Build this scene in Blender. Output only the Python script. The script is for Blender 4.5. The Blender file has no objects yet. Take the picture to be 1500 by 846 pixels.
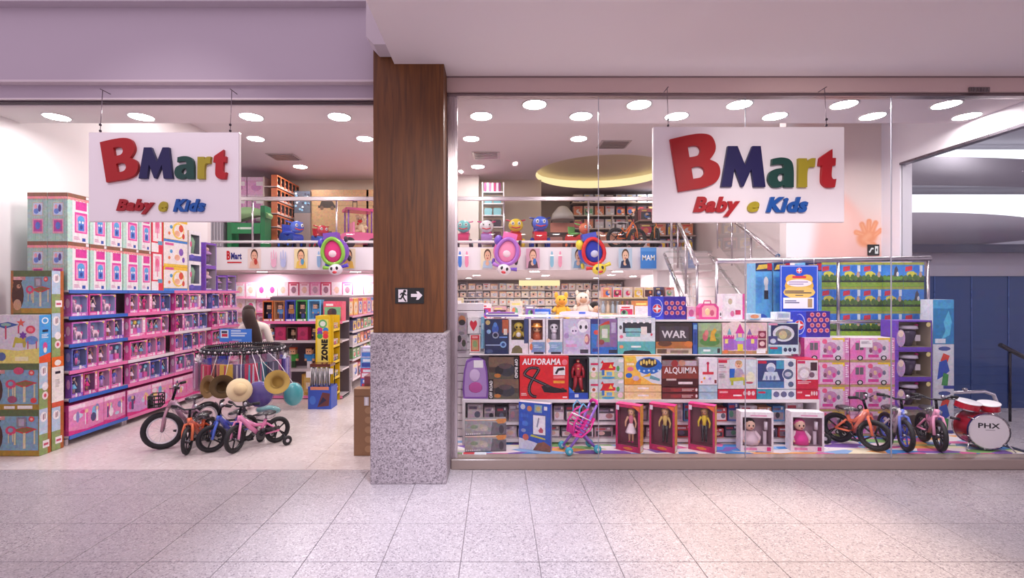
import bpy, bmesh, math, random
from math import sin, cos, pi, radians
from mathutils import Vector, Matrix
sc = bpy.context.scene
COL = sc.collection
# ------------------------------------------------------------------ camera, world, light, exposure
CAM_H, FPX, VX, VY = 1.718, 692.0, 727.0, 428.0
cd = bpy.data.cameras.new('camera'); cam = bpy.data.objects.new('camera', cd); COL.objects.link(cam)
cam.location = (0, 0, CAM_H); cam.rotation_euler = (pi/2, 0, 0)
cd.sensor_width = 36; cd.lens = FPX/1500*36; cd.shift_x = (750-VX)/1500; cd.shift_y = (VY-423)/1500
cd.clip_end = 200; sc.camera = cam
sc.view_settings.view_transform = 'Standard'; sc.view_settings.look = 'None'
sc.view_settings.gamma = 1; sc.view_settings.use_curve_mapping = False
sc.view_settings.exposure = 0.12
sc.cycles.max_bounces = 8; sc.cycles.transparent_max_bounces = 14
sc.cycles.caustics_reflective = False; sc.cycles.caustics_refractive = False
sc.cycles.sample_clamp_indirect = 4.0
wd = bpy.data.worlds.new('mall_air'); sc.world = wd; wd.use_nodes = True
bg = wd.node_tree.nodes['Background']; bg.inputs[0].default_value = (0.60, 0.485, 0.59, 1); bg.inputs[1].default_value = 1.25
def spot(name, loc, tgt, power, col, size, blend=0.6, rad=0.035):
    l = bpy.data.lights.new(name, 'SPOT'); l.energy = power; l.color = col; l.spot_size = radians(size); l.spot_blend = blend; l.shadow_soft_size = rad
    o = bpy.data.objects.new(name, l); COL.objects.link(o); o.location = loc
    o.rotation_euler = (Vector(tgt)-Vector(loc)).to_track_quat('-Z', 'Y').to_euler(); return o
spot('mall_downlight', (2.0, 2.9, 3.78), (2.0, 3.05, 0), 700, (1, .80, .62), 46, .9)
spot('mall_downlight', (-0.35, 3.0, 3.78), (-0.35, 3.1, 0), 560, (.86, .86, 1), 56, .9)
spot('mall_downlight', (1.6, 2.0, 3.78), (2.9, 4.42, 2.6), 90, (1, .93, .88), 55, .8)
spot('mall_downlight', (-2.6, 1.6, 4.9), (-3.1, 4.42, 2.6), 110, (1, .90, .93), 50, .8)
for x_ in (.3, 2.1, 3.9): spot('window_spot', (x_, 1.7, 3.78), (x_+.2, 5.0, .8), 190, (1, .90, .93), 62, .9)  # spots added out of view to brighten the window display
spot('mall_downlight', (-0.6, 1.2, 3.78), (-0.75, 4.2, 1.6), 130, (1, .92, .90), 60, .9)
# ------------------------------------------------------------------ colour and materials
def lin(c):
    if isinstance(c, str):
        c = c.lstrip('#'); c = tuple(int(c[i:i+2], 16)/255 for i in (0, 2, 4))
    return tuple((x/12.92 if x <= .04045 else ((x+.055)/1.055)**2.4) for x in c)
def newmat(name):
    m = bpy.data.materials.new(name); m.use_nodes = True; return m, m.node_tree.nodes, m.node_tree.links
def vmat(name, rough, metal=0, coat=0, spec=.5, sheen=0, bump=0):
    m, N, L = newmat(name); b = N['Principled BSDF']
    a = N.new('ShaderNodeAttribute'); a.attribute_name = 'Col'
    t = N.new('ShaderNodeTexNoise'); t.inputs['Scale'].default_value = 9; t.inputs['Detail'].default_value = 3
    r = N.new('ShaderNodeMapRange'); r.inputs['To Min'].default_value = max(.02, rough-.06); r.inputs['To Max'].default_value = rough+.06
    L.new(t.outputs['Fac'], r.inputs['Value']); L.new(r.outputs[0], b.inputs['Roughness'])
    L.new(a.outputs['Color'], b.inputs['Base Color'])
    b.inputs['Metallic'].default_value = metal; b.inputs['Coat Weight'].default_value = coat; b.inputs['Specular IOR Level'].default_value = spec
    b.inputs['Sheen Weight'].default_value = sheen
    if bump:
        t2 = N.new('ShaderNodeTexNoise'); t2.inputs['Scale'].default_value = 160
        bp = N.new('ShaderNodeBump'); bp.inputs['Strength'].default_value = bump; bp.inputs['Distance'].default_value = .004
        L.new(t2.outputs['Fac'], bp.inputs['Height']); L.new(bp.outputs[0], b.inputs['Normal'])
    return m
def clearmat(name, tint, gloss_rough=.03, f0=.04, gain=1.0):   # thin clear sheet: straight-through light plus a Schlick reflection
    m, N, L = newmat(name); N.remove(N['Principled BSDF'])
    tr = N.new('ShaderNodeBsdfTransparent'); tr.inputs[0].default_value = (*tint, 1)
    gl = N.new('ShaderNodeBsdfGlossy'); gl.inputs['Roughness'].default_value = gloss_rough
    lw = N.new('ShaderNodeLayerWeight'); lw.inputs[0].default_value = .5
    pw = N.new('ShaderNodeMath'); pw.operation = 'POWER'; pw.inputs[1].default_value = 5
    mr = N.new('ShaderNodeMapRange'); mr.inputs['To Min'].default_value = f0*gain; mr.inputs['To Max'].default_value = min(1, .9*gain)
    mx = N.new('ShaderNodeMixShader'); L.new(lw.outputs['Facing'], pw.inputs[0]); L.new(pw.outputs[0], mr.inputs['Value']); L.new(mr.outputs[0], mx.inputs[0]); L.new(tr.outputs[0], mx.inputs[1]); L.new(gl.outputs[0], mx.inputs[2])
    L.new(mx.outputs[0], N['Material Output'].inputs[0]); return m
def emat(name, col, s):
    m, N, L = newmat(name); N.remove(N['Principled BSDF']); e = N.new('ShaderNodeEmission')
    e.inputs[0].default_value = (*col, 1); e.inputs[1].default_value = s; L.new(e.outputs[0], N['Material Output'].inputs[0]); return m
M = {'p': vmat('printed_card', .42), 'g': vmat('gloss_plastic', .2, coat=.2), 'c': vmat('cloth', .92, sheen=.15, bump=.4),
     'm': vmat('brushed_metal', .28, metal=1), 'w': vmat('wall_paint', .75, bump=.05), 'r': vmat('rubber', .6),
     'k': clearmat('clear_plastic', (.98, .97, .98), .08, .02), 'f': clearmat('poly_bag_film', (.93, .92, .95), .22, .09),
     'glass': clearmat('shop_glass', (.985, .99, .993), 0, .008), 'rail_glass': clearmat('rail_glass', (.95, .98, .97), 0, .035),
     'lamp': emat('lamp_diffuser', (1, .93, .92), 95), 'lamp_in': emat('lamp_diffuser_inner', (1, .93, .90), 110),
     'cove': emat('cove_led_yellow', (1, .80, .42), 1.05), 'cove_w': emat('cove_led_white', (.93, .92, 1), 1.5), 'screen': emat('violet_screen', (.45, .45, 1), 1.2)}
def woodmat():
    m, N, L = newmat('wood_veneer'); b = N['Principled BSDF']; tc = N.new('ShaderNodeTexCoord'); mp = N.new('ShaderNodeMapping')
    mp.inputs['Scale'].default_value = (9, 9, .55); L.new(tc.outputs['Object'], mp.inputs[0])
    n = N.new('ShaderNodeTexNoise'); n.inputs['Scale'].default_value = 3.2; n.inputs['Detail'].default_value = 7; n.inputs['Distortion'].default_value = 1.1
    L.new(mp.outputs[0], n.inputs['Vector']); cr = N.new('ShaderNodeValToRGB'); e = cr.color_ramp.elements
    e[0].position = .28; e[0].color = (*lin('#522d0e'), 1); e[1].position = .74; e[1].color = (*lin('#7c4a1c'), 1)
    L.new(n.outputs['Fac'], cr.inputs[0]); L.new(cr.outputs[0], b.inputs['Base Color']); b.inputs['Roughness'].default_value = .48; return m
def speckmat(name, base, dark, lite, scale, rough, amt=.5, spec=.5):
    m, N, L = newmat(name); b = N['Principled BSDF']; tc = N.new('ShaderNodeNewGeometry')
    v = N.new('ShaderNodeTexVoronoi'); v.inputs['Scale'].default_value = scale; L.new(tc.outputs['Position'], v.inputs['Vector'])
    sx = N.new('ShaderNodeSeparateColor'); L.new(v.outputs['Color'], sx.inputs[0])
    cr = N.new('ShaderNodeValToRGB'); cr.color_ramp.interpolation = 'CONSTANT'; e = cr.color_ramp.elements
    e[0].position = 0; e[0].color = (*lin(dark), 1); e[1].position = .16*amt*2; e[1].color = (*lin(base), 1)
    x = e.new(1-.22*amt*2); x.color = (*lin(lite), 1)
    L.new(sx.outputs[0], cr.inputs[0])
    n = N.new('ShaderNodeTexNoise'); n.inputs['Scale'].default_value = 1.6; n.inputs['Detail'].default_value = 4; L.new(tc.outputs['Position'], n.inputs['Vector'])
    mr = N.new('ShaderNodeMapRange'); mr.inputs['To Min'].default_value = .93; mr.inputs['To Max'].default_value = 1.05; L.new(n.outputs['Fac'], mr.inputs['Value'])
    mx = N.new('ShaderNodeMix'); mx.data_type = 'RGBA'; mx.blend_type = 'MULTIPLY'; mx.inputs['Factor'].default_value = 1
    L.new(cr.outputs[0], mx.inputs['A']); L.new(mr.outputs[0], mx.inputs['B']); L.new(mx.outputs['Result'], b.inputs['Base Color'])
    mr2 = N.new('ShaderNodeMapRange'); mr2.inputs['To Min'].default_value = rough-.08; mr2.inputs['To Max'].default_value = rough+.1; L.new(n.outputs['Fac'], mr2.inputs['Value'])
    L.new(mr2.outputs[0], b.inputs['Roughness']); b.inputs['Specular IOR Level'].default_value = spec; return m
def printmat():                                         # busy litho print on toy boxes: small irregular colour patches over the flat artwork
    m = vmat('litho_print', .38); N, L = m.node_tree.nodes, m.node_tree.links; b = N['Principled BSDF']; a = [n for n in N if n.type == 'ATTRIBUTE'][0]; tc = N.new('ShaderNodeTexCoord')
    v = N.new('ShaderNodeTexVoronoi'); v.inputs['Scale'].default_value = 34; L.new(tc.outputs['Object'], v.inputs['Vector'])
    n = N.new('ShaderNodeTexNoise'); n.inputs['Scale'].default_value = 22; n.inputs['Detail'].default_value = 5; n.inputs['Distortion'].default_value = 1.5; L.new(tc.outputs['Object'], n.inputs['Vector'])
    x = N.new('ShaderNodeMix'); x.data_type = 'RGBA'; x.blend_type = 'OVERLAY'; x.inputs['Factor'].default_value = .13; L.new(a.outputs['Color'], x.inputs['A']); L.new(v.outputs['Color'], x.inputs['B'])
    mr = N.new('ShaderNodeMapRange'); mr.inputs['From Min'].default_value = .3; mr.inputs['From Max'].default_value = .7; mr.inputs['To Min'].default_value = .86; mr.inputs['To Max'].default_value = 1.08; L.new(n.outputs['Fac'], mr.inputs['Value'])
    y = N.new('ShaderNodeMix'); y.data_type = 'RGBA'; y.blend_type = 'MULTIPLY'; y.inputs['Factor'].default_value = 1; L.new(x.outputs['Result'], y.inputs['A']); L.new(mr.outputs[0], y.inputs['B']); L.new(y.outputs['Result'], b.inputs['Base Color']); return m
M['b'] = printmat()
M['wood'] = woodmat()
M['granite'] = speckmat('grey_granite', '#a59ca2', '#7c747b', '#bdb5bb', 95, .45, .62)
M['tile'] = speckmat('mall_stone_tile', '#b4acb1', '#948d93', '#c8c1c6', 120, .26, .42)
M['storefloor'] = speckmat('ivory_porcelain', '#dcd0ce', '#d2c5c3', '#e4dad8', 40, .2, .3)
def matmat():
    m, N, L = newmat('foam_mat_print'); b = N['Principled BSDF']; tc = N.new('ShaderNodeTexCoord'); mp = N.new('ShaderNodeMapping')
    mp.inputs['Rotation'].default_value = (0, 0, .6); mp.inputs['Scale'].default_value = (2.2, 7, 1); L.new(tc.outputs['Object'], mp.inputs[0])
    v = N.new('ShaderNodeTexVoronoi'); v.inputs['Scale'].default_value = 1.7; L.new(mp.outputs[0], v.inputs['Vector'])
    sx = N.new('ShaderNodeSeparateColor'); L.new(v.outputs['Color'], sx.inputs[0]); cr = N.new('ShaderNodeValToRGB'); cr.color_ramp.interpolation = 'CONSTANT'
    cols = ['#e9e2e4', '#3f7fc4', '#f0e6c8', '#d86aa0', '#e8e0e6', '#8fb4e0', '#e9a45e', '#7a58a8', '#f1dfe4', '#7fae6a']
    e = cr.color_ramp.elements; e[0].color = (*lin(cols[0]), 1); e[1].position = .1; e[1].color = (*lin(cols[1]), 1)
    for i in range(2, 10): x = e.new(i/10); x.color = (*lin(cols[i]), 1)
    L.new(sx.outputs[0], cr.inputs[0]); L.new(cr.outputs[0], b.inputs['Base Color']); b.inputs['Roughness'].default_value = .6; return m
M['foammat'] = matmat()
# ------------------------------------------------------------------ mesh builder
_txt = {}
def text_mesh(s, bold=.0, shear=0.0):
    k = (s, bold, shear)
    if k not in _txt:
        cu = bpy.data.curves.new('t', 'FONT'); cu.body = s; cu.offset = bold; cu.shear = shear; cu.resolution_u = 3; cu.fill_mode = 'FRONT'; cu.space_character = 1+bold*2
        o = bpy.data.objects.new('t', cu); COL.objects.link(o); dg = bpy.context.evaluated_depsgraph_get()
        me = o.evaluated_get(dg).to_mesh(); vs = [(v.co.x, v.co.y) for v in me.vertices]; fs = [tuple(p.vertices) for p in me.polygons]
        o.to_mesh_clear(); bpy.data.objects.remove(o); bpy.data.curves.remove(cu)
        x0 = min(v[0] for v in vs); x1 = max(v[0] for v in vs); y0 = min(v[1] for v in vs); y1 = max(v[1] for v in vs)
        _txt[k] = ([((x-x0)/(x1-x0), (y-y0)/(y1-y0)) for x, y in vs], fs, (x1-x0)/(y1-y0))
    return _txt[k]
class MB:
    def __init__(s): s.v = []; s.f = []; s.c = []; s.k = []; s.sm = []; s.M = Matrix.Identity(4)
    def vert(s, p): s.v.append(tuple(s.M @ Vector(p))); return len(s.v)-1
    def fi(s, ids, col, m='p', sm=False): s.f.append(tuple(ids)); s.c.append(lin(col)); s.k.append(m); s.sm.append(sm)
    def face(s, pts, col, m='p', sm=False): s.fi([s.vert(p) for p in pts], col, m, sm); return s
    def box(s, x0, x1, y0, y1, z0, z1, col, m='p'):
        i = [s.vert(p) for p in ((x0,y0,z0),(x1,y0,z0),(x1,y1,z0),(x0,y1,z0),(x0,y0,z1),(x1,y0,z1),(x1,y1,z1),(x0,y1,z1))]
        for q in ((0,3,2,1),(4,5,6,7),(0,1,5,4),(1,2,6,5),(2,3,7,6),(3,0,4,7)): s.fi([i[j] for j in q], col, m)
        return s
    def cbox(s, c, d, col, m='p', ch=.006):          # box with chamfered edges
        bm = bmesh.new(); bmesh.ops.create_cube(bm, size=1)
        for v in bm.verts: v.co = Vector((v.co.x*d[0]+c[0], v.co.y*d[1]+c[1], v.co.z*d[2]+c[2]))
        bmesh.ops.bevel(bm, geom=list(bm.edges), offset=ch, segments=1, affect='EDGES'); s.bm(bm, col, m); return s
    def bm(s, bm, col, m='p', sm=False):
        bm.verts.index_update(); b = len(s.v)
        for v in bm.verts: s.vert(v.co)
        for f in bm.faces: s.fi([b+x.index for x in f.verts], col, m, sm)
        bm.free()
    def ring(s, c, a, b, r, n): return [s.vert(c + a*(r*cos(2*pi*i/n)) + b*(r*sin(2*pi*i/n))) for i in range(n)]
    def tube(s, pts, r, col, m='g', n=8, closed=False, caps=True):
        P = [Vector(p) for p in pts]; K = len(P); R = r if isinstance(r, (list, tuple)) else [r]*K; rings = []; up = None
        for i in range(K):
            t = (P[(i+1) % K]-P[i-1]) if (closed or 0 < i < K-1) else (P[1]-P[0] if i == 0 else P[-1]-P[-2])
            t.normalize()
            if up is None: up = Vector((0,0,1)) if abs(t.z) < .9 else Vector((1,0,0))
            a = up - t*up.dot(t); a.normalize(); b = t.cross(a); up = a
            rings.append(s.ring(P[i], a, b, R[i], n))
        for i in range(K if closed else K-1):
            A, B = rings[i], rings[(i+1) % K]
            for j in range(n): s.fi((A[j], A[(j+1)%n], B[(j+1)%n], B[j]), col, m, True)
        if caps and not closed: s.fi(rings[0][::-1], col, m); s.fi(rings[-1], col, m)
        return s
    def cyl(s, p0, p1, r, col, m='g', n=12, r1=None): return s.tube([p0, p1], [r, r if r1 is None else r1], col, m, n)
    def ell(s, c, r, col, m='g', nu=10, nv=7):
        c = Vector(c); r = (r,)*3 if not isinstance(r, (tuple, list)) else r; rows = []
        for j in range(1, nv):
            t = pi*j/nv; rows.append([s.vert(c+Vector((r[0]*sin(t)*cos(2*pi*i/nu), r[1]*sin(t)*sin(2*pi*i/nu), r[2]*cos(t)))) for i in range(nu)])
        a = s.vert(c+Vector((0,0,r[2]))); b = s.vert(c-Vector((0,0,r[2])))
        for i in range(nu):
            k = (i+1) % nu; s.fi((a, rows[0][i], rows[0][k]), col, m, True); s.fi((b, rows[-1][k], rows[-1][i]), col, m, True)
            for j in range(nv-2): s.fi((rows[j][i], rows[j+1][i], rows[j+1][k], rows[j][k]), col, m, True)
        return s
    def lathe(s, prof, col, m='g', n=14, ax='z', o=(0,0,0), cap=True):
        o = Vector(o); rings = []
        for r, z in prof:
            ring = []
            for i in range(n):
                x, y = r*cos(2*pi*i/n), r*sin(2*pi*i/n)
                ring.append(s.vert(o + (Vector((x,y,z)) if ax == 'z' else Vector((z,x,y)) if ax == 'x' else Vector((y,z,x)))))
            rings.append(ring)
        for A, B in zip(rings, rings[1:]):
            for j in range(n): s.fi((A[j], A[(j+1)%n], B[(j+1)%n], B[j]), col, m, True)
        if cap: s.fi(rings[0][::-1], col, m); s.fi(rings[-1], col, m)
        return s
    def torus(s, c, R, r, col, m='r', ax='y', n=24, k=8, sq=1.0):
        c = Vector(c); A, B = {'y': (Vector((1,0,0)), Vector((0,0,1))), 'x': (Vector((0,1,0)), Vector((0,0,1))), 'z': (Vector((1,0,0)), Vector((0,1,0)))}[ax]; Nn = A.cross(B); rows = []
        for i in range(n):
            d = A*cos(2*pi*i/n)+B*sin(2*pi*i/n)
            rows.append([s.vert(c+d*(R+r*cos(2*pi*j/k))+Nn*(r*sq*sin(2*pi*j/k))) for j in range(k)])
        for i in range(n):
            P, Q = rows[i], rows[(i+1)%n]
            for j in range(k): s.fi((P[j], Q[j], Q[(j+1)%k], P[(j+1)%k]), col, m, True)
        return s
    def prism(s, pts, y0, y1, col, m='p', pl='xz'):     # outline in a plane, given thickness
        f = (lambda a, b, t: (a, t, b)) if pl == 'xz' else (lambda a, b, t: (t, a, b)) if pl == 'yz' else (lambda a, b, t: (a, b, t))
        A = [s.vert(f(a, b, y0)) for a, b in pts]; B = [s.vert(f(a, b, y1)) for a, b in pts]; n = len(pts)
        s.fi(A, col, m); s.fi(B[::-1], col, m)
        for i in range(n): s.fi((A[i], B[i], B[(i+1)%n], A[(i+1)%n]), col, m)
        return s
    def build(s, name, parent=None, loc=None, rz=0, mat=None):
        me = bpy.data.meshes.new(name); me.from_pydata(s.v, [], s.f); keys = []
        for k in s.k:
            if k not in keys: keys.append(k)
        for k in keys: me.materials.append(mat if mat else M[k])
        me.polygons.foreach_set('material_index', [keys.index(k) for k in s.k]); me.polygons.foreach_set('use_smooth', s.sm)
        at_ = me.color_attributes.new('Col', 'FLOAT_COLOR', 'CORNER'); buf = []
        for f, c in zip(s.f, s.c): buf += [c[0], c[1], c[2], 1.0]*len(f)
        at_.data.foreach_set('color', buf); me.update()
        o = bpy.data.objects.new(name, me); COL.objects.link(o)
        if parent: o.parent = parent
        if loc is not None: o.location = loc
        if rz: o.rotation_euler = (0, 0, rz)
        return o
class Face:                                             # a printed face: u to the side, v up, both 0..1
    def __init__(s, mb, O, U, V, off=.00012, dm='p'): s.dm = dm; s.mb = mb; s.O = Vector(O); s.U = Vector(U); s.V = Vector(V); s.N = s.U.cross(s.V).normalized(); s.l = 1; s.w = s.U.length; s.h = s.V.length; s.off = off
    def P(s, u, v): return s.O + s.U*u + s.V*v + s.N*(s.off*s.l)
    def poly(s, pts, col, m=None): s.mb.face([s.P(*p) for p in pts], col, m or s.dm); s.l += 1; return s
    def rect(s, a, b, c, d, col, m=None): return s.poly([(a,b),(c,b),(c,d),(a,d)], col, m)
    def ell(s, u, v, ru, rv, col, n=12, m=None): return s.poly([(u+ru*cos(2*pi*i/n), v+rv*sin(2*pi*i/n)) for i in range(n)], col, m)
    def disc(s, u, v, r, col, n=12): return s.ell(u, v, r/s.w, r/s.h, col, n)
    def text(s, t, u0, v0, u1, v1, col, bold=.02, shear=0, rot=0):
        vs, fs, _ = text_mesh(t, bold, shear); ids = []
        for x, y in vs:
            if rot == 90: x, y = 1-y, x
            if rot == -90: x, y = y, 1-x
            ids.append(s.mb.vert(s.P(u0+(u1-u0)*x, v0+(v1-v0)*y)))
        for f in fs: s.mb.fi([ids[i] for i in f], col, 'p')
        s.l += 1; return s
    def star(s, u, v, r, col, k=5, q=.42):
        return s.poly([(u+(r if i%2 == 0 else r*q)*sin(pi*i/k)/s.w, v+(r if i%2 == 0 else r*q)*cos(pi*i/k)/s.h) for i in range(2*k)], col)
def faces(mb, w, d, h, z=0):
    return {'front': Face(mb, (-w/2,-d/2,z), (w,0,0), (0,0,h), dm='b'), 'right': Face(mb, (w/2,-d/2,z), (0,d,0), (0,0,h), dm='b'),
            'left': Face(mb, (-w/2,d/2,z), (0,-d,0), (0,0,h), dm='b'), 'top': Face(mb, (-w/2,-d/2,z+h), (w,0,0), (0,d,0), dm='b')}
def carton(w, d, h, col, m='b'):
    mb = MB(); mb.box(-w/2, w/2, -d/2, d/2, 0, h, col, m); return mb, faces(mb, w, d, h)
def winbox(w, d, h, col, win, inner, rim=.01):          # box with an open window in its front and a hollow behind it
    mb = MB(); a, b, c, e = win; x0, x1, y0, y1 = -w/2, w/2, -d/2, d/2; X0, X1 = x0+w*a, x0+w*c; Z0, Z1 = h*b, h*e; yb = y1-rim
    for q in ([(x0,y1,0),(x0,y0,0),(x0,y0,h),(x0,y1,h)], [(x1,y0,0),(x1,y1,0),(x1,y1,h),(x1,y0,h)], [(x1,y1,0),(x0,y1,0),(x0,y1,h),(x1,y1,h)],
              [(x0,y0,h),(x1,y0,h),(x1,y1,h),(x0,y1,h)], [(x0,y1,0),(x1,y1,0),(x1,y0,0),(x0,y0,0)],
              [(x0,y0,0),(x1,y0,0),(X1,y0,Z0),(X0,y0,Z0)], [(x1,y0,0),(x1,y0,h),(X1,y0,Z1),(X1,y0,Z0)], [(x1,y0,h),(x0,y0,h),(X0,y0,Z1),(X1,y0,Z1)], [(x0,y0,h),(x0,y0,0),(X0,y0,Z0),(X0,y0,Z1)]):
        mb.face(q, col, 'b')
    for q in ([(X0,y0,Z0),(X1,y0,Z0),(X1,yb,Z0),(X0,yb,Z0)], [(X0,yb,Z1),(X1,yb,Z1),(X1,y0,Z1),(X0,y0,Z1)], [(X0,yb,Z0),(X1,yb,Z0),(X1,yb,Z1),(X0,yb,Z1)],
              [(X0,y0,Z0),(X0,yb,Z0),(X0,yb,Z1),(X0,y0,Z1)], [(X1,yb,Z0),(X1,y0,Z0),(X1,y0,Z1),(X1,yb,Z1)]):
        mb.face(q, inner)
    pane = MB().face([(X0,y0+.001,Z0),(X1,y0+.001,Z0),(X1,y0+.001,Z1),(X0,y0+.001,Z1)], '#ffffff', 'k')
    return mb, faces(mb, w, d, h), pane, (X0, X1, y0, yb, Z0, Z1)
def thing(o, label, cat, group=None, kind=None):
    o['label'] = label; o['category'] = cat
    if group: o['group'] = group
    if kind: o['kind'] = kind
    return o
def empty(name, loc, label, cat, group=None, rz=0):
    o = bpy.data.objects.new(name, None); COL.objects.link(o); o.location = loc; o.rotation_euler = (0,0,rz); o.empty_display_size = .1
    return thing(o, label, cat, group)
def struct(o): o['kind'] = 'structure'; return o
def kids(o): return list(o.children)
def dup(root, loc, rz=0, label=None, group=None):
    r = root.copy(); COL.objects.link(r); r.location = loc; r.rotation_euler = (0,0,rz)
    if label: r['label'] = label
    if group: r['group'] = group
    for ch in kids(root):
        c = ch.copy(); COL.objects.link(c); c.parent = r
        for g in kids(ch):
            d = g.copy(); COL.objects.link(d); d.parent = c
    return r
ORD = 'first second third fourth fifth sixth seventh eighth ninth tenth eleventh twelfth thirteenth fourteenth fifteenth sixteenth seventeenth eighteenth nineteenth twentieth'.split()
ORD += ['twenty-'+x for x in ORD[:9]] + ['thirtieth'] + ['thirty-'+x for x in ORD[:9]]
def at(px, py, Y): return Vector(((px-VX)*Y/FPX, Y, CAM_H-(py-VY)*Y/FPX))
rng = random.Random(7)
# ================================================================== THE SETTING
# mall floor: granite tiles half a metre square, laid one by one
b = MB(); b.box(-9, 12, -5, 4.573, -.06, -.004, '#857b80', 'w'); floor = struct(b.build('floor'))
proto = MB(); proto.cbox((0, 0, -.002), (.496, .496, .008), '#c0b8bd', ch=.0015)
tm = None
def tiled(parent, x0, y0, nx, ny, sx, sy, mat, gap=.0045, ylast=None):
    t = MB(); t.cbox((0, 0, -.002), (sx-gap, sy-gap, .008), '#c0b8bd', ch=.0015); p = t.build('floor_tile', parent, mat=mat)
    first = True
    for i in range(nx):
        for j in range(ny):
            o = p if first else p.copy()
            if not first: COL.objects.link(o); o.parent = parent
            o.location = (x0+(i+.5)*sx, y0+(j+.5)*sy, 0); first = False
            if ylast and j == ny-1: o.scale.y = ylast; o.location.y = y0+j*sy+sy*ylast/2
tiled(floor, -.227-13*.5, 2.012-1.5, 31, 9, .5, .5, M['tile'], ylast=.12)
b = MB(); b.box(-8.5, 5.3, 4.573, 20.2, -.06, -.004, '#cfc5c4'); sfl = struct(b.build('floor_store', mat=M['storefloor']))
tiled(sfl, -5.6, 4.577, 7, 6, .75, .75, M['storefloor'], .003)
b = MB(); b.box(-1.5, 5.3, 9.1, 20.2, -.004, .001, '#cfc5c4'); struct(b.build('floor_inner', mat=M['storefloor']))
b = MB(); b.box(5.45, 16, 4.577, 18, -.06, 0, '#b9b6bb'); struct(b.build('floor_corridor', mat=M['tile']))
# column: granite foot below, wood veneer above
b = MB(); b.cbox((-.788, 4.58, .6755), (.684, .70, 1.351), '#c0b6ba', ch=.008); struct(b.build('wall_column_stone', mat=M['granite']))
b = MB(); b.cbox((-.802, 4.62, 2.68), (.642, .62, 2.658), '#6b3c1c', ch=.004); struct(b.build('wall_column_wood', mat=M['wood']))
# mall slab ceiling on the right, high purple front wall on the left
b = MB(); b.box(-.93, 12, -4, 4.309, 3.8, 4.3, '#f2e9ea', 'w'); b.box(-.478, 12, 4.309, 4.66, 3.8, 4.3, '#f2e9ea', 'w'); struct(b.build('ceiling_mall', ))
b = MB(); b.prism([(-1.125, 3.93), (-1.06, 3.86), (-.935, 3.86), (-.935, 4.28), (-1.125, 4.28)], 4.08, 4.30, '#d0c6cc', 'w'); struct(b.build('trim_cove'))
b = MB(); b.box(-9, -1.125, 4.50, 4.62, 3.735, 4.44, '#c3b6c2', 'w'); struct(b.build('wall_front_upper'))
b = MB(); b.box(-9, -1.125, 4.44, 4.62, 4.44, 6.2, '#c3b6c2', 'w'); b.box(-9, -1.125, 4.40, 4.50, 4.43, 4.455, '#c9bec8', 'w'); struct(b.build('wall_front_cornice'))
b = MB(); b.box(-9, -1.125, 4.48, 4.62, 3.715, 3.735, '#dccfd4', 'w'); struct(b.build('trim_front'))
b = MB(); b.box(-9, -1.125, 4.56, 4.68, 3.59, 3.715, '#bcaebb', 'w'); struct(b.build('wall_front_band'))
b = MB(); b.box(-9, -1.125, 4.55, 4.58, 3.578, 3.59, '#eadfe2', 'w'); b.box(-9, -1.125, 4.585, 4.64, 3.562, 3.578, '#4a3b44', 'w'); b.box(-9, -1.125, 4.65, 4.70, 3.555, 3.57, '#d8ccd0', 'w'); struct(b.build('trim_shutter_slot'))
b = MB(); b.box(-.478, 5.6, 4.565, 4.68, 3.655, 3.80, '#d2b8b2', 'w'); wr = struct(b.build('wall_front_right'))
b = MB(); b.box(-.478, 12, 4.55, 4.575, 3.79, 3.80, '#8a7577', 'w'); struct(b.build('trim_front_right'))
b = MB(); b.cbox((4.66, 4.558, 3.672), (.2, .014, .05), '#8d7e80', 'm', .003)
for i in range(6): b.box(4.57+i*.03, 4.59+i*.03, 4.549, 4.552, 3.655, 3.69, '#5e5254', 'g')
thing(b.build('wall_vent'), 'small grey metal vent grille on the beige fascia above the shop glass', 'vent')
# store: left wall, ceilings
b = MB(); b.box(-5.56, -5.44, 4.68, 8.9, 0, 4.8, '#ece6e8', 'w'); struct(b.build('wall_left'))
b = MB(); b.box(-9, -5.44, 4.62, 4.68, 0, 3.6, '#ddd2d6', 'w'); struct(b.build('wall_left_return'))
b = MB(); b.box(-8.6, -5.44, 8.9, 9.0, 0, 4.8, '#e2d8da', 'w'); struct(b.build('wall_left_jog'))
b = MB(); b.box(-8.6, -8.5, 9, 20.2, 0, 4.8, '#dccfd2', 'w'); struct(b.build('wall_left_back'))
b = MB(); b.box(-5.44, 5.34, 4.69, 5.40, 3.65, 3.68, '#e0d5d8', 'w'); b.box(-5.44, 5.34, 5.38, 5.42, 3.68, 4.8, '#d8ccd0', 'w'); struct(b.build('ceiling_soffit'))
# upper ceiling with the round cove cut out
CX, CY, CR = 2.66, 11.95, 1.66
def holed_plane(x0, x1, y0, y1, z, cx, cy, r, n=48):
    mb = MB(); inn = [(cx+r*cos(2*pi*i/n), cy+r*sin(2*pi*i/n)) for i in range(n)]
    def edge(a):
        c, s_ = cos(a), sin(a); t = min([(x1-cx)/c if c > 1e-6 else (x0-cx)/c if c < -1e-6 else 1e9, (y1-cy)/s_ if s_ > 1e-6 else (y0-cy)/s_ if s_ < -1e-6 else 1e9]); return (cx+c*t, cy+s_*t)
    an = sorted([2*pi*i/n for i in range(n)] + [math.atan2(y-cy, x-cx) % (2*pi) for x in (x0, x1) for y in (y0, y1)])
    for a, c in zip(an, an[1:]+[an[0]+2*pi]):
        p, q = edge(a), edge(c % (2*pi)); i0 = (cx+r*cos(a), cy+r*sin(a)); i1 = (cx+r*cos(c), cy+r*sin(c))
        mb.face([(*i0, z), (*p, z), (*q, z), (*i1, z)], '#d8ccd0', 'w')
    return mb
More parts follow.
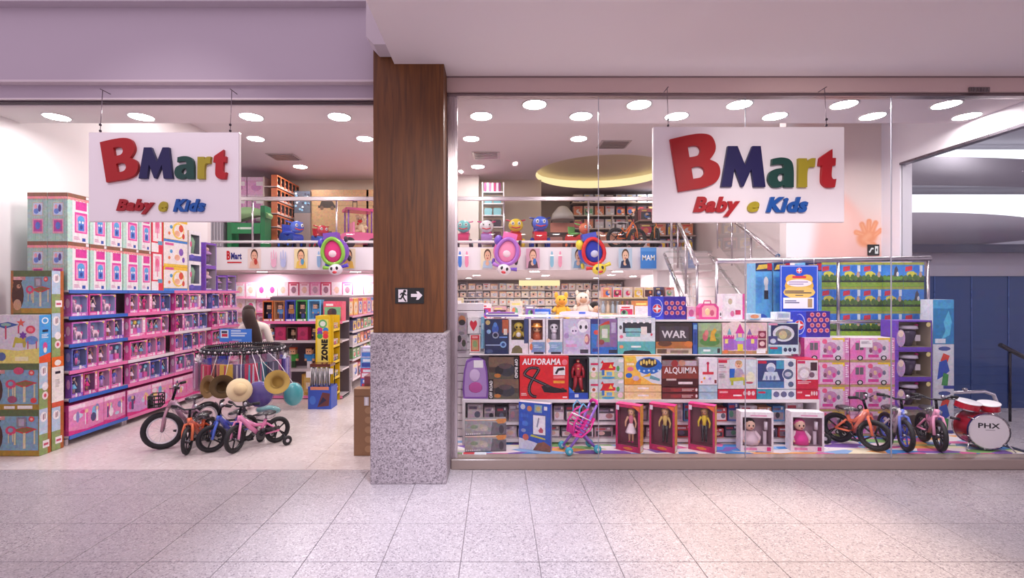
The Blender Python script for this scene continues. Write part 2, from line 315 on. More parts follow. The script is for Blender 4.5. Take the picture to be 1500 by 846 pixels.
mb = holed_plane(-8.6, 5.3, 5.42, 15.6, 4.72, CX, CY, CR); cu_ = struct(mb.build('ceiling_store'))
b = MB(); b.lathe([(CR+.3, 5.02), (CR+.3, 5.0)], '#cbbba8', 'w', 48, o=(CX, CY, 0)); b.build('cove_disc', cu_)
b = MB(); b.lathe([(CR, 4.72), (CR, 4.80), (CR-.03, 4.80), (CR-.03, 4.83), (CR+.02, 4.83), (CR+.02, 4.88), (CR+.3, 4.88), (CR+.3, 5.0)], '#f0d98c', 'cove', 48, o=(CX, CY, 0), cap=False); b.build('cove_led_ring', cu_)
# right mural wall, white end column, back walls
HAND = [(5.11,2.46,5.17,2.51,.125), (5.08,2.52,4.99,2.55,.04), (5.11,2.56,5.07,2.66,.042), (5.16,2.58,5.17,2.70,.042), (5.21,2.57,5.26,2.68,.04), (5.25,2.51,5.33,2.58,.036), (5.13,2.42,5.22,2.37,.06)]
def mural():
    mb = MB(); X0, X1, Z0, Z1, Y = 4.02, 5.36, 1.2, 4.72, 6.55; nx, nz = 90, 220
    def sm(a, b_, x): t = max(0, min(1, (x-a)/(b_-a))); return t*t*(3-2*t)
    def mix(a, b_, t): return tuple(p+(q-p)*t for p, q in zip(a, b_))
    C = lambda h: tuple(int(h[i:i+2], 16)/255 for i in (0, 2, 4))
    def colour(x, z):
        u = (x-X0)/(X1-X0); c = mix(C('e3c8c2'), C('eadbd4'), sm(.2, 1, u))                    # pale backdrop
        d = sm(-.12, .12, z - (3.16 - 1.15*abs(u-.45)**1.7*2.2)); c = mix(C('eeb9ad'), c, d)   # rosy body
        d2 = sm(0, .5, abs(z-2.75+.5*(u-.5))); c = mix(mix(C('f4cabd'), c, .35), c, d2)
        hd = 9
        for (ax, az, bx, bz, r) in HAND:
            dx, dz = bx-ax, bz-az; t = max(0, min(1, ((x-ax)*dx+(z-az)*dz)/(dx*dx+dz*dz))); hd = min(hd, math.hypot(x-ax-t*dx, z-az-t*dz)/r)
        c = mix(C('ea9a70'), c, sm(.6, 1.22, hd)); c = mix(c, C('f2b48e'), .6*(1-sm(0, .55, hd)))
        d3 = sm(.0, .18, u-.12-.10*sin((z-2)*2.2)); c = mix(C('f3ebe8'), c, d3)                  # white left margin
        return c
    ids = [[mb.vert((X0+(X1-X0)*i/nx, Y, Z0+(Z1-Z0)*j/nz)) for j in range(nz+1)] for i in range(nx+1)]
    for i in range(nx):
        for j in range(nz): mb.fi((ids[i][j], ids[i+1][j], ids[i+1][j+1], ids[i][j+1]), colour(X0+(X1-X0)*(i+.5)/nx, Z0+(Z1-Z0)*(j+.5)/nz), 'w')
    return mb
b = MB(); b.box(4.02, 5.36, 6.552, 6.7, 0, 4.72, '#e8dcdc', 'w'); wm = struct(b.build('wall_right_end'))
thing(mural().build('wall_mural'), 'large pink photo mural of a baby hand on the end wall above the stair landing', 'mural')
b = MB(); b.box(5.34, 5.50, 6.25, 6.72, 0, 4.8, '#ece8ee', 'w'); struct(b.build('wall_right_pillar'))
b = MB(); b.box(5.30, 5.40, 6.72, 20.2, 0, 4.8, '#dccfd2', 'w'); struct(b.build('wall_right'))
b = MB(); b.box(-8.6, 5.3, 20.0, 20.2, 0, 4.8, '#d9cbcb', 'w'); struct(b.build('wall_back'))
# mezzanine slab with picture fascia
b = MB(); b.box(-8.5, 3.90, 10.5, 20, 2.24, 2.70, '#d8ccd0', 'w'); b.box(3.90, 5.3, 11.6, 20, 2.24, 2.70, '#d8ccd0', 'w'); mz = struct(b.build('ceiling_mezzanine'))
b = MB(); b.box(-8.5, 3.92, 10.46, 10.498, 2.215, 2.72, '#f1ecf2', 'p')
F = Face(b, (-8.5, 10.459, 2.215), (12.42, 0, 0), (0, 0, .505), .0012)
def fu(px): return ((px-VX)*10.46/FPX+8.5)/12.42
def pic_rect(px0, px1, col, bottom=.07, top=.93): F.rect(fu(px0), bottom, fu(px1), top, col)
F.text('B', fu(332), .44, fu(337.5), .84, '#c8202c', .05); F.text('Mart', fu(338.5), .46, fu(354), .76, '#2a2f86', .05); F.rect(fu(333), .30, fu(354), .36, '#c8202c')
def bust(px, bgc, skin, hair, top, item=None):
    a, c = fu(px-9.5), fu(px+10); F.rect(a, .07, c, .93, bgc); m_ = (a+c)/2; w = c-a
    F.poly([(a+w*.12,.07),(c-w*.1,.07),(c-w*.2,.36),(m_,.46),(a+w*.2,.36)], top); F.ell(m_, .64, w*.27, .27, hair, 14); F.ell(m_, .59, w*.22, .23, skin, 14)
    F.ell(m_-w*.08, .62, w*.025, .03, '#3a2622', 6); F.ell(m_+w*.08, .62, w*.025, .03, '#3a2622', 6); F.ell(m_, .50, w*.07, .03, '#b85a52', 8)
    F.ell(m_-w*.02, .28, w*.14, .10, skin, 8)
    if item: F.ell(m_+w*.12, .36, w*.13, .14, item, 10)
bust(372.5, '#efdcd8', '#eab79e', '#4a2d22', '#efc2b0', '#c04038'); bust(441, '#f0dfae', '#edb994', '#4a3020', '#efcb5a', '#5aa0c8'); bust(511, '#efe0c0', '#e8b28c', '#5a3a26', '#efc45a')
for px, c in ((402, '#efb8d2'), (416, '#b8c0ea')):
    F.ell(fu(px), .30, .0050, .20, c, 10)
    for k in (-1, 0, 1): F.ell(fu(px+k*3.4), .66-abs(k)*.08, .0011, .24, c, 8)
for px, c in ((468, '#9cc4e8'), (674, '#3f78d0'), (684, '#ee8fb4'), (808, '#8cc4de'), (820, '#f0a0bc')):
    F.ell(fu(px), .32, .0034, .22, c, 10); F.rect(fu(px-2.6), .32, fu(px+2.6), .62, c); F.ell(fu(px), .70, .0018, .12, c, 8); F.rect(fu(px-3.2), .60, fu(px+3.2), .66, '#ffffff')
bust(714, '#efe4c6', '#edc0a0', '#5b3d2c', '#b8cfe4'); bust(780, '#d9a8c0', '#edc0a4', '#7a4a34', '#553a4a', '#3a78c8'); bust(846, '#c8dbe8', '#edc0a4', '#4a3428', '#7aa0c8'); bust(914, '#bcd4ea', '#f0c8ac', '#5a4232', '#2c3a60', '#26304a')
F.rect(fu(936), .05, fu(959), .96, '#3f86d8'); F.rect(fu(937), .80, fu(958), .94, '#5a9ce4'); F.text('MAM', fu(938.5), .40, fu(956.5), .64, '#ffffff', .012)
struct(b.build('wall_mezzanine_fascia'))
b = MB(); b.box(3.62, 3.90, 10.62, 10.9, 0, 2.24, '#efe9ee', 'w'); struct(b.build('wall_mezzanine_post'))
b = MB(); b.box(-6.2, 1.2, 12.6, 12.7, 2.72, 4.72, '#d9c9b8', 'w'); b.box(1.2, 5.3, 14.6, 14.7, 2.72, 4.72, '#cfc0b4', 'w'); b.box(1.14, 1.2, 12.7, 14.6, 2.72, 4.72, '#d4c5b8', 'w'); struct(b.build('wall_mezzanine_back'))
b = MB(); b.box(-1.05, -.45, 12.1, 12.6, 2.72, 4.72, '#e3d8d2', 'w'); struct(b.build('wall_mezzanine_pier'))
# shop window: curb, frame, glass panes
b = MB(); b.cbox((2.79, 4.66, .05), (6.46, .17, .10), '#9c8c84', 'g', .006); struct(b.build('trim_window_curb'))
b = MB(); b.box(-.44, 5.34, 4.66, 5.62, 0, .09, '#cfc7ca', 'w'); pf = b.build('floor_platform'); struct(pf)
b = MB(); b.box(-.44, 5.34, 4.752, 5.62, .09, .10, '#eeeeee'); struct(b.build('floor_play_mat', mat=M['foammat']))
b = MB(); b.box(-.478, -.405, 4.60, 4.68, 0, 3.655, '#b3a7a9', 'm'); b.box(-.405, -.38, 4.61, 4.65, .1, 3.64, '#cfc6c8', 'm'); struct(b.build('trim_window_jamb'))
b = MB(); b.box(-.478, 5.44, 4.59, 4.67, 3.625, 3.655, '#8d7f82', 'm'); struct(b.build('trim_window_head'))
gx = [-.38, 1.0, 2.437, 3.866, 5.36]
for i in range(4):
    b = MB(); b.box(gx[i]+.004, gx[i+1]-.004, 4.62, 4.63, .1, 3.625, '#ffffff', 'glass'); w_ = struct(b.build('window_%d' % (i+1)))
    b = MB(); b.box(gx[i+1]-.0028, gx[i+1]+.0028, 4.6195, 4.6305, .1, 3.625, '#a8a8b4', 'g'); b.build('seam', w_)
b = MB(); b.box(5.36, 5.372, 4.70, 6.25, .1, 3.40, '#ffffff', 'glass'); struct(b.build('window_5'))
b = MB(); b.box(5.33, 5.42, 4.62, 6.25, 3.40, 3.43, '#8c8690', 'm'); b.box(5.335, 5.41, 4.62, 6.25, 3.43, 4.72, '#e9e5ea', 'w'); b.box(5.33, 5.42, 4.60, 4.66, 0, 3.40, '#9a9298', 'm'); struct(b.build('trim_side_head'))
b = MB(); b.box(5.33, 5.42, 4.70, 6.25, 0, .1, '#8d8890', 'm'); struct(b.build('trim_side_curb'))
# corridor seen through the side glass
b = MB(); b.box(5.6, 16, 4.5, 17.5, 4.6, 4.7, '#cfcbd4', 'w'); struct(b.build('ceiling_corridor'))
b = MB(); b.box(7.4, 16, 10.0, 10.2, 2.7, 4.6, '#c8c6d0', 'w'); struct(b.build('wall_corridor_far'))
def curved_band(name, y, x0, x1, z0, z1, bow, col, m='w', n=24, lift=.0):
    mb = MB(); top = []; bot = []
    for i in range(n+1):
        t = i/n; x = x0+(x1-x0)*t; yy = y + bow*(t-.15)**2*4; zz = lift*t**2.2
        bot.append(mb.vert((x, yy, z0+zz))); top.append(mb.vert((x, yy+.05, z1)))
    back = [mb.vert((x0+(x1-x0)*i/n, y+3.2, z0+lift*(i/n)**2.2)) for i in range(n+1)]
    for i in range(n): mb.fi((bot[i], bot[i+1], top[i+1], top[i]), col, m, True); mb.fi((back[i], back[i+1], bot[i+1], bot[i]), col, m)
    return mb.build(name)
struct(curved_band('ceiling_corridor_bulkhead', 8.4, 6.2, 13, 3.62, 4.15, .35, '#97939d'))
struct(curved_band('ceiling_corridor_curve', 7.4, 5.9, 10.5, 2.46, 2.98, .5, '#a09ca8', lift=.35))
b = MB(); b.box(6.5, 12, 9.2, 9.24, 4.16, 4.5, '#ffffff', 'cove_w'); struct(b.build('trim_corridor_cove'))  # white cove band: the light washing it is given as its own glow
b = MB(); b.box(6.0, 12, 8.6, 8.64, 3.06, 3.5, '#ffffff', 'cove_w'); struct(b.build('trim_corridor_cove_low'))  # lower cove band glows itself in place of light washed over it
b = MB(); b.box(6.0, 14, 7.0, 7.1, 1.96, 2.38, '#a9a5b2', 'w'); struct(b.build('wall_corridor_fascia'))
b = MB(); b.box(5.95, 14, 6.88, 7.0, 2.30, 2.42, '#232a44', 'g'); struct(b.build('trim_corridor_dark'))
b = MB(); b.box(6.1, 14, 7.02, 7.1, 0, 1.96, '#24447c', 'p')
for i in range(13): b.box(6.5+i*.55, 6.512+i*.55, 7.012, 7.02, .0, 1.96, '#52699a', 'm')
for i in range(14): b.box(6.1, 14, 7.016, 7.02, .1+i*.13, .104+i*.13, '#2c4c86', 'p')
struct(b.build('wall_corridor_blue'))
# ------------------------------------------------------------------ ceiling lights, vents
def ceiling_light(x, y, z, r, label, grp, mat='lamp'):
    t = empty('ceiling_light', (x, y, z), label, 'ceiling light', grp)
    MB().lathe([(r, -.004), (r+.02, -.012), (r+.02, 0)], '#f2eeee', 'g', 20, cap=False).build('frame', t)
    MB().lathe([(r, -.006), (.001, -.007)], '#ffffff', mat, 20, cap=False).build('diffuser', t); return t
G = 'round lights in the front soffit'
i = 0
for px in (783, 936, 1083, 1236, 1386):
    ceiling_light((px-VX)*4.86/FPX, 4.86, 3.65, .115, '%s round light from the column in the front row above the shop glass' % ORD[i], G); i += 1
i = 0
for px in (705, 851, 991, 1135, 1278, 1416):
    ceiling_light((px-VX)*5.18/FPX, 5.18, 3.65, .115, '%s round light from the column in the second row above the shop glass' % ORD[i], G); i += 1
for i, px in enumerate((83, 207, 368, 497)):
    ceiling_light((px-VX)*5.2/FPX, 5.2, 3.65, .115, '%s round light from the white wall above the open shop entrance' % ORD[i], G)
ins = [(-6.8,9.23), (-4.7,9.23), (-2.57,9.23), (-.49,9.23), (1.61,9.23), (3.9,9.23), (-4.68,11.28), (-.44,11.28), (.6,13.1), (-2.6,7.2), (-4.6,7.2), (-.49,7.2), (1.61,7.2), (3.7,7.2), (-2.4,11.6), (4.6,13.4)]
for i, (x, y) in enumerate(ins):
    ceiling_light(x, y, 4.72, .15, '%s round light in the high store ceiling counting from the hat stand inward' % ORD[i], 'round lights in the high store ceiling', 'lamp_in')
low = [(-5.9,11.9), (-3.55,11.9), (-1.5,11.9), (.95,11.7), (3.0,11.7), (-4.4,14.0), (-2.6,14.0), (-.6,14.4), (1.5,14.4), (3.4,14.0), (-1.0,17.2), (1.2,17.6), (3.6,17.0), (-3.4,17.2), (4.5,12.6), (4.4,15.2)]
for i, (x, y) in enumerate(low):
    ceiling_light(x, y, 2.24, .14, '%s round light in the low ceiling under the mezzanine' % ORD[i], 'round lights under the mezzanine', 'lamp_in')
def vent(px, py, H, label):
    Y = FPX*H/(VY-py); t = empty('air_vent', ((px-VX)*Y/FPX, Y, CAM_H+H), label, 'vent', 'square vents in the store ceiling')
    MB().box(-.3, .3, -.25, .25, -.012, 0, '#bfb2b2', 'g').build('frame', t)
    for k in range(5): MB().box(-.25, .25, -.2+k*.09, -.15+k*.09, -.03, -.012, '#8c8082', 'g').build('slat', t)
vent(712, 227, 3.0, 'grey square air vent in the ceiling above the white bookcase'); vent(899, 211, 3.0, 'grey square air vent in the ceiling near the glowing ring'); vent(416, 229, 3.0, 'grey square air vent in the ceiling beside the left shop sign')
b = MB(); b.box(.9, 2.5, 18.6, 18.75, 1.98, 2.2, '#f6d268', 'cove'); b.box(.88, 2.52, 18.59, 18.76, 2.19, 2.235, '#e9e2d8', 'w'); thing(b.build('hanging_light_box'), 'long yellow lit box under the low ceiling above the back shelves', 'light box')
# ================================================================== SHOP SIGNS
def smooth(pts, k=5):                                   # ('c', x, y) is a corner, (x, y) lies on a curve
    out = []; n = len(pts); P = [(p[1], p[2]) if p[0] == 'c' else p for p in pts]; C = [p[0] == 'c' for p in pts]
    for i in range(n):
        j = (i+1) % n; a, b_ = P[i], P[j]; out.append(a)
        if C[i] and C[j]: continue
        p0 = a if C[i] else P[i-1]; p3 = b_ if C[j] else P[(j+1) % n]
        for t in [q/k for q in range(1, k)]:
            out.append(tuple(.5*(2*a[d]+(-p0[d]+b_[d])*t+(2*p0[d]-5*a[d]+4*b_[d]-p3[d])*t*t+(-p0[d]+3*a[d]-3*b_[d]+p3[d])*t**3) for d in (0, 1)))
    return out
c = 'c'
LET = {'B': ('#a8060c', [[(c,155,340),(250,318),(330,308),(385,320),(410,365),(408,410),(c,378,455),(425,480),(438,530),(415,580),(350,612),(275,625),(c,203,637)], [(c,252,381),(285,374),(315,379),(327,405),(310,433),(c,262,443)], [(c,273,502),(310,492),(342,502),(350,530),(330,556),(c,284,566)]]),
       'M': ('#15104e', [[(c,445,608),(c,484,379),(c,537,379),(c,580,488),(c,624,379),(c,669,379),(c,696,609),(c,632,609),(c,617,505),(c,572,607),(c,560,607),(c,520,500),(c,504,608)]]),
       'a': ('#0a433a', [[(c,736,452),(790,444),(838,458),(856,505),(c,857,611),(c,806,611),(c,803,598),(775,612),(735,608),(713,572),(722,530),(755,510),(c,803,503),(798,482),(770,480),(c,734,486)], [(c,803,535),(780,536),(765,555),(772,578),(790,580),(c,803,566)]]),
       'r': ('#a99a1e', [[(c,886,449),(c,932,449),(c,934,470),(955,450),(c,982,448),(c,977,496),(945,500),(935,530),(c,934,611),(c,884,611)]]),
       't': ('#b40c18', [[(c,1014,440),(c,1078,397),(c,1078,447),(c,1098,447),(c,1095,488),(c,1077,488),(1073,545),(1082,566),(c,1100,566),(c,1092,611),(1050,612),(1022,590),(1018,550),(c,1022,489),(c,1003,488),(c,1008,448)]])}
def curve_solid(name, loops, depth, col, parent, bev=.002):
    cu = bpy.data.curves.new('s', 'CURVE'); cu.dimensions = '2D'; cu.fill_mode = 'BOTH'; cu.extrude = depth/2; cu.bevel_depth = bev
    for lp in loops:
        sp = cu.splines.new('POLY'); sp.points.add(len(lp)-1); sp.use_cyclic_u = True
        for p, q in zip(sp.points, lp): p.co = (q[0], q[1], 0, 1)
    o = bpy.data.objects.new('s', cu); COL.objects.link(o); me = o.evaluated_get(bpy.context.evaluated_depsgraph_get()).to_mesh()
    mb = MB()
    for v in me.vertices: mb.vert((v.co.x, -v.co.z, v.co.y))
    for p in me.polygons: mb.fi(tuple(p.vertices), col, 'p')
    o.to_mesh_clear(); bpy.data.objects.remove(o); bpy.data.curves.remove(cu)
    return mb.build(name, parent)
def word_solid(s, bold, depth, col, parent, x0, x1, z0, z1, y, shear=.28):
    cu = bpy.data.curves.new('w', 'FONT'); cu.body = s; cu.offset = bold; cu.shear = shear; cu.extrude = .5; cu.resolution_u = 4; cu.space_character = 1.12
    o = bpy.data.objects.new('w', cu); COL.objects.link(o); me = o.evaluated_get(bpy.context.evaluated_depsgraph_get()).to_mesh(); V = [v.co.copy() for v in me.vertices]
    a, b_ = min(v.x for v in V), max(v.x for v in V); d, e = min(v.y for v in V), max(v.y for v in V); mb = MB()
    for v in V: mb.vert((x0+(x1-x0)*(v.x-a)/(b_-a), y-depth*(v.z+.5), z0+(z1-z0)*(v.y-d)/(e-d)))
    for p in me.polygons: mb.fi(tuple(p.vertices), col, 'p')
    o.to_mesh_clear(); bpy.data.objects.remove(o); bpy.data.curves.remove(cu); return mb.build('word', parent)
def shop_sign(px0, px1, py0, py1, lettermap, words_, wires, label):
    Y = 4.42; k = Y/FPX; t = empty('shop_sign', at((px0+px1)/2, py1, Y), label, 'sign', 'hanging shop signs'); ox, oz = t.location.x, t.location.z
    X = lambda px: (px-VX)*k-ox
    Z = lambda py: CAM_H-(py-VY)*k-oz
    MB().cbox((0, 0, Z(py0)/2), (X(px1)-X(px0), .04, Z(py0)), '#f7f0f2', 'g', .006).build('board', t)
    for ch, (col, loops) in LET.items():
        curve_solid('letter', [[(X(lettermap(x, y)[0]), Z(lettermap(x, y)[1])) for x, y in smooth(lp)] for lp in loops], .028, col, t).location.y = -.034
    for s, col, a, b_, z1, z0, bold in words_: word_solid(s, bold, .022, col, t, X(a), X(b_), Z(z0), Z(z1), -.0205)
    for wx, wy in wires:
        b = MB(); b.cyl((X(wx), .03, Z(wy)), (X(wx), 0.0, Z(py0)-.02), .0035, '#8d8088', 'm', 6); b.cyl((X(wx), .12, Z(wy)), (X(wx), .0, Z(wy)), .004, '#6d5f68', 'm', 6); w_ = b.build('wire', t)
        for q in (12, 3): MB().lathe([(.004,-.012),(.011,-.008),(.011,.008),(.004,.012)], '#4a4048', 'm', 8, o=(X(wx), .004, Z(py0-q))).build('clamp', w_)
shop_sign(956, 1235, 186.5, 326, lambda x, y: (940+x/3.935, 120+y/3.935),
          [('Baby', '#ac0c16', 1013, 1081, 289, 318, .052), ('e', '#b0a01e', 1092, 1109, 296, 311.5, .05), ('Kids', '#0c55a6', 1119, 1180, 289.5, 312, .05)],
          [(979, 127), (1211, 127)], 'large white hanging sign with BMart lettering in front of the shop glass')
k77 = 183/(945/3.935)
shop_sign(132, 352, 194.5, 325, lambda x, y: (152.8+(x-155)/3.935*k77, 204.5+(y-308)/3.935*k77),
          [('Baby', '#a40c1c', 175, 230, 292.5, 314.5, .052), ('e', '#b0a01e', 236.5, 249, 296, 311, .05), ('Kids', '#0c55a6', 257.5, 304, 292.5, 311, .05)],
          [(146.5, 130), (337, 130)], 'smaller white hanging sign with BMart lettering over the open entrance')
# exit signs
def exit_sign(loc, w, h, label, arrow=True, flip=False):
    mb = MB(); mb.box(-w/2, w/2, -.004, .004, 0, h, '#0d1512', 'g'); f = Face(mb, (-w/2, -.004, 0), (w, 0, 0), (0, 0, h))
    if arrow:
        f.rect(.11, .1, .42, .9, '#ece6ea'); f.disc(.33, .79, .014, '#0d1512', 10)
        f.poly([(.2,.68),(.3,.74),(.38,.56),(.42,.57),(.42,.53),(.36,.5),(.32,.56),(.3,.42),(.40,.14),(.35,.12),(.26,.38),(.21,.26),(.12,.28),(.11,.34),(.19,.36),(.24,.60),(.2,.56),(.18,.5),(.16,.56)], '#0d1512')
        f.poly([(.55,.42),(.76,.42),(.73,.24),(.81,.24),(.95,.52),(.81,.78),(.73,.78),(.77,.62),(.55,.62)], '#ece6ea')
    else:
        f.poly([(.1,.25),(.2,.25),(.35,.55),(.5,.55),(.5,.7),(.3,.7),(.15,.4),(.1,.4)], '#dfe6e2'); f.rect(.62, .15, .9, .85, '#dfe6e2'); f.ell(.76, .5, .06, .16, '#0d1512')
    o = mb.build('exit_sign', loc=loc); return thing(o, label, 'sign')
exit_sign((-.790, 4.305, 1.617), .262, .142, 'black emergency exit sign with running figure and arrow on the wooden column')
exit_sign((5.22, 6.54, 2.23), .16, .15, 'small dark stair sign at the foot of the baby mural', False)
# ================================================================== BOXED DOLLS AND THE LONG WALL SHELVES
SK, HAIRS = ['#f0c4a4', '#e8b48e', '#c98d64', '#f4d2bc'], ['#e8c468', '#6b3f24', '#c8743a', '#2e1d1a', '#f0dca0', '#d77ab8', '#8e5ac0']
def doll(mb, x, y, z, h, skin, hair, top, low, skirt=True, spread=.10):
    hd = h*.11
    if skirt: mb.lathe([(h*.17, z+h*.28), (h*.15, z+h*.33), (h*.055, z+h*.56)], low, 'c', 9, o=(x, y, 0))
    for s in (-1, 1):
        mb.tube([(x+s*h*.045, y, z+h*.5), (x+s*h*.05, y, z+h*.25), (x+s*h*.05, y, z+.004)], [h*.05, h*.038, h*.028], skin if skirt else low, 'p', 6)
        mb.tube([(x+s*h*.09, y, z+h*.74), (x+s*h*(.09+spread), y-h*.02, z+h*.58), (x+s*h*(.08+spread), y-h*.06, z+h*.45)], [h*.034, h*.028, h*.02], skin if skirt else top, 'p', 6)
        mb.ell((x+s*h*.05, y-h*.02, z+h*.018), (h*.03, h*.05, h*.02), '#d83a8a' if skirt else '#3a3038', 'g', 6, 4)
    mb.lathe([(h*.06, z+h*.50), (h*.05, z+h*.58), (h*.085, z+h*.72), (h*.05, z+h*.78), (h*.025, z+h*.82)], top, 'c', 8, o=(x, y, 0))
    mb.ell((x, y, z+h*.89), (hd*.82, hd*.85, hd), skin, 'p', 9, 7)
    mb.ell((x, y+hd*.22, z+h*.915), (hd*1.0, hd*.95, hd*.98), hair, 'c', 9, 6); mb.ell((x, y+hd*.55, z+h*.78), (hd*.95, hd*.5, h*.17), hair, 'c', 8, 6)
    for s in (-1, 1): mb.ell((x+s*hd*.32, y-hd*.74, z+h*.895), (hd*.13, hd*.12, hd*.16), '#2a3a6a', 'g', 6, 4)
    mb.ell((x, y-hd*.78, z+h*.845), (hd*.2, hd*.08, hd*.07), '#c8405a', 'g', 6, 4)
def pony(mb, x, y, z, h, col, mane):
    mb.ell((x, y, z+h*.45), (h*.30, h*.15, h*.19), col, 'g', 9, 6)
    for dx in (-.2, .2):
        for dy in (-.08, .08): mb.tube([(x+dx*h, y+dy*h, z+h*.42), (x+dx*h, y+dy*h, z+.002)], [h*.07, h*.06], col, 'g', 6)
    mb.tube([(x-.2*h, y, z+h*.5), (x-.3*h, y, z+h*.8)], [h*.11, h*.08], col, 'g', 6); mb.ell((x-.36*h, y-.02*h, z+h*.84), (h*.16, h*.12, h*.13), col, 'g', 8, 6)
    mb.ell((x-.2*h, y, z+h*.82), (h*.1, h*.1, h*.2), mane, 'c', 7, 5); mb.ell((x+.34*h, y, z+h*.42), (h*.08, h*.08, h*.2), mane, 'c', 7, 5)
def bars(f, u, v, w, n, h, col, gap=1.8, r=None):       # unreadable small print drawn as plain strips
    r = r or rng
    for i in range(n): f.rect(u, v-i*h*gap-h, u+w*r.uniform(.55, 1), v-i*h*gap, col)
def sticker(f, u, v, w, h): f.rect(u, v, u+w, v+h, '#f4f0f2')
DOLLP = []
def make_doll_proto(w, d, h, base, inner, n, kind, seed, trim):
    r = random.Random(seed); win = (.07, .17, .93 if seed % 3 else .80, .93); mb, F, pane, (X0, X1, y0, y1, Z0, Z1) = winbox(w, d, h, base, win, inner)
    f = F['front']; f.rect(0, 0, 1, .15, base); f.rect(.06, .03, .06+.5, .12, trim); bars(f, .62, .12, .3, 2, .03, '#fbe9f4', r=r)
    if not seed % 3: f.rect(.82, .17, 1, 1, trim); f.ell(.91, .8, .05, .07, '#fff2fa', 8); bars(f, .84, .6, .12, 5, .03, '#fff2fa', r=r)
    sticker(f, r.uniform(.05, .7), .02, .13, .16); f.poly([(.55,1),(1,1),(1,.9),(.8,.94)], trim); f.ell(.9, .92, .06, .05, '#f8d84a', 8)
    F['left'].ell(.5, .6, .3, .22, trim, 10); F['right'].ell(.5, .6, .3, .22, trim, 10)
    bk = Face(mb, (X0, y1-.0005, Z0), (X1-X0, 0, 0), (0, 0, Z1-Z0)); 
    for k in range(5): bk.ell(r.random(), r.random(), .16, .14, r.choice([trim, '#f3c6e4', '#c8b6ee', '#ffffff', '#8fc8e8', '#f5e09a', inner]), 9)
    root = mb.build('doll_box'); pane.build('window_film', root)
    for i in range(n):
        m2 = MB(); x = X0+(X1-X0)*(i+.5)/n; y = (y0+y1)/2+.004
        if kind == 'pony': pony(m2, x+.01, y, Z0, (Z1-Z0)*.8, r.choice(['#e6b8e4', '#a8d4ee', '#f6d0e0', '#f6ecc0']), r.choice(['#d84a9a', '#7a4ac0', '#4a8ad0', '#e8a040'])); m2.build('toy_pony', root)
        elif kind == 'set':
            m2.box(x-.03, x+.03, y-.02, y+.03, Z0, Z0+(Z1-Z0)*.35, r.choice(['#e86ab0', '#b488e0', '#f2ecf4'])); m2.cyl((x, y, Z0+(Z1-Z0)*.35), (x, y, Z0+(Z1-Z0)*.6), .012, '#f6e6f0', 'g', 8); m2.ell((x+.02, y, Z0+(Z1-Z0)*.75), (.03, .015, .03), r.choice(['#f070b0', '#8fd0e8', '#f4d860']), 'g', 8, 5); m2.build('toy_accessory', root)
        else: doll(m2, x, y, Z0+.002, (Z1-Z0)*r.uniform(.86, .95), r.choice(SK), r.choice(HAIRS), r.choice(['#e8479a', '#5a6fd0', '#f2e4ee', '#7ac8d8', '#8a4ab8', '#3d3a52']), r.choice(['#f07ab8', '#c8a0e8', '#7ac0e8', '#e83a8c', '#f6d8e8']), r.random() < .7); m2.build('doll', root)
    DOLLP.append((root, w, d, h)); return root
specs = [(.17,.075,.245,'#ea4fa4','#8d83a8',1,'doll','#f7a8d2'), (.25,.08,.24,'#e8479c','#b79ab4',2,'doll','#f9bedd'), (.20,.08,.235,'#6f74c4','#7480aa',1,'doll','#b2a8e6'), (.14,.07,.245,'#dc6ab6','#c0a0c0',1,'doll','#f2d2ea'),
         (.28,.08,.235,'#f27abc','#e2c2d8',3,'set','#fbe0ee'), (.22,.085,.235,'#cc70c0','#a9b2d8',1,'pony','#f0c4e8'), (.18,.075,.248,'#ee70b2','#cfa4c4',1,'doll','#ffd6ec'), (.15,.07,.245,'#8d5cc0','#8a82ac',1,'doll','#e6a8dc'),
         (.31,.08,.225,'#f060ae','#d6acd0',3,'doll','#fbc8e2'), (.22,.08,.24,'#e08ac8','#9ea2c4',2,'set','#f8e2f2'), (.19,.075,.248,'#cc4a92','#946a92',1,'doll','#ea90c4'), (.26,.085,.22,'#ea96cc','#b8b0d4',2,'pony','#fdeaf6')]
for i, s in enumerate(specs): make_doll_proto(s[0], s[1], s[2]*1.045, s[3], s[4], s[5], s[6], 11+i, s[7])
used_proto = set()
def place_proto(root, loc, rz, label, group, cat='doll box'):
    if root.name in used_proto: return dup(root, loc, rz, label, group)
    used_proto.add(root.name); root.location = loc; root.rotation_euler = (0, 0, rz); return thing(root, label, cat, group)
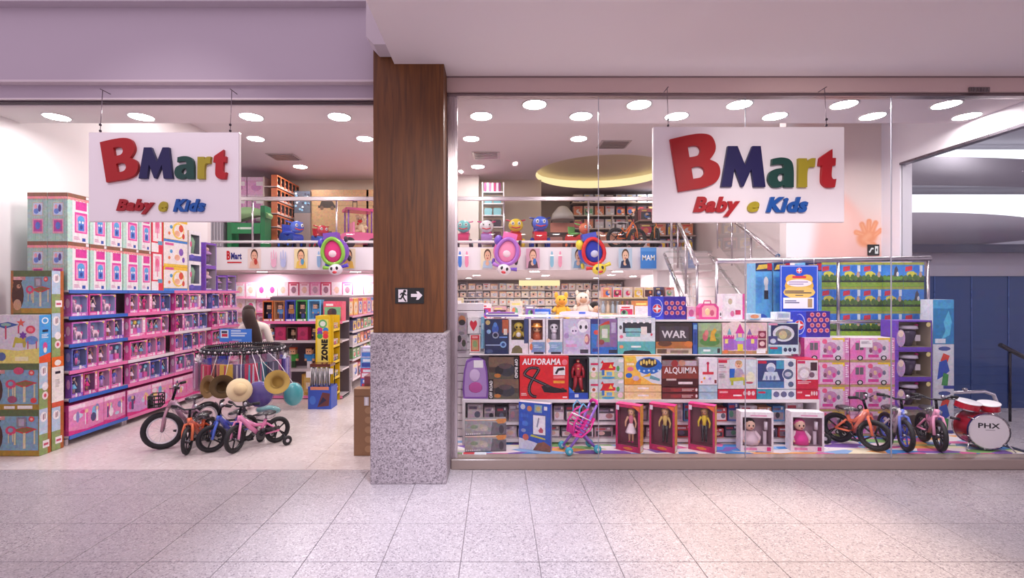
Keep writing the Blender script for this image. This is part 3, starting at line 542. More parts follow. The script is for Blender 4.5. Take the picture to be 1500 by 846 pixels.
# the rack: four bays along the wall, coloured edge strips
BAY = [5.28, 6.12, 7.0, 7.9, 8.78]; XF, XB = -4.77, -5.28
LV = [1.743, 1.445, 1.132, .834, .521, .107]
BL, PK, WH, LP = '#3f6ec8', '#ee7fb4', '#f1e6ee', '#f3b2d2'
edgecol = [[BL, BL, PK, PK], [BL, PK, WH, LP], [BL, PK, WH, PK], [PK, WH, LP, PK], [BL, PK, PK, LP], [BL, PK, LP, PK]]
names_col = {BL: 'blue', PK: 'pink', WH: 'white', LP: 'pale pink'}
baylab = ['wall shelf bay nearest the shop entrance with blue edge strips', 'second wall shelf bay from the entrance with pink edge strips', 'third wall shelf bay from the entrance with white edge strips', 'innermost wall shelf bay by the person with long dark hair']
for bi in range(4):
    y0, y1 = BAY[bi], BAY[bi+1]; yc = (y0+y1)/2; t = empty('shelf_rack', (XB, yc, 0), baylab[bi], 'shelf', 'bays of the long wall shelf'); L = (y1-y0)/2
    MB().box(-.04, -.02, -L+.002, L-.002, .10, 1.76, '#c9bcc4').build('back_panel', t)
    for s in (-1, 1): MB().box(-.02, .03, s*(L-.022)-.018, s*(L-.022)+.018, 0, 1.72, '#d8ced4', 'g').box(.03, .46, s*(L-.022)-.018, s*(L-.022)+.018, 0, .07, '#cfc6cc', 'g').build('upright', t)
    for k, z in enumerate(LV):
        s = MB().box(-.02, XF-XB-.012, -L+.003, L-.003, z-.022, z, '#e3d9e0', 'g').build('shelf', t)
        MB().box(XF-XB-.012, XF-XB, -L+.003, L-.003, z-.036, z+.004, edgecol[k][bi], 'g').build('edge_strip', s)
lvname = {1: 'topmost row of wall shelf dolls', 2: 'second row of wall shelf dolls', 3: 'third row of wall shelf dolls', 4: 'lowest row of wall shelf dolls'}
for k in (1, 2, 3, 4):
    n = 0
    for bi in range(4):
        y = BAY[bi]+.05
        while True:
            fit = [q for q in DOLLP if q[3] < LV[k-1]-LV[k]-.035 and y+q[1] < BAY[bi+1]-.04]
            if not fit: break
            root, w, d, h = rng.choice(fit)
            nm = ['pink', 'bright pink', 'blue violet', 'orchid', 'rose', 'mauve', 'soft pink', 'purple', 'hot pink', 'lilac', 'magenta', 'pale pink'][[q[0] for q in DOLLP].index(root)]
            what = {'doll': 'doll', 'pony': 'pony', 'set': 'doll playset'}[specs[[q[0] for q in DOLLP].index(root)][6]]
            place_proto(root, (XF-.014-d/2-rng.uniform(0, .012), y+w/2, LV[k]+.001), pi/2, '%s %s box, %s from the entrance in the %s' % (nm, what, ORD[n], lvname[k]), 'doll boxes in the %s' % lvname[k])
            y += w+rng.uniform(.003, .008); n += 1
# bottom doll row (level 5 shelf at .521 is filled above); big pink cartons on the base shelf
def big_pink(w, d, h, seed):
    r = random.Random(seed); mb, F = carton(w, d, h, '#d8549e'); f = F['front']; f.rect(0, 0, 1, 1, r.choice(['#f09ac8', '#e88cc0', '#d9a2dc'])); f.rect(0, .82, 1, 1, '#f7bcdc'); f.text(r.choice(['']) or 'o', .0, .0, .0001, .0001, '#f7bcdc')
    f.rect(.04, .85, .45, .96, '#ffe6f4'); f.poly([(0,0),(1,0),(1,.12),(.5,.06),(0,.16)], '#e83a94')
    for i in range(7): f.ell(r.uniform(.1, .9), r.uniform(.25, .75), r.uniform(.04, .12), r.uniform(.06, .2), r.choice(['#f6e8f2', '#8f86c8', '#4f4a78', '#7fb4dc', '#f4cf8a', '#e04a9a', '#c8dcf0']), 10)
    for i in range(3):
        x = r.uniform(.1, .85); f.rect(x, .22, x+.06, .62, r.choice(['#f8f2f6', '#5a4a80', '#e86ab0'])); f.ell(x+.03, .68, .04, .07, '#f0c4a4', 8)
    F['left'].rect(.1, .2, .9, .8, '#b02a70'); F['right'].rect(.1, .1, .9, .9, '#c83a86'); return mb
y = BAY[0]+.012
for i, w in enumerate((.47, .36, .42, .43, .45, .40, .42, .45)):
    if i in (2, 4, 6): y = BAY[i//2]+.012
    if y+w > BAY[min(i//2+1, 4)]: w = BAY[i//2+1]-y-.02
    o = big_pink(w, .36, .335, 40+i).build('playset_carton', loc=(XF-.02-.18, y+w/2, LV[5]+.001), rz=pi/2)
    thing(o, 'large pink playset carton, %s from the entrance on the base of the wall shelf' % ORD[i], 'toy carton', 'large pink cartons on the base shelf'); y += w+.006
# level 4.5: bottom doll row fills shelf .521 with taller stock
# tall mint cartons, two storeys, on the top shelf
def mint(w, d, h):
    mb, F = carton(w, d, h, '#bfe0d4'); f = F['front']
    for i in range(9): f.rect(i/9+.02, 0, i/9+.06, .88, '#a4d2c4')
    for key in ('left', 'right'):
        g = F[key]; g.rect(0, 0, 1, .88, '#b2cfc4')
        for i in range(11): g.rect(i/11+.02, 0, i/11+.05, .88, '#9dbfb4')
        g.rect(.26, .52, .80, .80, '#c8b8a4'); g.rect(.30, .54, .76, .78, '#c4d2ea'); g.ell(.45, .62, .13, .06, '#6a86d0', 10); g.ell(.62, .68, .08, .08, '#5a4a8c', 10); g.ell(.42, .71, .08, .05, '#e8a8b8', 8)
        g.rect(.26, .16, .80, .46, '#e39ab0'); g.rect(.32, .20, .74, .43, '#b84a9a'); g.ell(.53, .32, .13, .08, '#5a74c8', 10)
        g.rect(0, .92, 1, 1, '#8c5e48'); g.poly([(0, .92), (1, .92)]+[(1-i/12, .86+(.02 if i % 2 else -.005)) for i in range(13)], '#f09a9c')
    f.rect(0, 0, 1, .88, '#bfe4d8'); f.rect(.22, .0, .94, .88, '#f6eef2'); f.rect(.36, .68, .88, .86, '#e0409e'); f.rect(.32, .20, .90, .63, '#e24aa4'); f.rect(.38, .23, .84, .58, '#f0a2cc')
    f.ell(.61, .48, .17, .09, '#5aa8e4', 12); f.rect(.48, .25, .76, .46, '#4a86d8'); f.ell(.55, .43, .05, .03, '#eaf4fc', 8); f.ell(.69, .43, .05, .03, '#eaf4fc', 8); f.ell(.62, .33, .07, .05, '#2f4a9c', 8); f.rect(.66, .03, .82, .10, '#3c5aa8'); bars(f, .28, .12, .3, 3, .014, '#d8a0bc')
    f.rect(0, .92, 1, 1, '#8c5e48'); f.poly([(0, .92), (1, .92)]+[(1-i/12, .86+(.02 if i % 2 else -.005)) for i in range(13)], '#f09a9c'); sticker(f, .84, .93, .13, .06); return mb
mw = [(5.28, 5.565), (5.57, 5.81), (5.815, 6.06), (6.065, 6.33), (6.335, 6.56)]
pm = mint(.26, .22, .545).build('mint_carton'); first = True
for row in (0, 1):
    for i, (a, b_) in enumerate(mw):
        for col_ in (0, 1):
            if col_ and i > 2: continue
            loc = (XF-.025-.11-col_*.226, (a+b_)/2+(.0 if row else .004*(i % 2)), LV[0]+.001+row*.546)
            lab = '%s tall mint striped doll carton from the entrance, %s layer, %s rank' % (ORD[i], ['lower', 'upper'][row], ['aisle', 'wall'][col_])
            if first: pm.location = loc; pm.rotation_euler = (0, 0, pi/2); thing(pm, lab, 'toy carton', 'tall mint cartons on the top shelf'); o = pm; first = False
            else: o = dup(pm, loc, pi/2, lab)
            o.scale.x = (b_-a-.004)/.26
def redwhite():
    mb, F = carton(.225, .2, .54, '#e2304e'); f = F['front']; f.rect(.12, .28, .88, .96, '#f6eef0'); f.rect(.3, .5, .7, .9, '#f3a8c0'); f.ell(.5, .72, .18, .12, '#ec6a9c', 10); f.rect(.46, .36, .54, .66, '#e888ac'); f.rect(.0, .0, .6, .24, '#f8f2f4'); f.rect(.55, .2, .95, .3, '#5aa4c8'); return mb
for r_ in (0, 1): thing(redwhite().build('red_carton', loc=(XF-.13, 6.69, LV[0]+.001+r_*.542), rz=pi/2), '%s red and white doll cart carton beside the mint cartons' % ['lower', 'upper'][r_], 'toy carton', 'red and white cartons')
def babytoy(alt):
    mb, F = carton(.52, .2, .358, '#f2c63c' if not alt else '#f4eef2'); f = F['front']; f.rect(0, .12, 1, .85, '#f4ecea'); f.rect(0, 0, 1, .1, '#3f84d4' if not alt else '#f0c84a'); f.ell(.6, .5, .26, .34, '#f2d05a' if not alt else '#f4ecf2', 16); f.ell(.62, .5, .2, .27, '#f6eee8', 16)
    f.ell(.72, .62, .10, .16, '#e0503c' if not alt else '#8a5ac0', 10); f.ell(.55, .38, .12, .13, '#f0b89a', 12); f.ell(.3, .62, .06, .08, '#4a9cd8', 10); f.ell(.22, .35, .05, .07, '#e87a5a', 10); f.ell(.82, .3, .06, .12, '#d84a3a' if not alt else '#7a4ab8', 10); f.rect(.05, .86, .4, .96, '#e05a9c'); return mb
for r_ in range(3): thing(babytoy(r_ == 1).build('baby_toy_carton', loc=(XF-.13, 7.08, LV[0]+.001+r_*.360), rz=pi/2), ['lowest yellow baby activity carton on the top wall shelf', 'white baby activity carton between two yellow ones', 'topmost yellow baby activity carton on the top wall shelf'][r_], 'toy carton', 'baby activity cartons')
def whitewin():
    mb, F, pane, (X0, X1, y0, y1, Z0, Z1) = winbox(.30, .16, .47, '#f2eef6', (.14, .24, .86, .88), '#8d90a4'); f = F['front']; f.rect(0, 0, 1, .18, '#4a4aa8'); f.ell(.25, .14, .2, .07, '#6a5ac0', 10); f.ell(.15, .55, .08, .1, '#d85a8c', 8)
    r = mb.build('window_carton'); pane.build('window_film', r); m2 = MB(); m2.tube([(0,0,Z0+.002),(0,0,Z0+.2),(.02,0,Z0+.28)], [.05,.07,.03], '#8fb89a', 'g', 8); m2.ell((0, 0, Z0+.09), (.08, .05, .08), '#a8a8bc', 'g', 9, 6); m2.build('toy', r); return r
for r_ in (0, 1): o = whitewin(); o.location = (XF-.11, 7.53, LV[0]+.001+r_*.475); o.rotation_euler = (0, 0, pi/2); thing(o, '%s white toy carton with tall clear window beside the yellow cartons' % ['lower', 'upper'][r_], 'toy carton', 'white window cartons')
def purpleclear(w, h, seed):
    r = random.Random(seed); mb, F, pane, (X0, X1, y0, y1, Z0, Z1) = winbox(w, .16, h, '#8458c0', (.06, .06, .94, .92), '#b8aec0'); F['left'].rect(0, 0, 1, 1, '#7a4cb8')
    o = mb.build('purple_carton'); pane.build('window_film', o); m2 = MB(); m2.ell((0, 0, Z0+h*.25), (w*.26, .05, h*.2), '#6a5c78', 'g', 10, 6); m2.lathe([(w*.2, Z0+h*.45), (w*.28, Z0+h*.5), (w*.1, Z0+h*.62)], r.choice(['#c49ad8', '#e8c8d8', '#d0c8e0']), 'g', 10); m2.ell((0, 0, Z0+h*.68), (w*.14, .04, h*.1), '#f0d0c4', 'p', 8, 6); m2.box(-w*.3, w*.3, -.03, .03, Z0, Z0+.02, '#e4dcea'); m2.build('toy', o); return o
for i, (y_, w_, h_, z_) in enumerate(((7.95, .3, .40, 0), (7.95, .3, .40, .402), (8.27, .28, .26, 0), (8.57, .28, .28, 0))):
    o = purpleclear(w_, h_, i); o.location = (XF-.11, y_, LV[0]+z_+.001); o.rotation_euler = (0, 0, pi/2)
    thing(o, ['lower tall clear fronted purple toy carton near the end of the shelf', 'upper tall clear fronted purple toy carton near the end of the shelf', 'small clear fronted purple toy carton under the picture fascia', 'last small clear fronted purple carton at the shelf end'][i], 'toy carton', 'clear fronted purple cartons')
# ------------------------------------------------------------------ stacked cartons at the entrance
def bear_carton(w, d, h, extra):
    mb, F = carton(w, d, h, '#a8743c'); f = F['front']; f.rect(0, 0, 1, 1, '#8d7340'); f.rect(0, .80, 1, 1, '#5d6a3e'); f.rect(.24, .12, .98, .86, '#7fa2b4'); f.rect(.24, .0, 1, .12, '#a8862c'); f.rect(0, 0, .06, 1, '#b0703a')
    f.ell(.17, .42, .15, .33, '#4a2a1e', 14); f.ell(.16, .66, .11, .13, '#573323', 12); f.ell(.08, .77, .035, .04, '#4a2a1e', 8); f.ell(.25, .77, .035, .04, '#4a2a1e', 8); f.ell(.19, .63, .05, .05, '#c09070', 10); f.ell(.21, .64, .018, .02, '#20120e', 6); f.ell(.16, .2, .10, .13, '#c89a78', 12)
    f.rect(.06, .78, .36, .86, '#d08c8c'); bars(f, .08, .85, .24, 2, .02, '#f0c8c4')
    f.poly([(.5,.56),(.75,.64),(.97,.58),(.72,.47)], '#c83c40'); f.poly([(.56,.565),(.75,.62),(.9,.58),(.72,.5)], '#8a6a3a'); f.rect(.70, .16, .75, .5, '#e0d2a8'); f.rect(.53, .24, .565, .54, '#d4c69c'); f.rect(.9, .26, .93, .56, '#d4c69c'); f.ell(.47, .55, .10, .10, '#d0486c', 12); f.ell(.47, .56, .05, .05, '#7fa2b4', 10); f.rect(.42, .28, .44, .48, '#d4c69c'); f.rect(.5, .3, .52, .48, '#d4c69c')
    f.ell(.86, .86-.06, .055, .06, '#e04a48', 12); f.ell(.86, .80, .03, .03, '#f2b0a0', 8)
    if extra == 1: f.ell(.62, .84, .10, .08, '#d0486c', 10); f.ell(.5, .22, .09, .08, '#a8506c', 10); f.ell(.9, .2, .06, .06, '#e04a48', 10); f.rect(.35, .02, .55, .08, '#ece4dc'); f.rect(.6, .02, .88, .09, '#f0e8e0')
    if extra == 2: f.rect(.58, .62, .76, .84, '#8a8088'); f.rect(.62, .65, .72, .8, '#b0a8b4')
    g = F['right']; g.rect(0, 0, 1, 1, '#93a86a'); g.rect(.0, .45, .8, 1, '#bcd2e6'); g.rect(.72, 0, 1, 1, '#b8642e'); g.ell(.38, .82, .3, .11, '#f4eef0', 14); g.rect(.32, .76, .40, .88, '#8a4a5a'); g.rect(.46, .77, .52, .89, '#7a5a6a')
    if extra == 1: g.ell(.5, .48, .26, .09, '#f4eef0', 12); g.ell(.5, .28, .26, .09, '#f2dfe0', 12); g.ell(.5, .28, .12, .045, '#d8506a', 8)
    elif extra == 3: g.rect(0, 0, 1, 1, '#f3ece6'); g.rect(0, .8, 1, 1, '#e6702c'); g.rect(0, 0, 1, .1, '#d85a40'); g.ell(.5, .88, .28, .06, '#f8f0e8', 12); g.rect(.28, .66, .72, .71, '#2a2030'); bars(g, .3, .55, .4, 6, .015, '#b8b0ac')
    else: g.rect(.3, .14, .86, .3, '#f4ecee'); g.rect(.38, .19, .78, .24, '#c8506c')
    return mb
def table_carton(w, d, h):
    mb, F = carton(w, d, h, '#d9d0d4'); f = F['front']; f.rect(0, 0, 1, .24, '#e6d872'); f.poly([(.0,.24),(1,.24),(1,.32),(.6,.26),(.3,.3),(0,.26)], '#e6d872')
    f.poly([(.13,.80),(.42,.86),(.62,.80),(.36,.72)], '#3c5a9c'); f.ell(.38, .80, .1, .035, '#8ab0a8', 10)
    for x, y_ in ((.14,.6),(.36,.5),(.6,.62)): f.rect(x, y_, x+.03, .78, '#c84a6a')
    f.poly([(.5,.33),(.55,.55),(.64,.52),(.7,.58),(.78,.5),(.74,.33),(.7,.33),(.69,.42),(.56,.42),(.54,.33)], '#c2b43e'); f.ell(.86, .48, .12, .09, '#6f92c8', 12); f.rect(.78, .3, .80, .46, '#c84a6a'); f.rect(.94, .3, .96, .46, '#c84a6a')
    f.star(.66, .84, .05, '#e0604c'); f.ell(.84, .70, .09, .085, '#e04a5c', 14); f.ell(.84, .70, .05, .045, '#ee8a90', 10); f.star(.70, .58, .045, '#7a3a9c', 6, .6); f.ell(.3, .14, .08, .09, '#5a6a9c', 10); f.rect(.55, .05, .8, .14, '#f0e6b0')
    g = F['right']; g.rect(0, 0, 1, 1, '#4aa4e6'); g.poly([(0,0),(1,0),(1,.2),(0,.13)], '#ea5a34'); g.ell(.5, .88, .3, .07, '#eaf4fc', 14); g.ell(.5, .88, .2, .045, '#4aa4e6', 12); g.rect(.28, .64, .76, .69, '#14203c'); bars(g, .2, .6, .6, 3, .018, '#dff0fc'); g.ell(.5, .34, .2, .09, '#e05aa0', 10); g.ell(.5, .26, .14, .06, '#f4ece0', 10); return mb
EC = 'play table cartons stacked at the entrance'; w1 = .56; X1_ = -4.79
for i, (kind, ex, z, h, lab) in enumerate((('bear', 2, .005, .484, 'front play table carton with a brown bear standing on the floor'), ('bear', 1, .490, .484, 'front play table carton with a brown bear, second from the floor'), ('table', 0, .975, .505, 'front carton with colourful table and chairs on a blue edged front'))):
    mb = bear_carton(w1, .13, h, ex) if kind == 'bear' else table_carton(w1, .13, h)
    thing(mb.build('play_table_carton', loc=(X1_-w1/2, 5.015, z)), lab, 'toy carton', EC)
for i, (ex, z, h, lab) in enumerate(((2, .005, .465, 'rear bear play table carton standing on the floor'), (3, .471, .545, 'rear carton with an orange and white side panel'), (1, 1.017, .475, 'rear bear carton with white circles on its side'), (2, 1.493, .46, 'topmost bear play table carton against the white wall'))):
    thing(bear_carton(.44, .14, h, ex).build('play_table_carton', loc=(X1_-.005-.22, 5.165, z)), lab, 'toy carton', EC)
# ================================================================== SHOP WINDOW: display shelves and what stands on them
ZP = .101                                                # top of the play mat
t = empty('display_shelf', (1.53, 5.2, .09), 'long white display shelf in the shop window stepped in three tiers', 'shelf')
x0, x1 = -.36-1.53, 3.42-1.53
def shelf_part(n, *a, c='#efe8ea', m='g'): return MB().box(*a, c, m).build(n, t)
z_ = lambda z: z-.09
shelf_part('shelf_top', x0, x1, -.20, .30, z_(.552), z_(.584))
for xx in (x0, x0+1.80, x1-.03): shelf_part('upright', xx, xx+.03, -.20, .28, z_(.115), z_(.552))
shelf_part('shelf', x0+.03, x1-.03, -.14, .28, z_(.30), z_(.325)); shelf_part('shelf', x0+.03, x1-.03, -.14, .28, z_(.115), z_(.15))
shelf_part('back_panel', x0, x1-.04, .30, .32, z_(.115), z_(1.40), c='#d9d0d4')
shelf_part('shelf', x0+.07, 3.16-1.53, -.14, .30, z_(1.045), z_(1.055)); shelf_part('shelf', 1.72-1.53, 3.20-1.53, -.10, .30, z_(1.404), z_(1.424)); shelf_part('shelf', x0+.25, 1.675-1.53, -.10, .30, z_(1.450), z_(1.459))
for xx in (x0+.3, x0+1.6, 1.55): shelf_part('bracket', xx, xx+.012, .15, .30, z_(.60), z_(1.03), c='#c8c0c4', m='m')
# slat wall beside the column
t2 = empty('slat_wall', (-.32, 5.30, .1), 'white slatted display panel beside the granite column inside the glass', 'panel')
for k in range(17): MB().cbox((0, 0, .05+k*.088), (.36, .02, .080), '#e9e2e6', 'p', .004).build('slat', t2)
MB().box(-.18, .18, .012, .03, 0, 1.5, '#cfc6ca').build('backing', t2)
ZA, ZB, ZC = .5855, 1.0565, 1.4255
def px_box(px0, px1, pyt, zb, Y, d, col):                # carton that stands at zb with its front at depth Y
    k = Y/FPX; w = (px1-px0)*k-.003; h = CAM_H-(pyt-VY)*k-zb
    mb, F = carton(w, d, h, col); return mb, F, Vector(((px0+px1)/2*k-VX*k, Y+d/2, zb)), w, h
def put(mb, name, loc, label, cat='toy box', group=None, rz=0): return thing(mb.build(name, loc=loc, rz=rz), label, cat, group)
GA, GB = 'boxes on the lowest window shelf', 'boxes on the middle window shelf'
YA, YB, YC = 5.02, 5.08, 5.14
# --- row A
w = .28; b = MB(); out = [(-.13,0),(.13,0),(.14,.1),(.125,.30),(.10,.40),(.04,.43),(-.04,.43),(-.10,.40),(-.125,.30),(-.14,.1)]
b.prism(out, -.055, .055, '#8a5cb0', 'c'); rt = b.build('backpack'); f_ = MB(); f_.prism([(x*.86, z*.9+.02) for x, z in out], -.062, -.055, '#b492cc', 'c'); f_.ell((-.01, -.062, .25), (.06, .006, .07), '#d8c0e4', 'c', 12, 5); f_.ell((0, -.062, .12), (.075, .006, .06), '#c05aa0', 'c', 12, 5); f_.build('front_panel', rt)
MB().box(-.02, .08, -.066, -.063, .33, .41, '#f4f0f2').build('price_tag', rt); MB().tube([(-.04, 0, .42), (-.03, 0, .44), (.03, 0, .44), (.04, 0, .42)], .008, '#6a4090', 'c', 6).build('handle', rt)
rt.location = at(697, 585, 5.10); rt.location.z = ZA; thing(rt, 'purple school backpack with paper tag at the left end of the window shelf', 'backpack')
def offroad(pyt, zb, lab, flip):
    mb, F, loc, w, h = px_box(715.5, 760, pyt, zb, YA, .24, '#4c3a34'); f = F['front']; f.rect(0, .55, 1, 1, '#7a604e'); f.rect(0, .0, 1, .3, '#5f5648'); f.ell(.62, .42, .26, .3, '#3a3a40', 12); f.ell(.35, .4, .14, .22, '#2a2628', 10); f.ell(.55, .6, .22, .14, '#5b4a4a', 10); f.ell(.3, .16, .12, .1, '#c07a3a', 8)
    a = (.03, .05, .13, .92) if not flip else (.87, .05, .97, .92); f.rect(a[0]-.03, 0, a[2]+.03, 1, '#241c1c'); f.text('OFF ROAD', a[0], a[1], a[2], a[3], '#f0ecea', .03, 0, 90 if not flip else -90); return put(mb, 'toy_box', loc, lab, group='stacked truck boxes')
offroad(555, ZA, 'lower brown off road truck box beside the red racetrack box', False); zz = CAM_H-(555-VY)*YA/FPX+.001; offroad(523, zz, 'upper brown off road truck box beside the red racetrack box', True)
mb, F, loc, w, h = px_box(761, 833, 521.5, ZA, YA, .08, '#d01f26'); f = F['front']; f.rect(0, 0, 1, 1, '#d8262c'); f.text('AUTORAMA', .05, .80, .84, .95, '#f4eef0', .035, .12); f.ell(.92, .86, .06, .07, '#e87a86', 10)
def track(f, pts, wd, col):
    n = len(pts)
    for i in range(n-1):
        (a, b_), (c_, d_) = pts[i], pts[i+1]; dx, dy = c_-a, d_-b_; L = math.hypot(dx, dy) or 1; ox, oy = -dy/L*wd, dx/L*wd; f.l -= 1; f.poly([(a+ox, b_+oy), (a-ox, b_-oy), (c_-ox, d_-oy), (c_+ox, d_+oy)], col)
    f.l += 1
f.l += 2; pth = smooth([(.62,.26),(.40,.40),(.14,.54),(.10,.60),(.20,.72),(.36,.72),(.38,.66),(.22,.36),(.20,.16),(.30,.06),(.5,.08)], 4)[:-6]; track(f, pth, .035, '#241c20'); track(f, pth, .004, '#8a8a90')
f.poly([(.44,.3),(.58,.34),(.7,.28),(.96,.22),(.97,.16),(.7,.14),(.5,.16)], '#1d181c'); f.ell(.58, .3, .05, .03, '#3a3438', 8); f.ell(.88, .24, .04, .025, '#4a3030', 8); f.rect(.69, .56, .93, .76, '#e8e4e6'); f.poly([(.72,.6),(.78,.72),(.9,.74),(.92,.68),(.8,.66),(.76,.58)], '#2a2428'); f.rect(.69, .48, .92, .54, '#f08a84'); f.rect(.69, .37, .92, .43, '#f0a03c'); bars(f, .03, .14, .12, 2, .02, '#f2c8c8'); bars(f, .88, .06, .1, 1, .03, '#f8dada')
put(mb, 'toy_box', loc, 'red AUTORAMA slot car racetrack box with white lettering', group=GA)
k = YA/FPX; w = 28*k; h = CAM_H-(523-VY)*k-ZA; mb, F, pane, (X0, X1, y0, y1, Z0, Z1) = winbox(w, .09, h, '#26252c', (.05, .16, .95, .96), '#3b383e'); f = F['front']; f.rect(0, 0, 1, .15, '#2a50b0'); f.poly([(0,.15),(.3,.15),(0,.3)], '#3f78d8'); f.rect(.3, .04, .5, .12, '#dfe8f8')
rt = mb.build('action_figure_box'); pane.build('window_film', rt); b = MB()
for s in (-1, 1): b.tube([(s*.022,0,.24),(s*.03,-.005,.15),(s*.045,0,.085)], [.026,.022,.017], '#b03038', 'g', 7); b.tube([(s*.04,0,.34),(s*.062,0,.28),(s*.058,-.01,.22)], [.02,.017,.013], '#a82a34', 'g', 7); b.ell((s*.05,-.012,.082), (.014,.024,.012), '#c8a03a', 'g', 6, 4)
b.lathe([(.035,.23),(.03,.27),(.05,.34),(.045,.365),(.016,.38)], '#b4323a', 'g', 9); b.ell((0,0,.405), (.022,.024,.029), '#b03038', 'g', 9, 7); b.ell((0,-.018,.397), (.014,.01,.012), '#e8b090', 'p', 7, 5); b.ell((0,-.038,.325), (.014,.008,.014), '#e8d070', 'g', 7, 5); b.build('figure', rt)
rt.location = at(847.5, 585, YA+.045); rt.location.z = ZA; rt.location.x = (847.5-VX)*k; thing(rt, 'dark window box with a red suited action figure on the lowest window shelf', 'toy box', GA)
def playhouse(pyt, zb, lab):
    mb, F, loc, w, h = px_box(863, 914, pyt, zb, YA, .2, '#b9c8cc'); f = F['front']; f.rect(0, 0, 1, 1, '#c9d4d4'); f.rect(0, 0, 1, .34, '#bccb96'); f.ell(.55, .06, .2, .06, '#4a9ac8', 10); f.rect(.04, .66, .27, .76, '#d02c5c'); f.ell(.13, .45, .09, .15, '#f0e6e4', 10); f.ell(.13, .47, .05, .09, '#b0503a', 8)
    f.poly([(.30,.42),(.36,.56),(.40,.78),(.72,.80),(.68,.62),(.76,.58),(.76,.44),(.66,.40)], '#d4262e'); f.poly([(.33,.75),(.38,.9),(.43,.75)], '#d4262e'); f.poly([(.56,.52),(.62,.72),(.69,.52)], '#f0cf5a'); f.rect(.42, .14, .72, .42, '#f0d67a'); f.rect(.36, .18, .44, .44, '#4a78b8'); f.rect(.5, .16, .66, .34, '#7ab0d8'); f.ell(.83, .5, .05, .14, '#5aa05a', 8); f.ell(.9, .2, .08, .14, '#f0d0dc', 10); f.ell(.12, .2, .08, .12, '#f0d6c4', 10); f.rect(.84, .8, .98, .94, '#f4f0f2'); put(mb, 'toy_box', loc, lab, group='stacked playhouse boxes')
playhouse(555, ZA, 'lower pale toy house box with red roof picture'); playhouse(524, zz, 'upper pale toy house box with red roof picture')
def flat(px0, px1, py0, py1, Y, col, lab, name='game_box', deco=None, grp=None, zadd=0):
    k = Y/FPX; zb = max(ZA, CAM_H-(py1-VY)*k+.0015+zadd); mb, F, loc, w, h = px_box(px0, px1, py0, zb, Y, .26, col); f = F['front']; deco and deco(f); return put(mb, name, loc, lab, 'game box', grp)
def d_yel(f): f.rect(.36, .4, .66, .66, '#fbf4ee'); [f.ell(x, .3+.3*(i%2), .03, .12, '#ecc890', 8) for i, x in enumerate((.05,.12,.2,.28,.75,.83,.9,.97))]
flat(914.5, 969, 574.3, 585, YA, '#f2d6a2', 'lowest of two flat yellow game boxes under the fishing game', deco=d_yel, zadd=.001); flat(914.5, 969, 563.6, 573.8, YA, '#f2d29a', 'upper of two flat yellow game boxes under the fishing game', deco=d_yel)
mb, F, loc, w, h = px_box(914.5, 969, 521.5, CAM_H-(563-VY)*YA/FPX+.002, YA, .08, '#f2b440'); f = F['front']; f.rect(0, 0, 1, 1, '#f4c458'); f.poly([(.3,1),(1,1),(1,0),(.75,.05),(.45,.3)], '#dce4ea'); f.rect(0, 0, .45, .2, '#eea63a'); f.rect(.04, .82, .24, .96, '#e8d04a'); f.rect(.06, .68, .26, .76, '#f6e8c0')
f.ell(.66, .66, .36, .30, '#2f6ec8', 16); f.ell(.64, .76, .25, .17, '#3a3038', 14)
for i in range(6): f.ell(.45+i*.075, .76+.05*(i%2), .032, .09, '#e8cf6a', 8)
for i in range(5): f.disc(.40+i*.13, .5-.02*(i%2), .012, '#bcd6f4', 8)
f.ell(.12, .32, .09, .09, '#2f6ec8', 10); f.ell(.31, .22, .09, .09, '#c8b8d0', 10); f.ell(.16, .55, .09, .08, '#e87a90', 10); f.poly([(.45,.25),(.7,.42),(.72,.3)], '#f0c03a'); f.poly([(.68,.2),(.95,.12),(.96,.2),(.7,.34)], '#6aa8b0')
put(mb, 'game_box', loc, 'yellow and blue fishing game box standing on flat game boxes', 'game box', GA)
def d_alq(f): f.rect(.02, .1, .98, .9, '#7a2f30'); f.rect(.24, .25, .52, .75, '#a03a3c'); bars(f, .55, .7, .4, 2, .15, '#d8b8b4'); f.ell(.95, .5, .03, .3, '#f0e0e0', 8)
flat(969.5, 1023, 575.3, 585, YA, '#5a2326', 'lowest of two flat dark red chemistry game boxes', deco=d_alq, zadd=.001); flat(969.5, 1023, 566.6, 574.8, YA, '#5a2326', 'upper of two flat dark red chemistry game boxes', deco=d_alq)
mb, F, loc, w, h = px_box(969.5, 1023, 527.5, CAM_H-(566-VY)*YA/FPX+.002, YA, .08, '#5a2a2a'); f = F['front']; f.rect(0, .3, 1, 1, '#8a3f34'); f.rect(0, .78, 1, 1, '#8f7f80'); f.ell(.35, .88, .1, .13, '#a03a3a', 10); f.ell(.55, .9, .1, .12, '#c89478', 10); f.rect(.64, .8, .95, .98, '#c8bcc0'); f.rect(0, 0, 1, .3, '#4a2224'); f.text('ALQUIMIA', .06, .46, .95, .74, '#f2ecee', .014); bars(f, .12, .3, .3, 1, .07, '#d8c8c4'); bars(f, .45, .18, .45, 1, .09, '#efe6e6')
put(mb, 'game_box', loc, 'dark red ALQUIMIA chemistry game box with white lettering', 'game box', GA)
flat(1023.5, 1051, 574.3, 585, YA, '#a9c4d8', 'lowest of two pale blue flat boxes under the music toy', zadd=.001); flat(1023.5, 1051, 563.8, 573.8, YA, '#b4cede', 'upper of two pale blue flat boxes under the music toy')
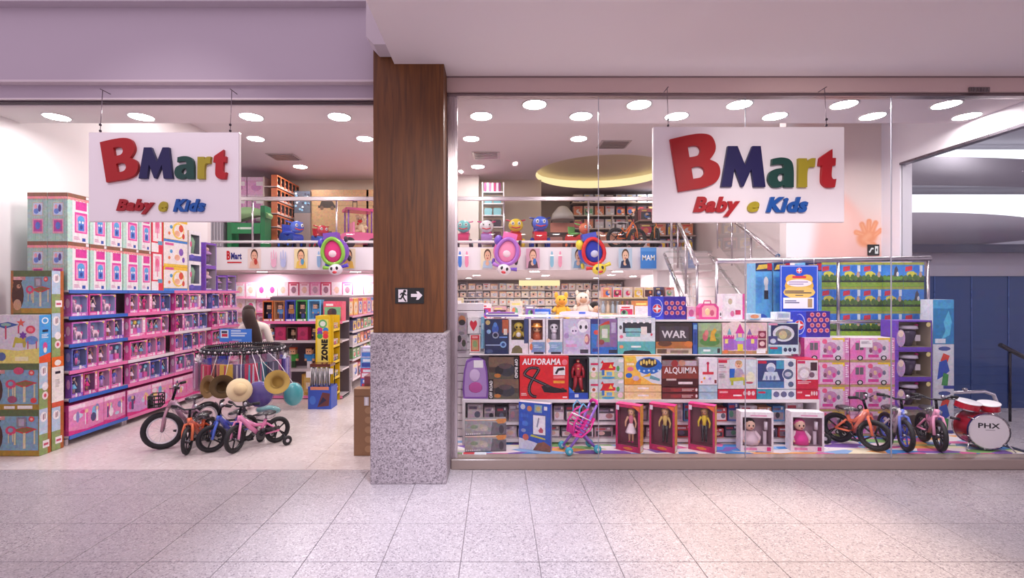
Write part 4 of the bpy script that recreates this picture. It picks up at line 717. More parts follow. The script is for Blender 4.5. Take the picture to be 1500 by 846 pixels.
mb, F, loc, w, h = px_box(1023.5, 1051, 524, CAM_H-(563.3-VY)*YA/FPX+.002, YA, .1, '#ece6ee'); f = F['front']; f.rect(.2, .38, .8, .48, '#d83a4a'); f.rect(.44, .48, .54, .78, '#d83a5a'); f.ell(.49, .8, .08, .06, '#b82a4a', 8); f.ell(.3, .24, .06, .05, '#e8c04a', 8); f.ell(.6, .22, .08, .06, '#c8a8d8', 8); f.rect(.84, .05, .96, .18, '#8a3a3a'); f.ell(.15, .1, .06, .04, '#e87a4a', 8)
put(mb, 'toy_box', loc, 'white musical toy box with red keyboard picture', group=GA)
def d_red(f): f.rect(0, 0, 1, 1, '#cc2440'); f.rect(.04, .62, .26, .8, '#f0a8b0'); f.rect(.4, .3, .62, .45, '#f6e6e8'); [f.ell(.7+.11*i, .6, .045, .24, '#e8c8cc', 10) for i in range(3)]
flat(1051.5, 1108, 569.8, 585, YA, '#cc2440', 'flat red base box under the baby activity table box', deco=d_red, name='toy_box')
mb, F, loc, w, h = px_box(1051.5, 1108, 524.5, CAM_H-(569.3-VY)*YA/FPX+.002, YA, .2, '#d9d0d6'); f = F['front']; f.rect(0, .97, 1, 1, '#c02a44'); f.rect(.01, .85, .24, .95, '#c82a48'); bars(f, .03, .78, .18, 2, .03, '#8a7a86'); bars(f, .03, .5, .2, 5, .018, '#8a7a86'); f.rect(.01, .55, .24, .56, '#c83a52')
f.rect(.30, .12, 1, .98, '#d6dce6'); f.rect(.30, .36, .44, .66, '#2f6ac0'); f.poly([(.42,.4),(.45,.62),(.55,.72),(.64,.62),(.7,.45),(.7,.36),(.45,.36)], '#b9aabd'); f.ell(.54, .80, .10, .13, '#efc0a0', 12); f.ell(.54, .87, .09, .07, '#c8a070', 10); f.ell(.51, .81, .012, .015, '#3a2a2a', 6); f.ell(.57, .81, .012, .015, '#3a2a2a', 6); f.ell(.54, .74, .03, .02, '#c05a52', 6)
f.poly([(.30,.36),(.78,.40),(.78,.28),(.32,.24)], '#c8c44a'); f.rect(.34, .12, .4, .28, '#b8b43e'); f.rect(.66, .12, .72, .3, '#b8b43e'); f.ell(.68, .42, .07, .05, '#efc0a0', 8); f.ell(.86, .84, .07, .1, '#dce6ea', 8); f.ell(.85, .36, .12, .2, '#e8e4cc', 10); f.ell(.82, .2, .1, .04, '#c05a6a', 8)
put(mb, 'toy_box', loc, 'white box with a baby at a yellow activity table', group=GA)
def d_teal(f): f.rect(0, 0, .38, 1, '#3a96b4'); f.rect(.03, .6, .22, .8, '#c82a48'); f.rect(.38, 0, 1, 1, '#dfe4ec'); [f.ell(.5+.19*i, .5, .08, .32, '#6a6a90', 12) for i in range(3)]
flat(1108.5, 1166, 570.3, 585, YA, '#3a96b4', 'flat teal base box under the white potty box', deco=d_teal, name='toy_box')
mb, F, loc, w, h = px_box(1108.5, 1166, 526, CAM_H-(569.8-VY)*YA/FPX+.002, YA, .2, '#dfe2ea'); f = F['front']; f.rect(.02, .04, .70, .97, '#3c4678'); f.rect(.5, .68, .70, .96, '#4a9ac0'); f.rect(.03, .86, .25, .95, '#c82a48'); f.rect(.02, .04, .7, .25, '#4a74a8'); f.ell(.36, .72, .12, .17, '#d6dcea', 12); f.ell(.36, .66, .1, .1, '#9aa8c8', 10); f.poly([(.2,.58),(.52,.58),(.6,.3),(.14,.3)], '#c8d4e4'); [f.ell(.25+.1*i, .38, .03, .08, '#7a88b0', 8) for i in range(3)]
f.disc(.80, .50, .062, '#e8ecf2', 16); f.disc(.80, .50, .055, '#5a6488', 16); f.ell(.8, .5, .09, .08, '#c0c8d8', 10); f.disc(.87, .84, .03, '#5a6488', 12); f.disc(.87, .16, .03, '#5a6488', 12); put(mb, 'toy_box', loc, 'blue and white baby potty box with round pictures', group=GA)
flat(1166.5, 1199, 570.3, 585, YA, '#cc2440', 'flat red base box at the pink van end of the shelf', deco=d_red, name='toy_box')
mb, F, loc, w, h = px_box(1166.5, 1199, 526, CAM_H-(569.8-VY)*YA/FPX+.002, YA, .2, '#cc2a44'); f = F['front']; f.rect(.04, .32, .98, .97, '#e2d8dc'); f.rect(.05, .86, .4, .95, '#c82a62'); f.rect(.64, .62, .94, .9, '#4a3038'); f.disc(.36, .52, .075, '#c8b8bc', 14); f.disc(.36, .52, .05, '#e8e0e4', 12); f.disc(.7, .48, .03, '#7a6070', 10); bars(f, .06, .26, .6, 2, .03, '#f0b8c0'); put(mb, 'toy_box', loc, 'red and white baby swing box beside the pink van boxes', group=GA)
# --- row B
def gb(px0, px1, pyt, col, lab, art, d=.09, Y=YB, zb=ZB, name='toy_box'):
    mb, F, loc, w, h = px_box(px0, px1, pyt, zb, Y, d, col); art(F['front'], F); return put(mb, name, loc, lab, group=GB)
def a_robot(f, F): f.rect(0, 0, 1, 1, '#262f56'); f.rect(.74, .6, 1, .98, '#b8603a'); f.rect(.8, .55, .95, .72, '#e4d4c8'); f.ell(.45, .72, .14, .14, '#3c62b4', 12); f.ell(.45, .84, .08, .07, '#5a86d0', 10); f.ell(.46, .54, .14, .1, '#9098b0', 12); f.ell(.46, .54, .09, .06, '#1c2038', 10); f.disc(.18, .64, .024, '#8ab0d8', 12); f.ell(.14, .9, .1, .07, '#c8b070', 10); f.rect(.05, .24, .72, .27, '#a8b8d8'); f.disc(.78, .27, .035, '#8ab4e0', 14); f.disc(.78, .27, .02, '#2c4a8c', 10); f.rect(.62, .46, .95, .5, '#6a94d8'); f.ell(.2, .08, .16, .06, '#48587c', 10)
gb(709.5, 745, 467, '#2b3358', 'dark blue robot toy box at the start of the middle shelf', a_robot)
def headbox(px0, px1, head, bodyc, base, lab, style):
    k = YB/FPX; w = (px1-px0)*k-.003; h = CAM_H-(466.5-VY)*k-ZB; win = (.12, .40, .84, .97); mb, F, pane, (X0, X1, y0, y1, Z0, Z1) = winbox(w, .10, h, '#e9e2e8', win, {'y': '#7a6a3c', 'o': '#b0603a', 's': '#8d8690'}[style]); f = F['front']
    if style == 'y': f.rect(.78, .3, 1, 1, '#3c4a78'); f.poly([(.12,.02),(.16,.15),(.34,.24),(.52,.24),(.68,.15),(.70,.02)], '#77704a'); f.l += 0
    else: f.rect(.14, .04, .98, .34, '#7f9ec4' if style == 'o' else '#8ab0cc'); f.rect(.3, .0, .9, .06, '#3a3240'); f.ell(.14, .2, .09, .1, '#e07a4a' if style == 'o' else '#eceaf0', 10); f.disc(.14, .38, .022, '#f0c8b8', 10); bars(f, .3, .26, .5, 2, .03, '#b8cce4')
    if style == 'y': f.mb.face([f.P(*p) for p in ((.84,.40),(1,.40),(1,.98),(.84,.98))], '#3c4a78')
    rt = mb.build('figure_box'); pane.build('window_film', rt); b = MB(); c0 = (0, (y0+y1)/2-.005, Z0)
    def P3(x, y, z): return (x, c0[1]+y, Z0+z)
    if style == 'y': b.ell(P3(0,0,.145), (.05,.034,.042), head, 'g', 12, 8); b.ell(P3(0,0,.06), (.045,.03,.05), bodyc, 'g', 10, 7); b.ell(P3(0,-.028,.055), (.028,.008,.026), '#f0ece6', 'g', 10, 5); b.tube([P3(-.04,0,.08), P3(-.06,-.01,.03)], [.014,.01], head, 'g', 6); b.tube([P3(.04,0,.08), P3(.06,-.01,.03)], [.014,.01], head, 'g', 6)
    elif style == 'o': b.lathe([(.064,.135),(.068,.14),(.045,.15),(.038,.175),(.0,.182)], head, 'g', 12, o=P3(0,0,0)); b.ell(P3(0,-.002,.11), (.04,.034,.036), '#e8b484', 'g', 10, 7); b.lathe([(.05,.0),(.045,.04),(.03,.08)], bodyc, 'g', 10, o=P3(0,0,0))
    else: b.ell(P3(0,0,.13), (.046,.036,.042), head, 'g', 12, 8); b.ell(P3(0,-.008,.09), (.032,.03,.022), head, 'g', 10, 6); b.lathe([(.035,.0),(.03,.05),(.02,.08)], bodyc, 'g', 10, o=P3(0,0,0))
    for s in (-1, 1): b.ell(P3(s*.02,-.030,.135 if style != 'o' else .112), (.011,.009,.012), '#1c181c', 'g', 8, 5)
    b.build('figure', rt); rt.location = ((px0+px1)/2*k-VX*k, YB+.05, ZB); return thing(rt, lab, 'toy box', GB)
headbox(745.5, 774, '#d8c04a', '#c8ac3c', '#e9e2e8', 'white window box with yellow large headed toy figure', 'y'); headbox(774.5, 799, '#e89a3c', '#c05a30', '#e9e2e8', 'white window box with orange hatted toy figure', 'o'); headbox(799.5, 824.5, '#ece8ee', '#c8c0cc', '#e9e2e8', 'white window box with pale skull faced toy figure', 's')
def a_uni(f, F): f.rect(0, 0, 1, 1, '#c9c0da'); f.ell(.72, .80, .2, .19, '#eeeaf0', 14); f.ell(.64, .77, .05, .06, '#3a343c', 8); f.ell(.84, .77, .05, .06, '#3a343c', 8); f.ell(.4, .68, .14, .12, '#e4dcec', 12); f.disc(.35, .66, .01, '#5a4a70', 8); f.disc(.46, .66, .01, '#5a4a70', 8); f.poly([(.38,.8),(.4,.92),(.43,.8)], '#e0b0d0'); f.ell(.12, .52, .1, .08, '#b098c4', 10); f.ell(.88, .42, .1, .16, '#b0708c', 10); f.ell(.85, .42, .07, .1, '#efc4ac', 8); f.rect(.1, .2, .5, .28, '#d8a0c8'); f.rect(.62, .02, .92, .13, '#4a4650'); f.ell(.25, .34, .18, .07, '#d8c4e8', 10)
gb(825, 865, 467, '#cdc4dc', 'lilac unicorn toy box with white panda head picture', a_uni)
def a_house(f, F): f.rect(0, 0, 1, 1, '#3f78c0'); f.poly([(.2,.2),(1,.2),(1,1),(.3,1)], '#8a6a9c'); f.rect(0, .86, .35, 1, '#3c3a78'); f.rect(.34, .34, .72, .84, '#8aa878'); f.rect(.42, .46, .64, .72, '#d8dcd0'); f.poly([(.3,.8),(.72,.86),(.70,.96),(.5,.9)], '#c84a3c'); f.ell(.2, .62, .1, .07, '#d8564a', 10); f.rect(.28, .3, .34, .8, '#8a5a3a'); f.rect(.78, .6, .95, .9, '#b8b0cc'); f.rect(0, 0, 1, .2, '#3a70c0'); f.rect(.68, .02, 1, .12, '#343848'); f.rect(.05, .06, .3, .16, '#4a4a8c'); f.ell(.4, .34, .12, .08, '#9a4a4a', 8)
gb(865.5, 904, 467, '#4a7ac0', 'blue and purple play garden box with green doorway', a_house)
def a_coffee(f, F): f.rect(0, .36, 1, 1, '#dfe6ea'); f.rect(0, 0, 1, .34, '#5fb4b8'); f.rect(.14, .58, .90, .88, '#3c3a40'); f.rect(.2, .62, .62, .72, '#8ac4c4'); [f.ell(.22+.16*i, .9, .04, .05, '#f4f2f4', 8) for i in range(5)]; f.rect(.62, .54, .78, .76, '#f0e4dc'); f.rect(.22, .48, .6, .60, '#7abcc0'); f.ell(.08, .74, .04, .06, '#5a5a60', 8); f.ell(.1, .48, .05, .05, '#e87a90', 8); f.rect(.36, .18, .62, .23, '#eaf4f4'); f.poly([(.14,0),(.18,.08),(.4,.11),(.85,.08),(.9,0)], '#2a3034'); f.ell(.1, .2, .06, .05, '#e8a070', 8); f.ell(.9, .54, .03, .04, '#d05060', 8)
gb(904.5, 960, 465.5, '#a8ccd0', 'teal and white toy coffee machine box', a_coffee)
def a_war(f, F): f.rect(0, 0, 1, 1, '#3f3230'); f.rect(0, 0, 1, .18, '#c8b4a0'); f.rect(.04, .02, .3, .16, '#6a5446'); f.rect(.4, .03, .9, .12, '#8a7464'); f.rect(0, .18, 1, .4, '#b8743c'); f.ell(.25, .34, .2, .1, '#6a4430', 10); f.ell(.9, .32, .12, .1, '#d8803c', 10); f.rect(.1, .42, .9, .9, '#4c4448'); f.text('WAR', .16, .52, .84, .76, '#dcd8da', .03)
gb(960.5, 1014, 473, '#3f3230', 'brown WAR board game box with silver lettering', a_war, name='game_box')
def a_green(f, F): f.rect(0, .22, 1, 1, '#86a070'); f.rect(0, .76, 1, 1, '#a4b890'); f.ell(.5, .4, .44, .15, '#5a8a48', 12); f.rect(0, 0, 1, .22, '#7fb4a8'); f.ell(.3, .56, .12, .14, '#c86a70', 10); f.ell(.36, .68, .09, .1, '#d88a80', 10); f.poly([(.5,.42),(.56,.72),(.7,.84),(.8,.78),(.7,.62),(.78,.42)], '#d8a83c'); f.rect(.22, .08, .52, .15, '#eaf4f0'); f.rect(.82, .03, .94, .18, '#4a3a40'); f.ell(.8, .6, .1, .06, '#6aa058', 8)
gb(1022.5, 1057, 473, '#86a888', 'green board game box with golden animal picture', a_green, name='game_box'); gb(1015, 1021.8, 473, '#3a5aa8', 'narrow blue box standing beside the green game box', lambda f, F: (f.rect(.2, .3, .8, .7, '#2c4688'), f.rect(.1, .8, .9, .95, '#7ab0d8')), name='game_box')
def a_castle(f, F):
    f.rect(0, 0, 1, 1, '#e6c8c4'); f.rect(0, .0, 1, .1, '#b88a60'); f.ell(.3, .75, .3, .3, '#eed6d0', 14); f.rect(.08, .14, .74, .46, '#b07ad0')
    for x in (.08, .20, .60, .72): f.rect(x-.05, .12, x+.06, .54, '#a86ac8'); [f.rect(x-.05+i*.045, .54, x-.02+i*.045, .60, '#d8389a') for i in range(3)]; f.rect(x-.06, .49, x+.07, .55, '#d8389a')
    f.rect(.32, .3, .47, .68, '#b886d8'); f.rect(.30, .42, .49, .52, '#9ad0d8'); f.poly([(.29,.66),(.395,.98),(.50,.66)], '#d43a9a'); f.rect(.35, .54, .44, .66, '#f0d8a0'); f.poly([(.11,.62),(.16,.84),(.21,.62)], '#7ab8c8'); f.poly([(.55,.62),(.61,.82),(.66,.62)], '#8a6ab0'); f.rect(.34, .1, .46, .32, '#e8d84a'); f.rect(.06, .34, .13, .48, '#f0e080'); f.rect(.64, .34, .71, .48, '#f0e080'); f.rect(.80, .5, .97, .74, '#8a2a44'); f.ell(.885, .62, .06, .07, '#d8a0a8', 10); f.rect(.80, .2, .97, .46, '#7a2440'); f.ell(.885, .33, .06, .08, '#e8c8c4', 10); f.ell(.08, .08, .06, .06, '#e07a4a', 8); sticker(f, .76, .02, .2, .14)
gb(1057.5, 1124, 472.5, '#e6c8c4', 'pale toy castle box with pink and purple towers', a_castle)
def a_proj(f, F): f.rect(0, 0, 1, 1, '#c8dce4'); f.rect(.08, .3, .98, .98, '#30345c'); f.ell(.5, .66, .36, .26, '#d8d8e0', 18); f.ell(.5, .64, .27, .18, '#8a8a80', 16); f.ell(.48, .62, .14, .14, '#c8bc90', 12); f.rect(.0, .32, .3, .58, '#4a4a80'); f.ell(.15, .42, .1, .08, '#c8d0e0', 10); f.rect(0, 0, .45, .24, '#2f94b0'); f.rect(.05, .16, .3, .22, '#c82a48'); [f.ell(.56+.15*i, .14, .06, .07, '#3a4060', 10) for i in range(3)]; f.rect(0, .93, .3, 1, '#d890a8')
gb(1125.5, 1170, 473, '#c8dce4', 'blue and white cot projector box beside the castle box', a_proj)
def star_logo(f, u, v, r):
    f.ell(u, v, r/f.w, r/f.h, '#d8dcf4', 22); f.ell(u, v, r*.92/f.w, r*.92/f.h, '#d8303c', 22); f.star(u, v, r*1.0, '#e8eaf4', 4, .34); f.l -= 0
def starbox(px0, px1, pyt, zb, Y, split, lab):
    mb, F, loc, w, h = px_box(px0, px1, pyt, zb, Y, .11, '#2f3fc0'); f = F['front']; f.rect(0, 0, split, 1, '#3444c8'); f.ell(split*.5, .5, split*.44, .40, '#b8c0f0', 20); f.ell(split*.44, .5, split*.44, .38, '#3444c8', 20); star_logo(f, split*.48, .47, min(split*w*.36, h*.3)); f.rect(split, 0, 1, 1, '#3a2590')
    n = 4; sx = (1-split)/n; sy = sx*w/h*.88; rows = int(1/sy)+2; cx = [0, sx/2]
    for j in range(rows):
        for i in range(n+1):
            u = split+sx*(i+.5*(j % 2)); v = sy*(j+.3)
            if u-sx*.5 < split-.001 or u+sx*.5 > 1.001 or v-sy*.56 < 0 or v+sy*.56 > 1: continue
            f.poly([(u+sx*.48*sin(pi/3*q), v+sy*.56*cos(pi/3*q)) for q in range(6)], '#6a3aa0'); f.ell(u, v, sx*.36, sy*.42, '#e09a9c', 10); f.l += 1; f.star(u, v, sx*w*.33, '#c02a4a', 4, .4); f.l -= 3
    return put(mb, 'toy_box', loc, lab, group='purple star pattern boxes')
starbox(953.5, 1005, 434, ZC, YC, .36, 'purple star pattern box on the top window shelf near the middle')
o = starbox(1161, 1216, 455.5, 1.2085, 5.37, .36, 'purple star pattern box standing on the pink van boxes')
VANTOP = o
# --- top shelf oddments
b = MB(); b.prism([(-.1,0),(.1,0),(.11,.04),(.105,.13),(.07,.17),(-.07,.17),(-.105,.13),(-.11,.04)], -.045, .045, '#d84a90', 'g'); rt = b.build('lunch_bag'); b = MB(); b.prism([(-.075,.025),(.075,.025),(.08,.12),(.05,.15),(-.05,.15),(-.08,.12)], -.049, -.045, '#f0a8b0', 'p'); b.ell((-.02,-.049,.08), (.03,.003,.04), '#f0d0a0', 'p', 9, 5); b.ell((.03,-.049,.07), (.025,.003,.035), '#c85a7a', 'p', 9, 5); b.build('front_panel', rt); MB().tube([(-.04,0,.168),(-.035,0,.20),(.035,0,.20),(.04,0,.168)], .007, '#b83070', 'g', 6).build('handle', rt)
rt.location = at(1036, 468, 5.2); rt.location.z = ZC; thing(rt, 'pink lunch bag with handle on the top window shelf', 'bag')
def plainbox(px0, px1, pyt, col, lab, art=None, Y=YC, d=.12, zb=None, name='toy_box'):
    mb, F, loc, w, h = px_box(px0, px1, pyt, ZC if zb is None else zb, Y, d, col); art and art(F['front']); return put(mb, name, loc, lab)
plainbox(1006, 1019.5, 449, '#e8b0c8', 'small pale pink box behind the lunch bag on the top shelf', lambda f: (f.ell(.5, .5, .3, .3, '#c85a90', 10), f.rect(.1, .05, .9, .2, '#b8d8f0')))
plainbox(1053.5, 1057.5, 455, '#f0e8ee', 'narrow white box beside the lunch bag', lambda f: (f.ell(.5, .6, .3, .2, '#3a303a', 8), f.rect(.2, .1, .8, .25, '#d05a80')))
plainbox(1058, 1091, 430, '#efe4ea', 'tall white and pink box on the top window shelf', lambda f: (f.rect(.9, 0, 1, 1, '#d85a9c'), f.rect(.1, .45, .6, .92, '#f7f2f4'), f.ell(.35, .7, .1, .12, '#c8b8a0', 10), f.rect(.25, .05, .75, .4, '#e8dce4'), f.ell(.45, .22, .1, .12, '#d8789c', 8), f.rect(.58, .18, .82, .36, '#c83a68')))
plainbox(1096, 1115, 459.5, '#cfe0ea', 'small pale tub box at the foot of the tall blue cartons', lambda f: (f.ell(.5, .55, .35, .35, '#e8a070', 10), f.rect(.1, .0, .9, .15, '#7ab0d8')), Y=5.06)
plainbox(1138, 1158, 457, '#d0dce8', 'small clear topped tub under the blue poster', lambda f: (f.rect(.1, .3, .9, .8, '#a8bcd0'), f.rect(.1, .05, .9, .2, '#f0f0f4')), Y=5.06)
for x0_, x1_, z0_, z1_, c_, lab in ((-.18, .18, 0, .012, '#4a3ab0', 'blue violet picture book at the bottom of the pile on the top window shelf'), (-.17, .17, .0125, .03, '#e8e4ee', 'white picture book in the middle of the pile on the top window shelf'), (-.15, .14, .0305, .04, '#7a3a9c', 'purple picture book on top of the pile on the top window shelf')):
    o = MB().box(x0_, x1_, -.1, .1, z0_, z1_, c_).build('picture_book'); o.location = at(735, 466, 5.2); o.location.z = 1.460; thing(o, lab, 'book', 'flat picture books')
b = MB(); b.prism(smooth([(-.22,.02),(-.2,.05),(-.05,.06),(.1,.055),(.22,.03),(.1,.01),(-.1,.005)], 3), -.03, .03, '#e9e4f0', 'g'); b.box(-.02, .05, -.034, -.03, .03, .05, '#4a6ad8', 'g'); o = b.build('toy_board'); o.location = at(850, 466, 5.2); o.location.z = 1.454; thing(o, 'white boat shaped toy lying on the top window shelf', 'toy')
# slat wall goods
def slatgood(px0, px1, py0, py1, col, lab, art, cat='toy box'):
    Y = 5.23; k = Y/FPX; mb, F = carton((px1-px0)*k-.004, .05, (py1-py0)*k, col); art(F['front']); return put(mb, 'hanging_pack', ((px0+px1)/2*k-VX*k, Y+.025, CAM_H-(py1-VY)*k), lab, cat)
slatgood(668, 684, 458, 512, '#b0a4ac', 'grey toy car pack hanging on the white slat panel', lambda f: (f.ell(.55, .8, .35, .14, '#c88a5a', 10), f.ell(.55, .74, .32, .08, '#3a3436', 10), f.ell(.5, .45, .3, .05, '#8a8490', 8), f.ell(.3, .3, .2, .1, '#3a3438', 8), f.ell(.72, .18, .2, .1, '#4a4a3c', 8)))
slatgood(685, 702, 464, 488.5, '#ece6ea', 'white gift pack with a red heart on the slat panel', lambda f: f.poly(smooth([('c',.5,.15),(.18,.55),(.3,.8),('c',.5,.68),(.7,.8),(.82,.55)], 4), '#d82a40'), 'gift pack')
slatgood(704.5, 710, 464, 510, '#8cc4e4', 'narrow pale blue pack on the slat panel', lambda f: (f.rect(.2, .6, .8, .8, '#c8e4f4')))
slatgood(687.5, 704, 489.5, 515, '#e6dcdc', 'small red picture book pack on the slat panel', lambda f: (f.rect(.12, .04, .9, .96, '#d8303c'), f.rect(.2, .1, .82, .7, '#c8a070'), f.ell(.5, .45, .2, .2, '#8aa870', 10), f.rect(.25, .78, .75, .9, '#f0a0a0')), 'book')
# --- inside the low shelf
inn = random.Random(5); n = 0
for zlev, hh, nm in ((.3255, .2, 'upper'), (.1505, .13, 'lower')):
    x = -.31; n = 0
    while x < 3.34:
        w = inn.uniform(.11, .2); 
        if x < 1.40 < x+w+.02: x = 1.49-.0; continue
        if x+w > 3.37: break
        h = hh*inn.uniform(.7, .98); base = inn.choice(['#6d5f68', '#a8939c', '#c8b4bc', '#8a7a84', '#b89aa4', '#58505c', '#d8c8cc']) if x < 1.9 else inn.choice(['#5a8ac0', '#c84a50', '#6d5f78', '#e0d4d8', '#4a5a9c', '#d8a080', '#3a3a50'])
        mb, F = carton(w, .12, h, base); f = F['front']; f.rect(.08, .1, .92, .6, inn.choice(['#d8c4cc', '#4a4248', '#e8dce0', '#9a8a94'])); f.ell(inn.uniform(.3, .7), .4, .2, .2, inn.choice(['#c08a90', '#6a6a80', '#e0b8a8', '#3a3440', '#5a8a70']), 10); f.rect(.1, .72, .6, .88, inn.choice(['#f0e8ec', '#c84a5a', '#8a7a90'])); f.rect(.7, .78, .86, .95, '#f4f0f2')
        put(mb, 'toy_box', (x+w/2, 5.17, zlev+.001), '%s small boxed toy from the column, %s level inside the low window shelf' % (ORD[n], nm), group='small boxes inside the low window shelf'); x += w+.015; n += 1
# --- things on the play mat
def kit(z, lab):
    mb, F = carton(.42, .07, .165, '#8d878c'); f = F['front']; f.rect(0, 0, 1, 1, '#a29ca0'); f.poly([(.62,0),(1,0),(1,.7),(.66,.8)], '#6f6a72'); f.poly([(0,1),(0,.93),(.75,.88),(.8,.7),(.95,.72),(1,.85),(1,1)], '#d88a4a'); f.poly([(0,1),(0,.95),(.73,.91),(.8,1)], '#e6d6cc'); f.ell(.35, .5, .2, .22, '#b8b0a4', 12); f.ell(.22, .54, .1, .12, '#8a9a84', 10); f.ell(.88, .35, .06, .28, '#4a464e', 10); f.ell(.46, .4, .1, .14, '#c8bcb0', 10); f.rect(0, 0, 1, .05, '#5a545a')
    for i in range(8): f.rect(.03+i*.045, .07, .052+i*.045, .16, '#ece6e8')
    p = at(711, 664, 4.80); return put(mb, 'construction_kit_box', (p.x, 4.83, z), lab, group='construction kit boxes', rz=.1)
kit(ZP+.001, 'lower grey construction kit box on the play mat'); kit(ZP+.167, 'upper grey construction kit box stacked on another')
mb, F = carton(.335, .065, .485, '#2c3f9c'); f = F['front']; f.rect(0, 0, 1, 1, '#2f55b8'); f.poly([(0,0),(1,0),(1,.06),(.5,.17),(0,.24)], '#d8d4e0'); f.poly([(.45,0),(1,0),(1,.12),(.8,.2),(.6,.16)], '#8a5a4a'); f.rect(.44, .32, .86, .76, '#4a5a98'); f.rect(.46, .34, .84, .74, '#ece8ee'); f.poly([(.62,.42),(.7,.5),(.78,.44),(.76,.38),(.66,.38)], '#b84a60'); f.poly([(.56,.5),(.62,.7),(.66,.68),(.6,.48)], '#8a8a98'); f.rect(.5, .8, .74, .96, '#8aa8b8'); f.ell(.62, .88, .08, .05, '#c8b070', 10); f.rect(.80, .86, .90, .94, '#e8e4ec'); f.ell(.34, .87, .08, .06, '#c87a5a', 10); f.ell(.13, .9, .08, .06, '#c8ccd8', 10); f.poly([(.36,.29),(.4,.33),(.84,.27),(.84,.24)], '#c8c04a'); f.ell(.22, .26, .1, .07, '#c86a5a', 10); f.ell(.2, .55, .1, .06, '#4a7ad0', 10); f.ell(.15, .4, .08, .04, '#8a98c8', 10)
for q in range(5): f.rect(.07+.05*q, .68, .09+.05*q, .76, '#4a78cc')
F['top'].rect(0, 0, 1, 1, '#e6dce4'); g = F['right']; g.rect(.5, 0, .7, 1, '#c8ccea')
p = at(785, 662, 4.80); put(mb, 'drawing_board_box', (p.x, 4.87, ZP+.001), 'tall blue drawing board box standing on the play mat', rz=-.36)
# doll stroller
st = empty('doll_stroller', (.855, 4.82, ZP+.001), 'pink and purple toy doll stroller with teal wheels on the play mat', 'toy stroller', rz=.22); st.scale = (.93, .93, .96)
PU, TE, HP = '#8d62c0', '#3aa4bc', '#e8329a'
for s in (-1, 1):
    y = s*.085
    MB().tube([(-.165, y, .05), (-.06, y*.9, .17), (.02, y*.8, .23), (.16, y, .50)], [.013, .016, .016, .013], PU, 'g', 8).tube([(.15, y, .045), (.06, y*.9, .14), (.0, y*.8, .22), (-.03, y*.8, .26)], [.013, .016, .016, .012], PU, 'g', 8).build('frame', st)
    for x in (-.17, .155): w_ = MB(); w_.lathe([(.012, -.02), (.036, -.02), (.042, -.012), (.042, .012), (.036, .02), (.012, .02)], TE, 'g', 16, 'y', (x, y+s*.025, .043)); w_ = w_.build('wheel', st); MB().lathe([(.016, -.024), (.016, .024)], '#b8e0e8', 'g', 10, 'y', (x, y+s*.025, .043)).build('hub', w_)
    b = MB(); ribs = [((-.10, y, .20), (-.02, y, .40)), ]
    b.tube([(-.12,y,.20),(-.10,y,.32),(-.03,y,.42),(.06,y,.46)], .011, HP, 'g', 7).tube([(-.12,y,.20),(-.02,y,.17),(.08,y,.24),(.13,y,.36)], .011, HP, 'g', 7)
    for q in range(6): t_ = q/5; b.tube([(-.115+.08*t_, y, .22+.18*t_), (-.02+.12*t_, y, .18+.14*t_)], .006, HP, 'g', 6)
    b.build('side_basket', st)
b = MB(); b.face([(-.12,-.085,.20),(-.12,.085,.20),(-.02,.085,.17),(-.02,-.085,.17)], HP, 'g').face([(-.02,-.085,.17),(-.02,.085,.17),(.13,.085,.36),(.13,-.085,.36)], HP, 'g').face([(-.12,-.085,.20),(-.12,.085,.20),(-.10,.085,.28),(-.10,-.085,.28)], HP, 'g'); b.build('seat', st)
MB().tube([(.16,-.085,.50),(.175,-.06,.525),(.175,.06,.525),(.16,.085,.50)], .017, HP, 'g', 8).build('handle', st)
MB().tube([(-.05,-.085,.38),(-.04,-.09,.47),(.0,-.085,.52),(.05,-.085,.47)], .009, '#6ab0d8', 'g', 7).tube([(-.05,.085,.38),(-.04,.09,.47),(.0,.085,.52),(.05,.085,.47)], .009, '#6ab0d8', 'g', 7).build('canopy_hoop', st)
MB().tube([(-.14,-.10,.44),(.08,-.10,.34)], .006, '#f2ecf2', 'g', 6).build('safety_tie', st); MB().tube([(-.165,-.09,.05),(-.165,.09,.05)], .009, PU, 'g', 7).tube([(.15,-.09,.045),(.15,.09,.045)], .009, PU, 'g', 7).build('axle', st)
# dolls in tall orange boxes
def tall_doll(px, skin, hair, top, low, lab, skirt, Y=4.80, rz=-.62):
    w, d, h = .255, .095, .475; mb, F, pane, (X0, X1, y0, y1, Z0, Z1) = winbox(w, d, h, '#c02a62', (.08, .12, .92, .93), '#7a3a4c'); f = F['front']; f.rect(0, 0, 1, .11, '#b8245c'); f.ell(.5, .06, .2, .03, '#d8803c', 10); f.rect(.02, .86, .14, .96, '#e6dcec'); f.poly([(.66,.98),(.98,.98),(.98,.86)], '#e8703c')
    g = F['right']; g.rect(0, 0, 1, 1, '#dc9a3c'); g.rect(.1, .02, .9, .14, '#e8dcc8'); F['top'].rect(0, 0, 1, 1, '#ec3f90'); [g.ell(inn.random(), inn.uniform(.2, .95), .1, .02, '#e8b45c', 8) for _ in range(8)]
    rt = mb.build('doll_box'); pane.build('window_film', rt); m2 = MB(); doll(m2, .02, (y0+y1)/2, Z0+.03, .345, skin, hair, top, low, skirt, .07); m2.build('doll', rt); p = at(px, 662, Y); rt.location = (p.x, Y+.05, ZP+.001); rt.rotation_euler = (0, 0, rz); return thing(rt, lab, 'doll box', 'tall orange and magenta doll boxes')
tall_doll(924, '#e8b48e', '#c89a5a', '#d87a90', '#f0dce4', 'orange sided doll box with a white skirted doll, beside the toy stroller', True)
tall_doll(974, '#e0b088', '#d0a070', '#e0c070', '#3c3438', 'orange sided doll box with a doll in a pale yellow jacket', False)
